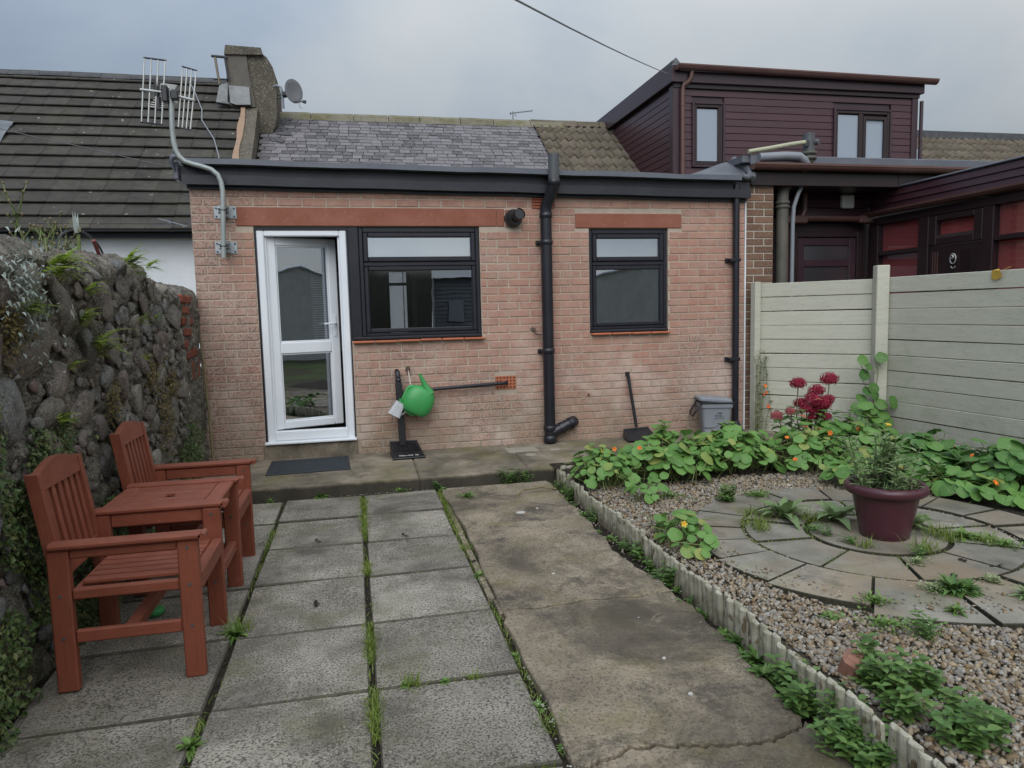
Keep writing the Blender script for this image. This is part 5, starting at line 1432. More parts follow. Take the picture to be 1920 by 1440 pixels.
def put(y, z, r, big, el=None):
    placed.append((y, z, r))
    sy, sz = el or (rw.uniform(1.0,1.35), rw.uniform(.72,1.0))
    inst('stone', rw.choice(BD if r > .055 else BS), wall, (wx(y)+relief(y,z)*.5-r*.09, y, z), (rw.uniform(-.6,.6), rw.uniform(-.2,.2), rw.uniform(-.2,.2)), (r*rw.uniform(.34,.48), r*sy, r*sz))
# distinct boulders of the photograph
for y, z, r, sy, sz in ((3.12,1.10,.155,1.1,1.05),(3.42,1.34,.15,1.25,.72),(3.78,1.52,.145,1.3,.8),(3.20,1.55,.10,1.1,.9),(4.35,1.58,.135,1.3,.85),(4.42,1.33,.12,1.05,1.0),(4.02,1.30,.13,1.3,.72),(4.75,1.68,.11,1.2,.8),
    (3.65,1.20,.12,1.25,.7),(3.02,1.36,.09,1.0,1.1),(4.9,1.42,.09,1.2,.9),(5.15,1.56,.10,1.1,.85),(5.35,1.22,.085,1.2,.9),(4.55,1.07,.11,1.2,.8),(3.9,1.02,.12,1.3,.75),(3.5,.88,.13,1.2,.7),(5.0,1.18,.10,1.1,1.),(5.5,1.48,.10,1.3,.8),(2.75,1.2,.14,1.1,.9),(2.8,.8,.15,1.1,.9),(5.8,1.18,.085,1.3,.8)):
    put(y, z, r, True, (sy, sz))
for rad, n in ((.12, 60), (.085, 260), (.055, 700), (.034, 900)):
    for _ in range(n):
        if len(placed) > 255: break
        r = rad*rw.uniform(.8,1.2); y = rw.uniform(2.2, 6.2); z = rw.uniform(.06, wtop(y)-.16)
        if z < .75 and rw.random() < .55: continue
        if all((y-a)**2/1.35+(z-b_)**2/.75 > (r+c_)**2*.92 for a, b_, c_ in placed): put(y, z, r, False)
# the bedding mortar is raked back round every stone
_pl = np.array([(a, b_, c_*1.12, c_*.84) for a, b_, c_ in placed])
def joint_cut(y, z):
    d = np.sqrt(((y-_pl[:,0])/_pl[:,2])**2+((z-_pl[:,1])/_pl[:,3])**2)
    return float(.034*np.exp(-((d.min()-1.0)/.22)**2))
NY, NZ = 330, 110; y0w, y1w = .7, 6.895
mb = MB(); V = []
for i in range(NY+1):
    y = y0w+(y1w-y0w)*i/NY; tp = wtop(y)-.03
    for j in range(NZ+1):
        z = -.06+(tp+.06)*j/NZ; rnd = max(0, (j/NZ-.93)/.07)
        V.append((wx(y)+relief(y,z)-.06*rnd**2-joint_cut(y,z), y, z-.01*rnd))
    V.append((wx(y)-.12, y, tp+.03+relief(y,3)*.8)); V.append((wx(y)-.38, y, tp+.02+relief(y,4)*.8)); V.append((wx(y)-.45, y, 0))
m_ = NZ+4
mb.add(V, [(i*m_+j, (i+1)*m_+j, (i+1)*m_+j+1, i*m_+j+1) for i in range(NY) for j in range(m_-1)], True)
mb.add([V[k] for k in range(m_)], [tuple(range(m_))]); mb.add([V[NY*m_+k] for k in range(m_)], [tuple(range(m_-1,-1,-1))])
obj('mortar', mb, MT['wall_mortar'], wall)
# capping stones
y = 1.6
while y < 6.3:
    L = rw.uniform(.16,.27) if y < 5.2 else rw.uniform(.12,.2)
    zz = wtop(y+L/2)
    inst('coping_stone', rw.choice(BD), wall, (wx(y)-.15+rw.uniform(-.02,.02), y+L/2, zz-.115), (rw.uniform(-.15,.15), rw.uniform(-.1,.1), rw.uniform(-.2,.2)), (.20, L*.62, .10*rw.uniform(.85,1.15)))
    y += L*.93
# patch of old red bricks near the house
for k, (y, z, L, v) in enumerate(((6.32,1.62,.20,0),(6.52,1.62,.16,0),(6.36,1.53,.17,0),(6.30,1.44,.19,0),(6.5,1.44,.14,0),(6.38,1.35,.2,0),(6.42,1.16,.21,0),(6.62,1.17,.15,0),(6.40,1.02,.07,1),(6.50,1.02,.07,1),(6.60,1.02,.07,1),(6.7,1.03,.06,1),(6.28,1.25,.13,0))):
    mb = MB(); hh = .07 if not v else .16
    mb.box(-.06, .016, -L/2, L/2, -hh/2, hh/2, .012, Matrix.Translation((wx(y)-.004, y, z)) @ Euler((rw.uniform(-.05,.05), 0, rw.uniform(-.06,.06))).to_matrix().to_4x4())
    obj('brick', mb, MT['red_brick_old'] if k not in (8, 10) else MT['harl'], wall)
# low creeper covering the foot of the wall and behind the seat
def leaf_cloud(name, pts, size, mat, seed, kind='stuff', parent=None):
    """pts: (pos, normal) -> many small folded leaves in one mesh"""
    r_ = random.Random(seed); mb = MB()
    for p, nrm in pts:
        p = Vector(p); nrm = (Vector(nrm)+Vector((r_.uniform(-.7,.7), r_.uniform(-.7,.7), r_.uniform(-.5,.7)))).normalized()
        s_ = size*r_.uniform(.6,1.4)
        t = nrm.orthogonal().normalized(); t = Matrix.Rotation(r_.uniform(0,6.28),3,nrm) @ t; b_ = nrm.cross(t)
        mb.rnd = r_.random()
        mb.add([p-t*s_, p-b_*s_*.55+nrm*s_*.18, p+t*s_, p+b_*s_*.55+nrm*s_*.18, p+nrm*s_*.02], [(0,1,4),(1,2,4),(2,3,4),(3,0,4)])
    return obj(name, mb, mat, parent, kind)
pts = []
for _ in range(52000):
    y = rw.uniform(1.6, 6.85); z = rw.uniform(0, 1.35)
    d = mnoise.noise(Vector((y*1.7, z*1.7, 5.1)))+.5*mnoise.noise(Vector((y*4.3, z*4.3, 2.2)))
    if y < 3.7: lim = -.10+.62*(z-.35)
    elif y < 5.0: lim = .02+.75*(z-.35)
    else: lim = .22+.9*(z-.3)
    if abs(y-6.05) < .2 and z < .62: lim -= .35
    if d > lim+.05: pts.append(((wx(y)+relief(y,z)+rw.uniform(0,.045 if (2.9 < y < 4.6 and z > .3) else .06+.06*max(0,d)), y, z), (1,0,.4)))
pts = pts[:15000]
leaf_cloud('creeper', pts, .013, MT['creeper'], 4)
# dry tufts and moss mounds hanging on the wall
pts = []
for (y, z, s_) in ((5.35,.90,.26),(5.45,.72,.2),(3.15,1.42,.12),(5.1,1.1,.12),(4.3,1.0,.12),(5.65,1.0,.14)):
    for _ in range(330): pts.append(((wx(y)+rw.uniform(.0,.05), y+rw.gauss(0,s_*.45), z+rw.gauss(0,s_*.5)), (1,0,.2)))
leaf_cloud('moss', pts, .010, MT['sage'] if False else leafmat('dry_moss', [(0,(.10,.07,.02)),(1,(.17,.12,.04)),(.5,(.12,.10,.03))], .1), 9)

# ------------------------------------------------------------------ leaf helpers
def strap_leaf(mb, p, d, L, wd, droop=.6, fold=.15, n=5, up=None, cls=.5):
    """one pointed leaf from p along d, drooping"""
    p = Vector(p); d = Vector(d).normalized(); side_ = d.cross(Vector((0,0,1)))
    side_ = side_.normalized() if side_.length > .05 else Vector((1,0,0))
    V = []; q = p.copy(); dd = d.copy()
    for i in range(n+1):
        t = i/n; ww = wd*(math.sin(math.pi*min(1, .08+.92*t)**cls) if i < n else .0)
        nn = side_.cross(dd)
        V += [q-side_*ww+nn*ww*fold, q.copy(), q+side_*ww+nn*ww*fold]
        q = q+dd*(L/n); dd = (dd+Vector((0,0,-droop/n))).normalized()
    F = []
    for i in range(n):
        a = 3*i; F += [(a, a+1, a+4, a+3), (a+1, a+2, a+5, a+4)]
    mb.add(V, F, True)
def tuft(mb, c, n, L, wd, spread, r_, droop=.9):
    for _ in range(n):
        a = r_.uniform(0, 6.28); el = r_.uniform(.5, 1.4)
        mb.rnd = r_.random()
        strap_leaf(mb, (c[0]+r_.gauss(0,spread), c[1]+r_.gauss(0,spread), c[2]), (math.cos(a)*math.cos(el), math.sin(a)*math.cos(el), math.sin(el)), L*r_.uniform(.5,1.2), wd, droop, .1, 3)
def rosette(mb, c, n, L, wd, r_, el0=.15, el1=1.1, droop=.9, cls=.7):
    for k in range(n):
        a = k*2.4+r_.uniform(-.4,.4); el = el0+(el1-el0)*k/n+r_.uniform(-.1,.1); mb.rnd = r_.random()
        l_ = L*r_.uniform(.7,1.15)*(1.1-.35*k/n)
        strap_leaf(mb, c, (math.cos(a)*math.cos(el), math.sin(a)*math.cos(el), math.sin(el)), l_, wd*r_.uniform(.8,1.2), droop, .2, 5, cls=cls)
def bushy(mb, c, nstem, H, spread, leafL, leafW, r_, step=.018):
    for _ in range(nstem):
        a = r_.uniform(0,6.28); lean = r_.uniform(0, spread); h = H*r_.uniform(.5,1.1)
        p = Vector((c[0]+r_.gauss(0,.2*spread*H), c[1]+r_.gauss(0,.2*spread*H), c[2])); d = Vector((math.cos(a)*lean, math.sin(a)*lean, 1)).normalized()
        k = 0; L = 0
        while L < h:
            ph = k*1.57+r_.uniform(-.4,.4); mb.rnd = r_.random()
            for s_ in (0, math.pi):
                strap_leaf(mb, p, (math.cos(ph+s_), math.sin(ph+s_), .35), leafL*r_.uniform(.6,1.1), leafW*r_.uniform(.7,1.2), .8, .2, 3, cls=.8)
            p = p+d*step; d = (d+Vector((r_.gauss(0,.06), r_.gauss(0,.06), 0))).normalized(); L += step; k += 1
# ferns on the wall face
def fern(y, z, s_, n, label, seed, mat='fern'):
    r_ = random.Random(seed); x = wx(y)+relief(y,z)+.035
    mb = MB()
    for _ in range(int(n*1.5)):
        a = r_.uniform(-1.3,1.3); d = Vector((1.0*r_.uniform(.35,.9), 1.1*math.sin(a), r_.uniform(.2,1.0))).normalized()
        L = .95*s_*r_.uniform(.6,1.15); p = Vector((x, y+r_.gauss(0,s_*.25), z+r_.gauss(0,s_*.12))); dd = d.copy(); m = 9
        sd = d.cross(Vector((0,0,1))).normalized()
        for i in range(m):
            t = i/m; w_ = L*.30*(1-t)**.7*(.5+.5*min(1,t*4)); mb.rnd = r_.random()
            for sg_ in (-1, 1):
                strap_leaf(mb, p, sd*sg_+dd*.5+Vector((0,0,.05)), w_, w_*.36, .3, .05, 2, cls=.8)
            p = p+dd*(L/m); dd = (dd+Vector((0,0,-1.2/m))).normalized()
    o = obj('fern', mb, MT[mat], origin=(x, y, z)); tag(o, label, 'fern', 'ferns rooted in the stone wall')
for k, (y, z, s_, n, lb) in enumerate(((3.55,1.68,.20,16,'largest bright green fern hanging below the wall top at the left'),(3.24,1.50,.13,10,'small fern at the far left edge below the silver plant'),(4.72,1.79,.17,14,'fern under the lichen covered capping stones in the middle of the wall'),(5.12,1.80,.13,10,'fern beside the capping stone near the low end of the wall'),
    (3.92,1.46,.14,11,'fern in the joint right of the purple boulder'),(4.05,1.60,.12,8,'fern in the upper joint left of centre'),(4.05,1.31,.17,15,'bushy fern halfway down the wall above the front chair'),(4.95,1.44,.11,8,'little fern among small stones above the rear chair'),(3.52,1.02,.10,8,'yellowish fern beside the big grey boulder'),(3.72,1.24,.09,6,'thin fern hanging in a crack'),(5.3,1.46,.09,6,'tiny fern close to the old red bricks'),(4.85,1.22,.08,6,'tiny fern above the grey round stone'))):
    fern(y, z, s_, n, lb, 40+k)
r_ = random.Random(5); mb = MB()
for _ in range(420):
    y = 3.22+r_.gauss(0,.10); z = 1.62+r_.gauss(0,.10)-.5*(y-3.1); a = r_.uniform(0,6.28); mb.rnd = r_.random()
    strap_leaf(mb, (wx(y)+r_.uniform(.03,.10), y, z), (r_.uniform(.2,1), math.cos(a), math.sin(a)+.2), .030, .0055, .5, .1, 3)
o = thing('silver_plant', 'silvery grey leaved plant cascading over the left end of the wall', 'plant', (wx(3.2), 3.2, 1.6)); obj('leaves', mb, MT['silver'], o, 'stuff')
# rose and hoop above the wall
rose = thing('rose_bush', 'straggly rose stems with hips standing behind the stone wall', 'rose', (-1.62, 3.9, 1.75))
mbS, mbL, mbH = MB(), MB(), MB()
for _ in range(34):
    y = r_.uniform(2.9, 4.6); p = Vector((-1.56+r_.gauss(0,.05), y, 1.74)); H = r_.uniform(.18,.42)*(1.15 if y < 3.8 else .62); d = Vector((r_.gauss(0,.2), r_.gauss(-.1,.35), 1)).normalized(); P = [p.copy()]
    for i in range(6):
        p = p+d*(H/6); d = (d+Vector((r_.gauss(0,.12), r_.gauss(0,.2), -.02))).normalized(); P.append(p.copy())
        for _ in range(2):
            if r_.random() < .4:
                mbL.rnd = r_.random(); a = r_.uniform(0,6.28)
                for s_ in (-.5, 0, .5): strap_leaf(mbL, p, (math.cos(a+s_), math.sin(a+s_), .3), .028, .008, .6, .2, 3, cls=.8)
            if r_.random() < .35:
                a = r_.uniform(0,6.28); q = p+Vector((math.cos(a)*.04, math.sin(a)*.06, .05)); mbS.tube([p, q], .0022, 4, False)
                mbH.lathe([(0,-.006),(.007,0),(.006,.008),(0,.012)], 6, Matrix.Translation(q))
    mbS.tube(P, .0038, 5, False); mbH.lathe([(0,-.006),(.008,0),(.006,.008),(0,.014)], 6, Matrix.Translation(P[-1]))
obj('stems', mbS, MT['stem'], rose); obj('leaves', mbL, MT['rose_leaf'], rose, 'stuff'); obj('hips', mbH, MT['twig'], rose, 'stuff')
mb = MB()
for i in range(20):
    t = i/20*math.pi
    if i < 19: mb.tube([(-1.52, 4.24+.76*(1-math.cos(i/19*math.pi))/2, 1.82+.155*math.sin(i/19*math.pi)), (-1.52, 4.24+.76*(1-math.cos((i+1)/19*math.pi))/2, 1.82+.155*math.sin((i+1)/19*math.pi))], .006, 5, False)
o = obj('garden_hoop', mb, MT['black_plastic']); tag(o, 'thin black arched hoop standing above the wall top', 'hoop')
wr = thing('white_rose', 'single cream rose bloom on a stout stem above the wall top', 'rose', (-1.50, 4.52, 1.80))
mb = MB(); mb.tube([(-1.50,4.50,1.76),(-1.50,4.515,1.86),(-1.50,4.52,1.945)], .011, 6); obj('stem', mb, MT['stem'], wr)
mb = MB()
for k in range(9): mb.rnd = r_.random(); strap_leaf(mb, (-1.50,4.52,1.955), (math.cos(k*2.4)*.7, math.sin(k*2.4)*.7, .75), .034, .016, -.5, .5, 3)
obj('bloom', mb, MT['cream_rose'], wr)
mb = MB(); 
for s_ in (-1,0,1): strap_leaf(mb, (-1.50,4.50+.01*s_,1.95), (0, .25*s_, 1), .12, .010, .1, .2, 4)
obj('leaf', mb, MT['silver'], wr)
mb = MB(); mb.tube([(-1.48,4.83,1.78),(-1.48,4.78,1.85),(-1.48,4.70,1.93)], .012, 6); o = obj('red_cane', mb, simple('red_cane', (.16,.045,.045), (.2,.06,.06), 8, .6, 0)); tag(o, 'short red cane leaning beside the hoop on the wall top', 'cane')
# stick leaning in the corner
mb = MB(); mb.tube([(-1.285,6.70,.13),(-1.30,6.74,.6),(-1.345,6.80,1.34)], [.014,.012,.009], 7); o = obj('wooden_stick', mb, MT['twig']); tag(o, 'thin wooden stick leaning in the corner between wall and house', 'stick')

# ================================================================== CREAM FENCE
fence = thing('plank_fence', 'cream painted horizontal plank fence with square posts', 'fence', (5.0, 5.9, 0))
PA, PB, PC = Vector((4.13,6.83)), Vector((4.93,5.98)), Vector((5.17,3.0))
rf = random.Random(9)
def fence_run(a, b_, z0, ztop_a, n, hh, gap):
    d = (b_-a); L = d.length; ang = math.atan2(d.y, d.x)
    for k in range(n):
        z = z0+k*(hh+gap); mb = MB()
        j0, j1 = rf.uniform(-.004,.004), rf.uniform(-.004,.004)
        T = Matrix.Translation((a.x, a.y, 0)) @ Matrix.Rotation(ang, 4, 'Z')
        mb.box(.0, L, .012, .034, z, z+hh, .004)
        for i, v in enumerate(mb.v):
            vz = v.z+(j0+(j1-j0)*v.x/L); mb.v[i] = T @ Vector((v.x, v.y+.003*math.sin(k*2.3), vz))
        obj('plank', mb, MT['fence'], fence)
fence_run(PA, PB, .08, 1.68, 11, .1405, .0055)
fence_run(PB+Vector((.02,-.04)), PC, .075, 1.68, 11, .1415, .0055)
def post(p, s_, h, ang, z0=0):
    mb = MB(); mb.box(-s_/2, s_/2, -s_/2, s_/2, z0, h, .006, Matrix.Translation((p[0],p[1],0)) @ Matrix.Rotation(ang,4,'Z')); return obj('post', mb, MT['fence'], fence)
post((4.105, 6.80), .075, 1.70, R(10)); post((4.915, 5.955), .115, 1.805, R(-20)); post((5.12, 2.95), .11, 1.8, R(-5))
mb = MB(); mb.rnd = .3; T = Matrix.Translation((5.035, 4.80, 1.655))
mb.add([(-.006,.05,.035),(-.012,-.03,.03),(-.010,-.05,-.02),(-.008,.01,-.045),(-.006,.055,-.03),(.010,0,.045)], [(0,1,5),(0,5,4),(1,2,3),(0,1,3,4)], T=T); mb.tube([(5.035,4.76,1.685),(5.05,4.70,1.71)], .003, 4)
o = obj('fallen_leaf', mb, MT['yellow_leaf']); tag(o, 'yellow fallen leaf lying over the top edge of the fence', 'leaf')

# ================================================================== RED WOODEN COMPANION SEAT
seat = thing('companion_seat', 'red stained wooden double garden seat with a joined slatted table', 'garden seat', (-.93, 3.75, 0))
WB = MT['bench']
def sb(name, x0, x1, y0, y1, z0, z1, c=.006, par=seat):
    mb = MB(); mb.box(x0, x1, y0, y1, z0, z1, c); d_ = (x1-x0, y1-y0, z1-z0); return obj(name, mb, MT[('bench','bench_y','bench_v')[d_.index(max(d_))]], par)
FR = (3.0, 3.49, 3.99, 4.47)
TH = .042
for i, y in enumerate(FR):
    sb('leg', -.735, -.657, y, y+TH, 0, .574); sb('leg', -1.205, -1.127, y, y+TH, 0, .574)
    top = 'armrest'
    yo = y-.018 if i in (0, 2) else y-.006
    mb = MB(); mb.box(-1.20, -.632, yo, yo+.065, .5745, .604, .010); mb.tube([(-.635,yo,.589),(-.635,yo+.065,.589)], .0147, 10)
    obj(top, mb, WB, seat)
    sb('arm_rail', -1.126, -.736, y+.006, y+TH-.006, .515 if i != 0 else .535, .574)
    sb('seat_rail', -1.126, -.736, y+.006, y+TH-.006, .370, .414)
    sb('stretcher', -1.126, -.736, y+.008, y+TH-.008, .193, .245)
def chair(y0, y1):
    ya, yb = y0+TH, y1
    # seat slats run front to back
    n = 7; w_ = (yb-ya)/n
    for k in range(n):
        sb('seat_slat', -1.10, -.70, ya+k*w_+.009, ya+(k+1)*w_-.009, .414, .432, .004)
    # rounded front rail with projecting ends
    mb = MB(); mb.box(-.70, -.655, ya-.002 if False else ya, yb, .352, .430, .008); mb.tube([(-.668,ya-.03,.398),(-.668,yb+.03,.398)], .020, 10) if False else None
    obj('front_rail', mb, MT['bench_y'], seat)
    sb('rear_rail', -1.127, -1.10, ya, yb, .352, .414)
    # raked back: posts, rails, slats
    rake = lambda z: -1.150-.075*(z-.36)/.5
    bk = Matrix
    def raked(name, ya_, yb_, z0, z1, t0, t1, arch=0):
        mb = MB(); ny = 8 if arch else 1; V = []
        for k in range(ny+1):
            y = ya_+(yb_-ya_)*k/ny; zz = z1+arch*math.sin(math.pi*k/ny)
            for z in (z0, zz): V += [(rake(z)+t0, y, z), (rake(z)+t1, y, z)]
        F = []
        for k in range(ny):
            a = 4*k; b_ = a+4
            F += [(a+1,b_+1,b_+3,a+3),(a,a+2,b_+2,b_),(a+2,a+3,b_+3,b_+2),(a,b_,b_+1,a+1)]
        F += [(0,1,3,2),(4*ny,4*ny+2,4*ny+3,4*ny+1)]
        mb.add(V, F); return obj(name, mb, MT['bench_y' if 'rail' in name else 'bench_v'], seat)
    raked('back_post', ya-.004, ya+.034, .33, .868, -.044, .004)
    raked('back_post', yb-.034, yb+.004, .33, .868, -.044, .004)
    raked('top_rail', ya+.0345, yb-.0345, .800, .868, -.030, .0, .035)
    raked('lower_rail', ya+.0345, yb-.0345, .445, .500, -.030, .0)
    n = 6; span = yb-ya-.069; sw = .034
    for k in range(n):
        c_ = ya+.0345+span*(k+.5)/n
        raked('back_slat', c_-sw/2, c_+sw/2, .500, .800, -.022, -.006)
chair(FR[0], FR[1]); chair(FR[2], FR[3])
# bolt heads on the legs
for y in FR:
    for x, z in ((-.696,.545),(-.696,.392),(-.696,.22),(-1.166,.392),(-1.166,.22)):
        mb = MB(); mb.tube([(x,y+.001,z),(x,y-.004,z)], .0065, 8); obj('bolt', mb, MT['ridge_dark'], seat)
# table between the two chairs
ya, yb = FR[1]+TH, FR[2]
sb('table_rail', -.735, -.690, ya, yb, .510, .570); sb('table_rail', -1.20, -1.155, ya, yb, .510, .570)
sb('table_edge', -.745, -.668, ya+.002, yb-.001, .5705, .590); sb('table_edge', -1.195, -1.12, ya+.002, yb-.001, .5705, .590)
n = 7; w_ = (yb-ya)/n
for k in range(n):
    if k == 3:
        mb = MB(); a, b_ = ya+k*w_+.006, ya+(k+1)*w_-.006
        mb.box(-1.119, -.95, a, b_, .5705, .588, .003); mb.box(-.91, -.746, a, b_, .5705, .588, .003); obj('table_slat', mb, WB, seat)
        mb = MB(); mb.box(-.949,-.911,a,b_,.560,.572); obj('parasol_hole', mb, MT['black_plastic'], seat)
    else: sb('table_slat', -1.119, -.746, ya+k*w_+.006, ya+(k+1)*w_-.006, .5705, .588, .003)
sb('shelf_rail', -.72, -.675, ya, yb, .205, .262, .010); sb('shelf_rail', -1.19, -1.145, ya, yb, .205, .262, .010)
# diagonal foot stretchers under the seats
for y0, y1 in ((FR[0], FR[1]), (FR[2], FR[3])):
    mb = MB(); mb.box(-.962, -.912, y0+TH, y1, .19, .235, .004); obj('cross_stretcher', mb, WB, seat)
o = MB(); o.lathe([(.0,.004),(.038,.004),(.042,.008),(.042,.030),(.038,.034),(.0,.034)], 20, cx=-1.03, cy=3.72); o = obj('green_lid', o, MT['green_can']); tag(o, 'bright green plastic lid lying under the red seat', 'lid')

# ================================================================== SMALL THINGS BY THE HOUSE
def stz(y): return .1+(y-5.87)*.035
# door mat
mat_ = thing('door_mat', 'dark rubber door mat lying below the door step', 'door mat', (-.44, 6.55, stz(6.5)))
def tilted(x, y, h): return (x, y, stz(y)+h)
mb = MB(); P = [(-.80,6.27),(-.09,6.30),(-.115,6.80),(-.80,6.78)]
mb.prism(P, 0, 0); 
mb = MB(); mb.slabpoly(P, 0, .010, .004)
for v in mb.v: v.z += stz(v.y)+.001
obj('border', mb, MT['rubber'], mat_)
mb = MB(); P2_ = [(-.76,6.32),(-.13,6.345),(-.15,6.755),(-.76,6.735)]; mb.slabpoly(P2_, 0, .0125, .003)
for v in mb.v: v.z += stz(v.y)+.001
obj('pile', mb, simple('mat_pile', (.03,.036,.043), (.045,.052,.06), 30, .9, .8, 200, 0, .2), mat_)
# lobby dustpan
dpn = thing('dustpan', 'black long-handled dustpan standing against the wall under the watering can', 'dustpan', (.42, 6.72, .12))
mb = MB(); z0 = stz(6.6)+.004
mb.add([(.275,6.84,z0+.11),(.535,6.84,z0+.11),(.585,6.55,z0),(.285,6.53,z0),(.275,6.845,z0),(.535,6.845,z0)], [(0,3,2,1),(0,1,5,4),(0,4,3),(1,2,5)])
obj('pan', mb, MT['black_plastic'], dpn)
mb = MB()
for k in range(9):
    t = .1+k*.1; xa, xb = .285+.25*t, .29+.28*t
    mb.tube([(xa,6.80,z0+.1),(xb,6.66,z0+.053)], .006, 5)
mb.tube([(.283,6.53,z0+.006),(.587,6.55,z0+.006)], .010, 6); mb.tube([(.272,6.84,z0+.112),(.538,6.84,z0+.112)], .008, 6)
obj('rib', mb, MT['black_plastic'], dpn)
mb = MB()
for _ in range(26): 
    x = rw.uniform(.35,.53); y = rw.gauss(6.585,.008); mb.box(x-.006,x+.006,y-.004,y+.004,z0+.02,z0+.026)
obj('debris', mb, MT['white_bits'], dpn, 'stuff')
mb = MB(); mb.box(-.032,.032,-.012,.012,0,.60,.006,Matrix.Translation((.395,6.77,z0+.085)) @ Matrix.Rotation(R(-1.5),4,'Y') @ Matrix.Rotation(R(-3),4,'X')); obj('handle', mb, MT['black_plastic'], dpn)
# shovel
shv = thing('shovel', 'black plastic shovel leaning on the wall behind the nasturtiums', 'shovel', (2.77, 6.8, .15))
mb = MB(); mb.tube([(2.705,6.865,.80),(2.715,6.85,.70),(2.765,6.79,.25)], [.018,.0165,.0165], 9); mb.tube([(2.703,6.866,.775),(2.702,6.868,.812)], .022, 9); obj('handle', mb, MT['black_plastic'], shv)
mb = MB(); mb.add([(2.63,6.80,.225),(2.90,6.80,.235),(2.92,6.60,.15),(2.60,6.60,.145),(2.625,6.82,.15),(2.905,6.82,.155)], [(0,3,2,1),(0,1,5,4),(0,4,3),(1,2,5)]); mb.tube([(2.63,6.80,.227),(2.90,6.80,.237)], .012, 6); obj('blade', mb, MT['black_plastic'], shv)
# food waste caddy
cdy = thing('kitchen_caddy', 'grey food waste caddy with its lid ajar and a black carrying handle', 'caddy', (3.58, 6.68, stz(6.6)))
Tc = Matrix.Translation((3.585, 6.70, stz(6.7))) @ Matrix.Rotation(R(-16),4,'Z')
def rsq(hw, hd, z, n=6, rad=.035):
    P = []
    for cx_, cy_, a0 in ((hw-rad,-hd+rad,-90),(hw-rad,hd-rad,0),(-hw+rad,hd-rad,90),(-hw+rad,-hd+rad,180)):
        for i in range(n): a = R(a0+90*i/(n-1)); P.append((cx_+rad*math.cos(a), cy_+rad*math.sin(a), z))
    return P
def loft(mb, rings, cap0=True, cap1=True, T=None, smooth=False):
    n = len(rings[0]); V = [p for r_ in rings for p in r_]
    F = [(i*n+k, i*n+(k+1)%n, (i+1)*n+(k+1)%n, (i+1)*n+k) for i in range(len(rings)-1) for k in range(n)]
    if cap0: F.append(tuple(range(n-1,-1,-1)))
    if cap1: F.append(tuple(range(len(V)-n, len(V))))
    mb.add(V, F, smooth, T)
mb = MB(); loft(mb, [rsq(.128,.110,.004),rsq(.130,.112,.10),rsq(.133,.115,.103),rsq(.150,.128,.30),rsq(.162,.140,.305),rsq(.164,.142,.345),rsq(.155,.133,.345),rsq(.150,.128,.30)], True, True, Tc); obj('bin_body', mb, MT['grey_plastic'], cdy)
mb = MB(); Tl = Tc @ Matrix.Translation((-.012,.0,.385)) @ Matrix.Rotation(R(4.5),4,'Y')
loft(mb, [rsq(.165,.143,-.02),rsq(.168,.146,-.012),rsq(.168,.146,.006),rsq(.155,.13,.016)], True, True, Tl); obj('lid', mb, MT['grey_plastic'], cdy)
mb = MB(); mb.tube([Tc @ Vector(p) for p in ((-.155,-.135,.355),(-.20,-.15,.30),(-.245,-.16,.235),(-.24,-.10,.22),(-.235,.06,.22),(-.23,.10,.24),(-.155,.13,.355))], .0085, 8); mb.box(-.175,.17,-.15,-.135,.345,.362,.004,Tc); obj('handle', mb, MT['black_plastic'], cdy)
mb = MB(); 
for i in range(24):
    t = i/23; pass
mb.tube([Tc @ Vector((-.125+.25*t, -.1165-.0022*0, .108+.022*math.exp(-((t-.62)/.16)**2)*1.6-.012)) for t in [i/24 for i in range(25)]], .003, 5); obj('moulded_line', mb, MT['slate_plastic'], cdy)
# printed lines on the front
mb = MB()
for z, segs in ((.252,((.005,.052),)),(.243,((.010,.045),)),(.225,((-.028,-.022),(-.018,.012),(.018,.048))),(.210,((-.010,.012),(.017,.048),(.053,.068))),(.192,((-.030,-.008),(-.002,.020),(.026,.046),(.051,.066))),(.160,((-.036,-.031),)),(.152,((-.036,-.031),))):
    for a, b_ in segs:
        x = a
        while x < b_-.001:
            l_ = min(.0045, b_-x); hh = rw.choice((.0035,.005,.006)); fy = -.1185-.0155*(z-.1)/.2
            mb.add([(x,fy-.0035,z),(x+l_*.75,fy-.0035,z),(x+l_*.75,fy-.0035,z+hh),(x,fy-.0035,z+hh)], [(0,1,2,3)], T=Tc); x += l_
obj('print', mb, MT['print'], cdy, 'stuff')
# green watering can hanging from the tap
can = thing('watering_can', 'bright green plastic watering can hanging from the outside tap', 'watering can', (.55, 6.74, .65))
mb = MB(); V = []; n, m = 26, 13
Tk = Matrix.Translation((.562,6.735,.645)) @ Matrix.Rotation(R(28),4,'Y')
for j in range(m):
    t = j/(m-1); zz = -.132+.264*t
    rr2 = (.105,.128,.137,.142,.145,.146,.145,.142,.137,.130,.120,.100,.055)[j]
    for i in range(n):
        a = 2*math.pi*i/n; c_, s_ = math.cos(a), math.sin(a)
        V.append((rr2*math.copysign(abs(c_)**.8, c_), .62*rr2*math.copysign(abs(s_)**.85, s_), zz))
mb.add(V, [(j*n+i, j*n+(i+1)%n, (j+1)*n+(i+1)%n, (j+1)*n+i) for j in range(m-1) for i in range(n)], True, Tk)
mb.add(V[:n], [tuple(range(n-1,-1,-1))], T=Tk); mb.add(V[-n:], [tuple(range(n))], T=Tk)
obj('can_body', mb, MT['green_can'], can)
mb = MB(); mb.tube([(.660,6.715,.70),(.632,6.71,.755),(.604,6.705,.82),(.585,6.70,.865),(.575,6.70,.892)], [.050,.036,.022,.015,.012], 14); mb.tube([(.576,6.70,.889),(.573,6.70,.896)], .0145, 12); obj('spout', mb, MT['green_can'], can)
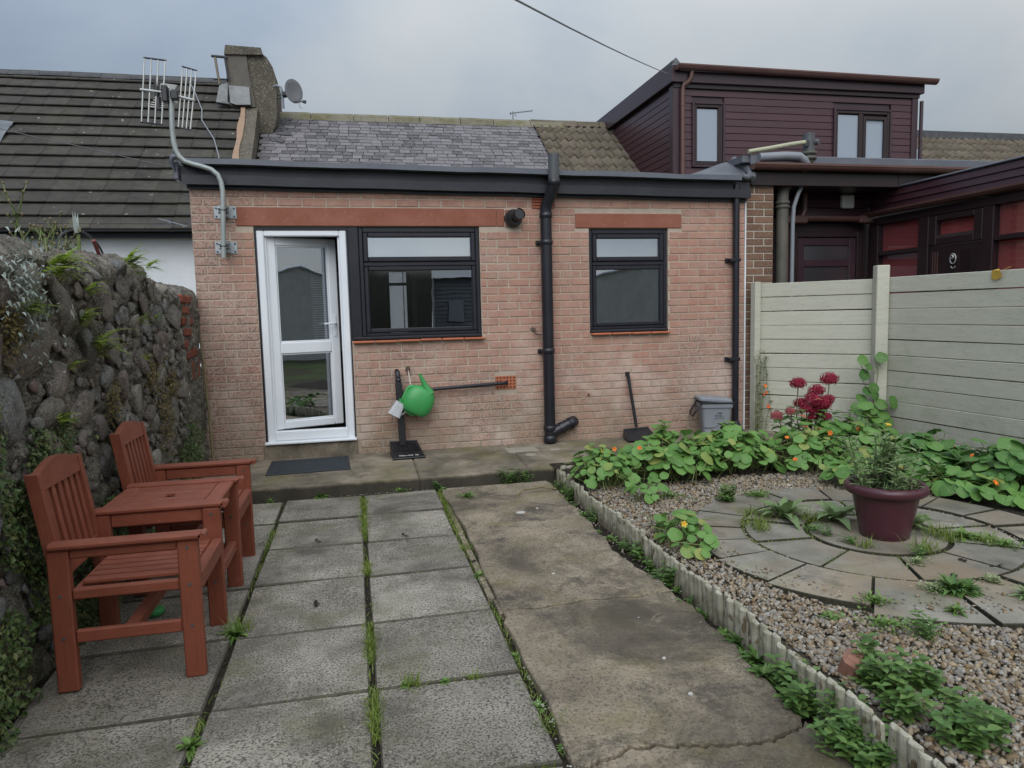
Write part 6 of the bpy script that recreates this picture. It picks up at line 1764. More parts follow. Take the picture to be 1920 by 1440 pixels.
mb = MB(); mb.tube([(.415,6.735,.660),(.435,6.735,.715),(.462,6.735,.765),(.488,6.735,.782),(.525,6.735,.772),(.55,6.735,.755)], [.016,.013,.012,.012,.013,.017], 10, flat=1.3); obj('handle', mb, MT['green_can'], can)
mb = MB(); mb.tube([(.395,6.735,.665),(.388,6.735,.635),(.405,6.735,.590),(.440,6.735,.545),(.475,6.735,.515),(.51,6.735,.512),(.54,6.735,.53)], [.017,.012,.011,.011,.011,.013,.016], 10, flat=1.3); obj('handle', mb, MT['green_can'], can)
mb = MB(); mb.tube([(.478,6.838,.925),(.484,6.80,.87),(.490,6.74,.790)], .003, 5); mb.tube([(.478,6.838,.925),(.478,6.80,.865),(.484,6.745,.792)], .003, 5)
obj('string', mb, MT['string'], can)
# translucent jug hanging beside it
jug = thing('plastic_jug', 'translucent plastic jug hanging left of the green watering can', 'jug', (.36, 6.74, .57))
Tj = Matrix.Translation((.355,6.735,.575)) @ Matrix.Rotation(R(30),4,'Y')
mb = MB(); loft(mb, [rsq(.045,.04,.065,5,.02),rsq(.060,.055,-.065,5,.022),rsq(.064,.059,-.068,5,.022),rsq(.058,.053,-.064,5,.022),rsq(.043,.038,.060,5,.02)], False, True, Tj); loft(mb, [rsq(.0445,.0395,.064,5,.02)], True, False, Tj); obj('jug_body', mb, MT['clear'], jug)
mb = MB(); mb.tube([Tj @ Vector(p) for p in ((.045,0,.05),(.075,0,.045),(.08,0,.0),(.06,0,-.045))], .006, 8); obj('handle', mb, MT['clear'], jug)

# ================================================================== TELEVISION AERIAL, CABLES
tv = thing('tv_aerial', 'large grid television aerial on a bent pole clamped to the brick wall', 'aerial', (-1.09, 6.74, 2.0))
pole = MB(); AY = 6.735
pole.tube([(-1.094,AY,1.985),(-1.080,AY,2.30),(-1.068,AY,2.56),(-1.078,AY,2.64),(-1.100,AY,2.695),(-1.150,AY,2.738),(-1.22,AY,2.762),(-1.30,AY,2.782),(-1.36,AY,2.802),(-1.405,AY,2.845),(-1.428,AY,2.90),(-1.438,AY,2.97),(-1.442,AY,3.08),(-1.428,AY,3.40)], .0215, 12)
obj('pole', pole, MT['pole'], tv)
for z_ in (2.395, 2.085):
    bk_ = MB(); xx = -1.083 if z_ > 2.2 else -1.092
    bk_.box(xx-.095, xx-.030, YF-.016, YF-.011, z_-.055, z_+.055, .003); bk_.box(xx+.030, xx+.095, YF-.016, YF-.011, z_-.055, z_+.055, .003); bk_.box(xx-.031, xx+.031, 6.79, 6.80, z_-.05, z_+.05, .003)
    bk_.box(xx-.034, xx-.028, 6.79, YF-.011, z_-.05, z_+.05); bk_.box(xx+.028, xx+.034, 6.79, YF-.011, z_-.05, z_+.05)
    bo = obj('wall_bracket', bk_, MT['steel'], tv)
    mb = MB()
    for sx in (-.075, .075):
        for sz in (-.036, .036): mb.tube([(xx+sx,YF-.011,z_+sz),(xx+sx,YF-.026,z_+sz)], .008, 6)
    for sz in (-.018, .018): mb.tube([(xx-.045,6.785,z_+sz),(xx+.045,6.785,z_+sz)], .005, 6)
    mb.tube([(xx-.035,6.79,z_),(xx-.025,AY-.024,z_),(xx+.025,AY-.024,z_),(xx+.035,6.79,z_)], .005, 6); obj('clamp_bolt', mb, MT['ridge_dark'], bo)
def grid(name, TL, TR, BL, BR_, ym):
    mb = MB(); TL, TR, BL, BR_ = [Vector(p) for p in (TL,TR,BL,BR_)]
    for k in range(4): t = k/3; mb.tube([TL.lerp(TR,t), BL.lerp(BR_,t)], .0062, 6)
    g = obj(name, mb, MT['alu'], tv)
    mb = MB(); mb.tube([TL-(TR-TL)*.03, TR+(TR-TL)*.03], .0075, 6); mb.tube([BL-(BR_-BL)*.03, BR_+(BR_-BL)*.03], .0075, 6); obj('end_bar', mb, MT['black_plastic'], g)
    a, b_ = TL.lerp(BL,.5), TR.lerp(BR_,.5); mb = MB(); mb.tube([a-(b_-a)*.12+Vector((0,-.008,0)), b_+(b_-a)*.12+Vector((0,-.008,0))], .011, 4); obj('cross_bar', mb, MT['alu'], g)
grid('reflector', (-1.635,6.80,3.665),(-1.455,6.72,3.625),(-1.695,6.80,3.135),(-1.520,6.72,3.10), 0)
grid('reflector', (-1.318,6.70,3.575),(-1.190,6.58,3.51),(-1.385,6.70,3.075),(-1.268,6.58,3.03), 0)
mb = MB(); mb.box(-1.50,-1.45,6.69,6.78,3.28,3.42,.01); mb.box(-1.43,-1.365,6.68,6.76,3.30,3.38,.01); mb.box(-1.565,-1.53,6.74,6.82,3.33,3.47,.01); mb.box(-1.56,-1.52,6.74,6.80,3.22,3.34,.01); obj('junction_box', mb, MT['black_plastic'], tv)
mb = MB(); mb.tube([(-1.43,6.73,3.38),(-1.50,6.95,3.42),(-1.60,7.35,3.50)], .012, 6)
for k in range(7):
    t = k/6; c_ = Vector((-1.47,6.86,3.40)).lerp(Vector((-1.60,7.35,3.50)), t)
    for dz in (.07,-.07, .0): mb.tube([c_+Vector((-.06,-.02,dz)), c_+Vector((.06,.02,dz))], .005, 5)
    mb.tube([c_+Vector((0,0,-.07)), c_+Vector((0,0,.07))], .004, 5)
for k in range(5): mb.tube([(-1.62+.012*k,6.78,3.26+.018*k),(-1.50+.012*k,6.74,3.24+.018*k)], .0045, 5)
obj('director', mb, MT['alu'], tv)
mb = MB(); mb.tube([(-1.47,6.77,3.32),(-1.46,6.78,3.2),(-1.453,6.76,3.0),(-1.448,6.76,2.85)], .005, 5); obj('cable', mb, MT['wire'], tv)
def cable(name, label, pts, r_, mat='wire', cat='cable'):
    mb = MB(); P = [Vector(p) for p in pts]; Q = []
    for i in range(len(P)-1):
        for k in range(8): Q.append(P[i].lerp(P[i+1], k/8))
    Q.append(P[-1]); mb.tube(Q, r_, 6); o = obj(name, mb, MT[mat]); tag(o, label, cat); return o
A_, B_ = Vector((-3.6,-6.0,1.2)), Vector((4.80,10.4,4.95))
A_ = Vector((.936,4.0,3.15)); A2 = A_+(A_-Vector((4.505,10.45,4.916)))*1.2; E2 = Vector((4.80,10.43,4.97))
P = []
for k in range(13):
    t = k/12; p = A2.lerp(E2, t); p.z -= .10*math.sin(math.pi*t); P.append(p)
cable('telephone_cable', 'overhead telephone cable running from the dormer fascia across the sky', P, .0055, 'greywire')
cable('roof_cable', 'thin dark cable slung in front of the tiled cottage roof', [(-3.6,8.2,3.44),(-2.9,7.8,3.22),(-2.2,7.3,3.00),(-1.7,6.95,2.83),(-1.42,6.8,2.76)], .004)
Rf = lambda x, y: (x, y, nroof(y,.045))
cable('aerial_lead', 'pale loose cable lying down the tiled roof beside the parapet', [Rf(-2.55,13.45),Rf(-2.40,13.1),Rf(-2.25,12.7),Rf(-2.22,12.45),Rf(-1.98,12.0),Rf(-1.86,11.6),Rf(-1.90,11.3),Rf(-1.95,10.9)], .010, 'greywire')
cable('eaves_cable', 'thin cable looping from the extension corner to the cottage gutter', [(-1.40,6.93,2.56),(-1.50,7.6,2.60),(-1.75,8.8,2.55),(-2.0,9.8,2.62),(-2.45,10.3,2.78)], .006, 'greywire')
# ================================================================== PLANTS IN THE BED
rp = random.Random(31)
def nast_leaf(seed):
    r_ = random.Random(seed); mb = MB(); n = 16; V = [(0,0,0)]
    for rr2, zz in ((.55,.05),(1.0,.0)):
        for i in range(n):
            a = 2*math.pi*i/n; k = 1+.05*math.cos(5*a+seed)+r_.uniform(-.03,.03)
            V.append((rr2*k*math.cos(a), rr2*k*math.sin(a), zz*.9+(.09*math.sin(2*a+seed) if rr2 == 1 else 0)+r_.uniform(-.01,.01)))
    F = [(0, 1+i, 1+(i+1)%n) for i in range(n)]+[(1+i, n+1+i, n+1+(i+1)%n, 1+(i+1)%n) for i in range(n)]
    mb.add(V, F, True); return mb
NL = {m: [nast_leaf(k).mesh('leaf', MT[m]) for k in range(5)] for m in ('nast', 'nast_dark')}
def flower_mesh(mat):
    mb = MB()
    for k in range(5):
        a = k*1.257; strap_leaf(mb, (0,0,0), (math.cos(a)*.8, math.sin(a)*.8, .65), 1.0, .48, 1.0, .25, 4, cls=.6)
    mb.tube([(0,0,-.5),(0,0,.02)], [.05,.14], 6); return mb.mesh('flower', MT[mat])
FLO = {'orange': flower_mesh('orange'), 'yellow': flower_mesh('yellow')}
def nasturtium(label, cx, cy, rx, ry, h, n_, seed, rl=.050, z0=.1, mat='nast', flowers=3, ang=0, fmat='orange', prof=None, thin=1):
    n = int(n_*1.6); r_ = random.Random(seed); t = thing('nasturtium', label, 'nasturtium', (cx, cy, z0), 'trailing nasturtiums round the gravel bed')
    stems = MB(); ca, sa = math.cos(ang), math.sin(ang); got = []
    tries = 0
    while len(got) < n and tries < n*25:
        tries += 1
        u, v = r_.uniform(-1,1), r_.uniform(-1,1); q = u*u+v*v
        if q > 1: continue
        dome = (1-q**1.4)**.6
        lump = .75+.45*mnoise.noise(Vector((cx+u*2.2, cy+v*2.2, seed)))
        zz = h*dome*lump*r_.uniform(.35,1.0)**.5+.03
        x = cx+(u*rx*ca-v*ry*sa); y = cy+(u*rx*sa+v*ry*ca); s_ = rl*r_.choice((r_.uniform(.4,.7), r_.uniform(.6,1.0), r_.uniform(.8,1.2)))
        p = Vector((x, y, z0+zz))
        if any((p-g).length < s_*.75 for g in got[-90:]): continue
        got.append(p)
        out_ = Vector((u*rx*ca-v*ry*sa, u*rx*sa+v*ry*ca, 0)); out_ = out_.normalized()*q*.9 if out_.length > 0 else out_
        nrm = (out_+Vector((r_.gauss(0,.32), r_.gauss(-.12,.32), .95))).normalized()
        e = nrm.to_track_quat('Z','Y').to_euler()
        inst('leaf', r_.choice(NL[mat]), t, p, e, s_)
        b_ = Vector((cx+(x-cx)*.55+r_.gauss(0,.03), cy+(y-cy)*.55+r_.gauss(0,.03), z0))
        m_ = b_.lerp(p, .55)+Vector((r_.gauss(0,.02), r_.gauss(0,.02), .02))
        stems.tube([b_, m_, p-nrm*.004], .0026, 4, False)
    for k in range(int(n*.15)):
        a = r_.uniform(0,6.28); d = r_.uniform(.3,1); b_ = Vector((cx+rx*d*math.cos(a), cy+ry*d*math.sin(a), z0+.01)); stems.tube([b_, b_+Vector((r_.uniform(-.1,.1), r_.uniform(-.1,.1), h*.4)), b_+Vector((r_.uniform(-.2,.2), r_.uniform(-.2,.2), h*.7*r_.random()))], .003, 4, False)
    obj('stems', stems, MT['stem'], t, 'stuff')
    for k in range((flowers+1)//2):
        p = r_.choice(got); s_ = r_.uniform(.022,.03)
        inst('flower', FLO[fmat if r_.random() < .75 else 'yellow'], t, p+Vector((r_.gauss(0,.02), -.05, .03)), (R(r_.uniform(30,75)), 0, r_.uniform(-.6,.6)), s_)
    return t
nasturtium('nasturtium clump spilling round the back corner of the white edging', 1.84, 5.22, .26, .34, .30, 80, 1, .046, flowers=3)
nasturtium('big light green nasturtium mound in front of the leaning shovel', 2.42, 5.28, .46, .36, .40, 150, 2, .056, flowers=2)
nasturtium('light green nasturtium mound in front of the grey caddy', 3.02, 5.36, .40, .36, .40, 130, 3, .056, flowers=2)
nasturtium('nasturtium patch with yellow and orange flowers below the hydrangea', 3.62, 5.22, .38, .36, .38, 110, 4, .050, flowers=7, mat='nast')
nasturtium('nasturtium patch filling the corner between hydrangea and fence post', 4.22, 5.35, .42, .40, .42, 130, 5, .056, flowers=5)
nasturtium('low nasturtium runners behind the plum pot', 3.72, 4.60, .36, .24, .20, 70, 6, .046, flowers=2, fmat='yellow')
nasturtium('broad nasturtium patch along the fence right of the pot', 4.42, 4.78, .34, .42, .34, 110, 7, .060, flowers=3, mat='nast_dark')
nasturtium('largest leaved dark nasturtium mound at the right under the fence', 4.50, 4.10, .34, .48, .36, 120, 8, .068, flowers=2, mat='nast_dark')
nasturtium('low nasturtium leaves creeping towards the paved circle at the right', 4.12, 4.12, .22, .48, .16, 60, 9, .058, flowers=3)
nasturtium('small pale nasturtium with thin stems leaning on the white edging', 1.80, 3.70, .14, .30, .20, 40, 10, .040, flowers=1, z0=.085, fmat='yellow')
nasturtium('little nasturtium seedling group in the gravel near the back', 1.98, 4.66, .18, .12, .15, 16, 12, .038, flowers=0, z0=.085)
# nasturtium climbing the fence post
t = thing('nasturtium', 'nasturtium climbing the front of the tall fence post', 'nasturtium', (4.78, 5.90, .1), 'trailing nasturtiums round the gravel bed')
st = MB(); r_ = random.Random(3)
for z, dx, dy in ((.92,-.14,.0),(.86,-.09,-.02),(.78,-.12,0),(.94,.04,-.03),(.62,-.08,0),(.58,-.02,-.03),(.55,-.13,.02),(.50,.03,-.05),(.46,-.06,-.04),(.44,-.16,0),(.40,.05,-.06),(.36,-.03,-.05),(.36,-.15,-.03),(.33,.08,-.08),(.52,.12,-.10),(.30,-.08,-.06),(.28,.03,-.08),(.47,-.19,.02),(.65,-.03,-.02)):
    p = Vector((4.80+dx, 5.86+dy, z)); nrm = Vector((r_.gauss(-.2,.3), -1, r_.uniform(.2,.9))).normalized()
    inst('leaf', r_.choice(NL['nast_dark']), t, p, nrm.to_track_quat('Z','Y').to_euler(), r_.uniform(.045,.065)); st.tube([(4.80+dx*.4,5.88,z-.16), p+Vector((0,.02,-.06)), p], .003, 4, False)
st.tube([(4.78,5.86,.1),(4.80,5.88,.5),(4.84,5.87,.8),(4.78,5.86,.95)], .004, 5); obj('stems', st, MT['stem'], t, 'stuff')
# climber by the end post
t = thing('climbing_plant', 'thin climbing plant with small orange flowers beside the end fence post', 'climber', (4.12, 6.70, .12))
st = MB(); lv = MB()
for k in range(7):
    x = 4.12+r_.gauss(.01,.03); P = [Vector((x, 6.72, .1))]
    for i in range(9): P.append(P[-1]+Vector((r_.gauss(0,.018), r_.gauss(0,.006), .10*r_.uniform(.7,1.15))))
    st.tube(P, .0026, 4, False)
    for p in P[1:]:
        for _ in range(4):
            lv.rnd = r_.random(); a = r_.uniform(0,6.28); strap_leaf(lv, p, (math.cos(a), -abs(math.sin(a)), .3), .034, .012, .8, .2, 3, cls=.8)
obj('stems', st, MT['stem'], t, 'stuff'); obj('leaves', lv, MT['rose_leaf'], t, 'stuff')
for x, z in ((4.15,.62),(4.16,.55),(4.13,.53),(4.19,.40)): inst('flower', FLO['orange'], t, (x, 6.68, z), (R(70),0,r_.uniform(-1,1)), .026)
# ------------------------------------------------------------------ hydrangea
hy = thing('hydrangea', 'hydrangea with crimson flower heads growing in front of the fence', 'hydrangea', (4.02, 5.72, .1))
def head_mesh(mat, seed, nf=230):
    r_ = random.Random(seed); mb = MB()
    for k in range(nf):
        z = 1-2*(k+.5)/nf
        if z < -.8: continue
        a = k*2.39996; rr2 = math.sqrt(1-z*z); nrm = Vector((rr2*math.cos(a), rr2*math.sin(a), z*.85)); c_ = nrm*(.86+r_.uniform(-.28,.2)+.12*mnoise.noise(nrm*2.5+Vector((seed,0,0)))); mb.rnd = r_.random()
        t_ = nrm.orthogonal().normalized(); t_ = Matrix.Rotation(r_.uniform(0,6.28),3,nrm) @ t_; b_ = nrm.cross(t_); s_ = .16
        for i in range(4):
            d1 = t_ if i == 0 else b_ if i == 1 else -t_ if i == 2 else -b_; d2 = nrm.cross(d1)
            mb.add([c_, c_+d1*s_*.6+d2*s_*.45+nrm*.06, c_+d1*s_*1.1+nrm*.02, c_+d1*s_*.6-d2*s_*.45+nrm*.06], [(0,1,2,3)])
    return mb.mesh('flower_head', MT[mat])
HM = [head_mesh('hyd_red', 1), head_mesh('hyd_red', 2), head_mesh('hyd_pink', 3)]
st = MB()
for k, (x, z, s_, m_) in enumerate(((3.847,.755,.072,0),(4.233,.768,.080,1),(4.10,.665,.075,1),(4.00,.60,.082,0),(4.09,.56,.080,1),(4.17,.585,.066,0),(3.96,.52,.070,1),(4.07,.485,.070,0),(4.17,.53,.06,1),(3.93,.565,.06,0),(3.70,.455,.062,2),(3.79,.50,.05,2),(4.02,.43,.055,1),(4.12,.44,.05,0))):
    y = 5.70+r_.uniform(-.06,.06)
    inst('flower_head', HM[m_], hy, (x, y, z), (r_.uniform(-.4,.2), r_.uniform(-.3,.3), r_.uniform(0,6)), (s_, s_, s_*.9))
    st.tube([(4.02+(x-4.02)*.3,5.75,.1),(4.02+(x-4.02)*.8,5.73,z*.6),(x,y,z)], .005, 5)
obj('stems', st, MT['twig'], hy, 'stuff')
lf = MB()
for k in range(150):
    a = r_.uniform(0,6.28); d = r_.uniform(.02,.30); p = (4.02+d*1.1*math.cos(a), 5.70+d*.6*math.sin(a), r_.uniform(.18,.52)); lf.rnd = r_.random()
    strap_leaf(lf, p, (math.cos(a)+r_.gauss(0,.3), math.sin(a)-.4, r_.uniform(-.1,.5)), .10*r_.uniform(.6,1.2), .032, .8, .15, 4, cls=.7)
obj('leaves', lf, MT['nast_dark'], hy, 'stuff')
lf = MB()
for x, z in ((3.78,.40),(3.85,.36),(3.90,.33),(3.82,.31),(3.95,.37),(3.73,.50),(3.87,.62),(3.92,.29)):
    lf.rnd = r_.random(); strap_leaf(lf, (x,5.48,z), (r_.uniform(-1,1),-.8,r_.uniform(-.2,.5)), .085, .03, .6, .2, 4, cls=.7)
obj('russet_leaves', lf, MT['hyd_dry'], hy, 'stuff')
mb = MB(); mb.tube([(3.98,5.50,.10),(3.93,5.48,.28)], [.030,.024], 8); o = obj('wooden_stake', mb, MT['twig']); tag(o, 'short broken wooden stake leaning under the hydrangea', 'stake')
# ------------------------------------------------------------------ plum pot and its plant
PX, PY, PZ = 2.955, 3.50, .104
pot = thing('plant_pot', 'round plum coloured plastic plant pot with a thick rolled rim', 'plant pot', (PX, PY, PZ))
mb = MB(); mb.lathe([(0,.002),(.126,.002),(.132,.008),(.138,.05),(.168,.20),(.180,.262),(.183,.268)], 48, Matrix.Translation((PX,PY,PZ))); obj('pot_body', mb, MT['pot'], pot)
mb = MB(); mb.lathe([(.182,.262),(.206,.258),(.219,.268),(.223,.285),(.220,.302),(.208,.316),(.195,.317),(.186,.308),(.180,.285),(.178,.26)], 48, Matrix.Translation((PX,PY,PZ))); obj('rim', mb, MT['pot'], pot)
mb = MB(); mb.lathe([(0,.285),(.10,.283),(.181,.278)], 24, Matrix.Translation((PX,PY,PZ))); obj('compost', mb, MT['soil'], pot)
pl_ = MB(); r_ = random.Random(8); zc = PZ+.282
for k in range(40):
    a = r_.uniform(0,6.28); d = r_.uniform(0,.15); c_ = Vector((PX+d*math.cos(a), PY+d*math.sin(a), zc)); lean = Vector((math.cos(a)*d*3.2, math.sin(a)*d*3.2-.10, 1)).normalized(); H = r_.uniform(.12,.34); p = c_.copy(); L = 0; i = 0; dd = lean.copy()
    while L < H:
        pl_.rnd = r_.random(); ph = i*2.4+r_.random()
        strap_leaf(pl_, p, (math.cos(ph), math.sin(ph), .5), r_.uniform(.05,.09), .0125, .8, .2, 4, cls=.8)
        p = p+dd*.022; dd = (dd+Vector((r_.gauss(0,.06), r_.gauss(0,.06), 0))).normalized(); L += .022; i += 1
    pl_.tube([c_, c_.lerp(p,.5), p], .003, 4, False)
for _ in range(160):
    a = r_.uniform(0,6.28); d = .17*math.sqrt(r_.random()); pl_.rnd = r_.random(); strap_leaf(pl_, (PX+d*math.cos(a), PY+d*math.sin(a), zc), (r_.gauss(0,.4), r_.gauss(0,.4), 1), r_.uniform(.03,.09), .0025, .6, .1, 3)
pp = thing('potted_plant', 'grey green leafy plant with yellow buds growing in the plum pot', 'plant', (PX, PY, zc))
obj('foliage', pl_, MT['sage'], pp, 'stuff')
for x, y, z in ((-.02,-.03,.37),(.05,.02,.28)): inst('flower', FLO['yellow'], pp, (PX+x, PY+y, zc+z), (.3,0,0), .022)
# ------------------------------------------------------------------ weeds, each a plant of its own
GW = 'weeds growing in joints and gravel'
def weed(kind, x, y, z, s_, label, seed, mat=None):
    r_ = random.Random(seed); mb = MB(); c_ = (x, y, z)
    if kind == 'rosette': rosette(mb, c_, int(26*(1+s_)), .088*s_, .0098*s_, r_, .1, 1.25, 1.2, .75); m_ = mat or 'weed'
    elif kind == 'tuft': s_ *= 1.4; tuft(mb, c_, int(60*s_), .085*s_, .0022, .025*s_, r_); m_ = mat or 'grass'
    elif kind == 'bush': bushy(mb, c_, int(12*s_), .11*s_, .9, .032, .0075, r_); m_ = mat or 'weed_dark'
    elif kind == 'broad': bushy(mb, c_, int(16*s_), .115*s_, 1.0, .040*min(1.15,s_), .0125*min(1.15,s_), r_, .018); m_ = mat or 'weed_dark'
    elif kind == 'mat':
        for _ in range(int(120*s_)):
            mb.rnd = r_.random(); a = r_.uniform(0,6.28); d = .09*s_*abs(r_.gauss(0,.6)); q = Vector((x+d*math.cos(a), y+d*math.sin(a), z+r_.uniform(0,.025))); mb.tube([c_, q], .0011, 3, False); strap_leaf(mb, q, (math.cos(a)*.6+r_.gauss(0,.5), math.sin(a)*.6+r_.gauss(0,.5), .5), .022, .006, .7, .2, 3, cls=.8)
        m_ = mat or 'weed'
    o = obj('weed', mb, MT[m_], origin=c_); tag(o, label, 'weed', GW)
W = [('rosette',-.606,3.374,-.01,1.0,'dandelion like weed in the left joint beside the red seat leg'),('tuft',-.60,3.42,-.01,.9,'grass tuft just beyond the dandelion by the red seat'),
('rosette',-.617,2.495,-.01,.75,'small weed in the left joint at the bottom of the picture'),('rosette',-.325,5.86,-.005,.95,'weed at the foot of the step below the door mat'),('rosette',-.72,5.85,-.005,.5,'small weed at the step near the rear seat leg'),
('mat',.30,5.86,-.005,.6,'low weed at the step behind the middle slabs'),('bush',.62,5.86,0,.75,'leafy weed where slabs, path and step meet'),('rosette',.655,5.78,0,.6,'weed at the top end of the path joint'),
('bush',1.22,5.85,.01,1.35,'wide leafy weed clump at the step end of the path'),('bush',1.36,5.83,.01,1.1,'leafy weed next to the wide clump by the step'),('mat',.80,5.42,.02,.7,'low dark weed in the first path joint'),
('rosette',.615,3.788,-.005,.6,'weed in the path joint level with the third slab row'),('tuft',.615,4.25,-.005,.55,'small grass tuft in the path joint'),('rosette',.13,2.713,-.005,.4,'tiny weed in the nearest cross joint'),('tuft',.16,2.712,-.005,.6,'small grass tuft in the nearest cross joint'),('rosette',.287,2.705,-.005,.35,'tiny weed right of the grass tuft in the cross joint'),
('tuft',.40,2.706,-.005,.35,'wispy yellow grass near the right end of the cross joint'),('rosette',.60,2.85,-.02,.5,'weed in the dark gap beside the nearest path slab'),('rosette',.60,2.45,-.02,.55,'weed low in the dark gap by the path'),('tuft',.612,2.3,-.02,.7,'grass tuft in the dark gap near the bottom edge'),('rosette',.63,2.18,-.02,.5,'weed in the dark gap at the bottom edge'),
('bush',1.585,5.50,-.005,1.0,'leafy weed at the far end of the edging'),('broad',1.60,5.22,-.005,.9,'weed with white petals fallen beside it along the edging'),('bush',1.58,4.65,-.01,.8,'weed halfway along the far edging'),('broad',1.585,3.80,-.01,.95,'dark weed against the edging opposite the small nasturtium'),('broad',1.575,3.42,-.01,1.1,'tall dark weed against the white stakes'),('rosette',1.54,3.03,-.01,.6,'small weed in the bare soil by the stakes'),
('rosette',1.565,2.68,-.01,1.2,'long leaved weed clump against the middle stakes'),('rosette',1.55,2.52,-.01,1.3,'long leaved weed clump beside the path edge'),('rosette',1.50,2.40,0,1.0,'spreading leaves over the path edge'),('broad',1.55,2.28,-.005,1.15,'dark weed mass by the near stakes'),('broad',1.50,2.16,0,1.1,'dark weed mass at the end of the path slab'),('bush',1.545,2.03,0,1.3,'dense small leaved weed below the near stakes'),('broad',1.54,1.93,0,1.2,'broad leaved weed at the bottom of the stakes'),('bush',1.47,1.90,.0,1.3,'low weed in the corner of the cracked slab'),('broad',1.53,1.82,0,1.2,'weed at the bottom edge by the white stakes'),
('mat',2.164,4.70,.085,1.1,'low green weed in the gravel near the back'),('broad',2.486,4.447,.085,1.1,'dark leafy weed at the rim of the paved circle'),('mat',2.75,4.50,.10,1.1,'flat weed carpet behind the paved circle'),
('tuft',2.361,3.898,.09,1.2,'tall grass tuft in the left joint of the paved circle'),('tuft',2.34,3.80,.09,.9,'grass tuft in front of the tall grass in the circle'),('tuft',2.52,4.02,.09,.9,'grass round the large leaved plant in the circle'),('tuft',2.72,3.86,.09,1.0,'grass in the joint left of the pot'),('tuft',2.45,4.12,.09,.8,'fine grass at the far joint of the circle'),
('bush',2.642,3.60,.095,.8,'leafy weed left of the plum pot'),('bush',2.677,3.44,.095,.7,'leafy weed in front left of the plum pot'),('tuft',2.72,3.34,.095,.7,'grass tuft in front of the plum pot'),('mat',1.954,2.62,.085,.5,'little plant alone in the near gravel'),('mat',2.244,2.704,.10,.8,'reddish weed in the joint of the outer ring'),('mat',2.13,2.50,.085,1.25,'yellow green weed clump in the gravel'),('bush',2.20,2.36,.085,1.1,'green weed with a yellow flower in the gravel'),
('broad',1.77,2.10,.08,1.45,'large dark leafy weed by the broken brick'),('broad',1.90,2.04,.08,1.0,'dark leafy weed leaning over the gravel'),('broad',1.70,1.93,.08,1.0,'dark leafy weed just inside the near edging'),('rosette',2.666,2.713,.10,1.4,'dark spiky weed clump between the ring slabs'),('rosette',2.72,2.69,.10,1.2,'spiky weed beside the pale leaved one'),('mat',2.60,2.74,.10,.7,'pale variegated weed left of the spiky clump'),('mat',2.794,3.067,.10,.55,'small pale variegated weed in the middle ring'),('mat',2.932,2.76,.10,.65,'pale variegated weed at the right joint'),
('bush',2.86,3.14,.10,.7,'dark weed in front of the pot towards the viewer'),('tuft',2.96,3.20,.10,1.0,'grass tuft right in front of the pot'),('tuft',3.24,3.42,.10,1.0,'grass tuft at the right foot of the pot'),('tuft',3.22,3.32,.10,.9,'dark grass in the joint right of the pot'),('rosette',3.33,3.34,.10,1.15,'light green rosette right of the pot'),('mat',3.39,3.29,.10,.9,'yellow green weed behind the light rosette'),('mat',3.44,3.16,.10,1.0,'light weed at the far right of the ring'),('tuft',3.40,3.22,.10,.7,'small grass tuft at the far right ring joint'),
('rosette',2.93,2.56,.10,1.1,'grey green weed at the right edge of the picture'),('bush',1.88,1.78,.08,1.2,'weed at the bottom right corner'),('broad',1.78,1.74,.08,1.3,'leafy weed inside the edging at the bottom'),('rosette',2.50,2.52,.10,.75,'weed in the near joint of the outer ring'),('rosette',3.40,3.70,.10,.8,'small weed behind the pot on the right'),('mat',2.63,3.70,.10,.5,'tiny weed on a middle ring slab')]
_q = random.Random(71)
ORD = 'nearest second third fourth fifth sixth seventh eighth ninth tenth eleventh twelfth thirteenth fourteenth fifteenth farthest'.split()
for k in range(16): W.append((_q.choice(('bush','broad','mat','rosette')), 1.535+_q.uniform(-.03,.04), 2.75+k*.185+_q.uniform(-.05,.05), -.012, _q.uniform(.35,.7), '%s small weed along the soil strip beside the white edging, counting towards the house' % ORD[k]))
for k, (kd, x, y, z, s_, lb) in enumerate(W):
    mt_ = None
    if 'pale variegated' in lb: mt_ = 'pale_weed'
    elif 'yellow green' in lb or 'light' in lb: mt_ = 'weed'
    elif 'grey green' in lb: mt_ = 'sage'
    elif kd == 'rosette' and ('spiky' in lb or 'long leaved' in lb or 'spreading' in lb): mt_ = 'weed_dark'
    weed(kd, x, y, z, s_, lb, 100+k, mt_)
# large leaved foxglove-like plants by the pot
for k, (x, y, s_, lb) in enumerate(((2.60,3.96,1.9,'large grey green rosette plant left of the pot'),(2.86,3.82,1.7,'large rosette plant half hidden behind the pot'),(3.20,3.58,1.4,'grey green rosette plant at the right of the pot'))):
    r_ = random.Random(300+k); mb = MB(); rosette(mb, (x,y,.10), 18, .125*s_, .019*s_, r_, .55, 1.35, 1.5, .8); o = obj('rosette_plant', mb, MT['sage'], origin=(x,y,.1)); tag(o, lb, 'plant')
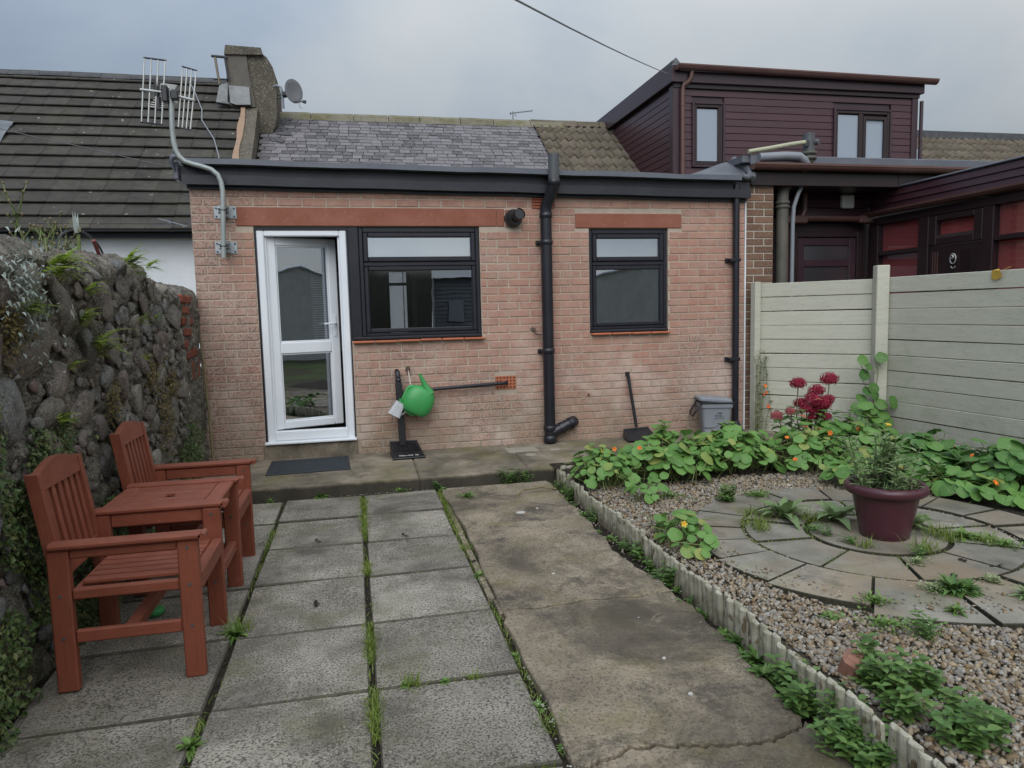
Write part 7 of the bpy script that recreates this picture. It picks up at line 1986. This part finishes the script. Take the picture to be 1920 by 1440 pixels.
# grass in the slab joints
r_ = random.Random(17); mb = MB()
def joint(x0, y0, x1, y1, dens, L, fn, sp=.015):
    n = int(math.hypot(x1-x0, y1-y0)*dens)
    for _ in range(n):
        t_ = r_.random(); x, y = x0+(x1-x0)*t_, y0+(y1-y0)*t_
        if r_.random() > fn(x, y): continue
        a = r_.uniform(0,6.28); el = r_.uniform(.4,1.4); mb.rnd = r_.random()
        strap_leaf(mb, (x+r_.gauss(0,sp), y+r_.gauss(0,.006), -.016 if x < 1.7 else .088), (math.cos(a)*math.cos(el), math.sin(a)*math.cos(el), math.sin(el)), L*r_.uniform(.4,1.2), .0021, 1.0, .1, 3)
nz = lambda x, y, o, k=2.6: mnoise.noise(Vector((x*2, y*k, o)))
joint(.005, 2.1, .005, 5.85, 1700, .054, lambda x, y: (.35+.65*(nz(x,y,4,9) > -.12)) if (2.35 < y < 2.72 or 2.95 < y < 3.32 or 4.75 < y < 5.75 or 3.98 < y < 4.15) else (.35 if nz(x,y,3,5) > .18 else .03))
joint(-.606, 2.2, -.606, 5.8, 1100, .042, lambda x, y: (.3+.6*(nz(x,y,8,9) > -.05)) if (4.0 < y < 5.0) else (.5 if nz(x,y,7,4) > .2 else .04))
joint(.606, 3.2, .620, 5.8, 1200, .042, lambda x, y: .9 if 4.55 < y < 5.5 else (.5 if nz(x,y,9) > .0 else .05))
joint(.60, 2.0, .60, 3.2, 400, .045, lambda x, y: .5 if nz(x,y,19) > .1 else .03)
for yy in rows[1:-2]:
    joint(-.58, yy, -.02, yy, 420, .024, lambda x, y: .8 if nz(x*2,y,11) > .22 else .03, .006); joint(.03, yy, .58, yy, 420, .024, lambda x, y: .8 if nz(x*2,y,13) > .25 else .03, .006)
joint(.70, 2.053, 1.45, 2.053, 700, .016, lambda x, y: .9 if x > .95 else .2, .004)
joint(.66, 3.266, 1.5, 3.266, 200, .014, lambda x, y: .5, .004); joint(.66, 4.378, 1.5, 4.378, 200, .014, lambda x, y: .5, .004)
for a0 in mid: 
    a = R(a0); joint(CX+.4*math.cos(a), CY+.4*math.sin(a), CX+.72*math.cos(a), CY+.72*math.sin(a), 420, .036, lambda x, y: .7 if nz(x,y,15) > .0 else .06)
for k in range(40):
    a = R(100+k*5); joint(CX+.375*math.cos(a), CY+.375*math.sin(a), CX+.375*math.cos(a+R(5)), CY+.375*math.sin(a+R(5)), 330, .04, lambda x, y: .9 if nz(x,y,25,2) > .05 else .05)
    a = R(140+k*4.8); joint(CX+.745*math.cos(a), CY+.745*math.sin(a), CX+.745*math.cos(a+R(4.8)), CY+.745*math.sin(a+R(4.8)), 420, .032, lambda x, y: .9 if nz(x,y,27,2) > .0 else .08)
obj('grass', mb, MT['grass'], kind='stuff')
# crumbs, white flakes and dead leaves on the paving
mb = MB()
for (x, y, s_) in ((1.10,4.88,.040),(1.24,4.95,.014),(1.0,3.66,.012),(1.18,2.62,.010),(1.16,2.34,.011)):
    P_ = [(x+s_*r_.uniform(.7,1)*math.cos(a), y+s_*.8*r_.uniform(.7,1)*math.sin(a)) for a in [i*.785 for i in range(8)]]; mb.slabpoly(P_, .012, .024, .003)
for _ in range(150):
    x, y = r_.choice(((r_.gauss(.12,.2), 5.84), (r_.uniform(.6,.64), r_.uniform(2,3)), (r_.gauss(1.52,.04), r_.uniform(2,5.5)), (r_.uniform(-.6,1.4), r_.uniform(2,6.5)))); z = .02 if x > .64 and y < 5.8 else .004 if y < 5.8 else stz(y)+.002
    if y > 5.8 and y < 5.9: z = .0
    s_ = r_.uniform(.0015,.004); mb.box(x-s_, x+s_, y-s_*.7, y+s_*.7, z, z+.002)
obj('paint_flakes', mb, MT['white_bits'], kind='stuff')
mb = MB()
for x, y in ((-.80,5.16),(-.66,4.72),(-.30,4.68),(.62,4.0),(.25,4.62),(2.82,2.85),(3.02,3.02),(3.12,2.9),(-.25,3.6)):
    mb.rnd = r_.random()
    for _ in range(3): strap_leaf(mb, (x+r_.gauss(0,.012), y+r_.gauss(0,.012), .008 if x < 2 else .112), (r_.gauss(0,1), r_.gauss(0,1), .15), .03, .010, .3, .3, 3)
obj('dead_leaves', mb, MT['soil'], kind='stuff')
mb = MB(); mb.box(-.04,.045,-.035,.04,-.02,.10,.018,Matrix.Translation((1.735,2.21,.085)) @ Euler((.35,-.3,.5)).to_matrix().to_4x4())
o = obj('broken_brick', mb, simple('brick_lump', (.33,.17,.12), (.27,.13,.09), 18, .9, .5, 70, 0)); tag(o, 'broken lump of red brick lying in the gravel by the edging', 'brick')
mb = MB(); mb.tube([(1.18,5.36,.02),(1.25,5.42,.045),(1.40,5.44,.05),(1.52,5.42,.03)], .008, 6); o = obj('dead_twig', mb, MT['twig']); tag(o, 'dark bent twig lying on the far end of the path', 'twig')
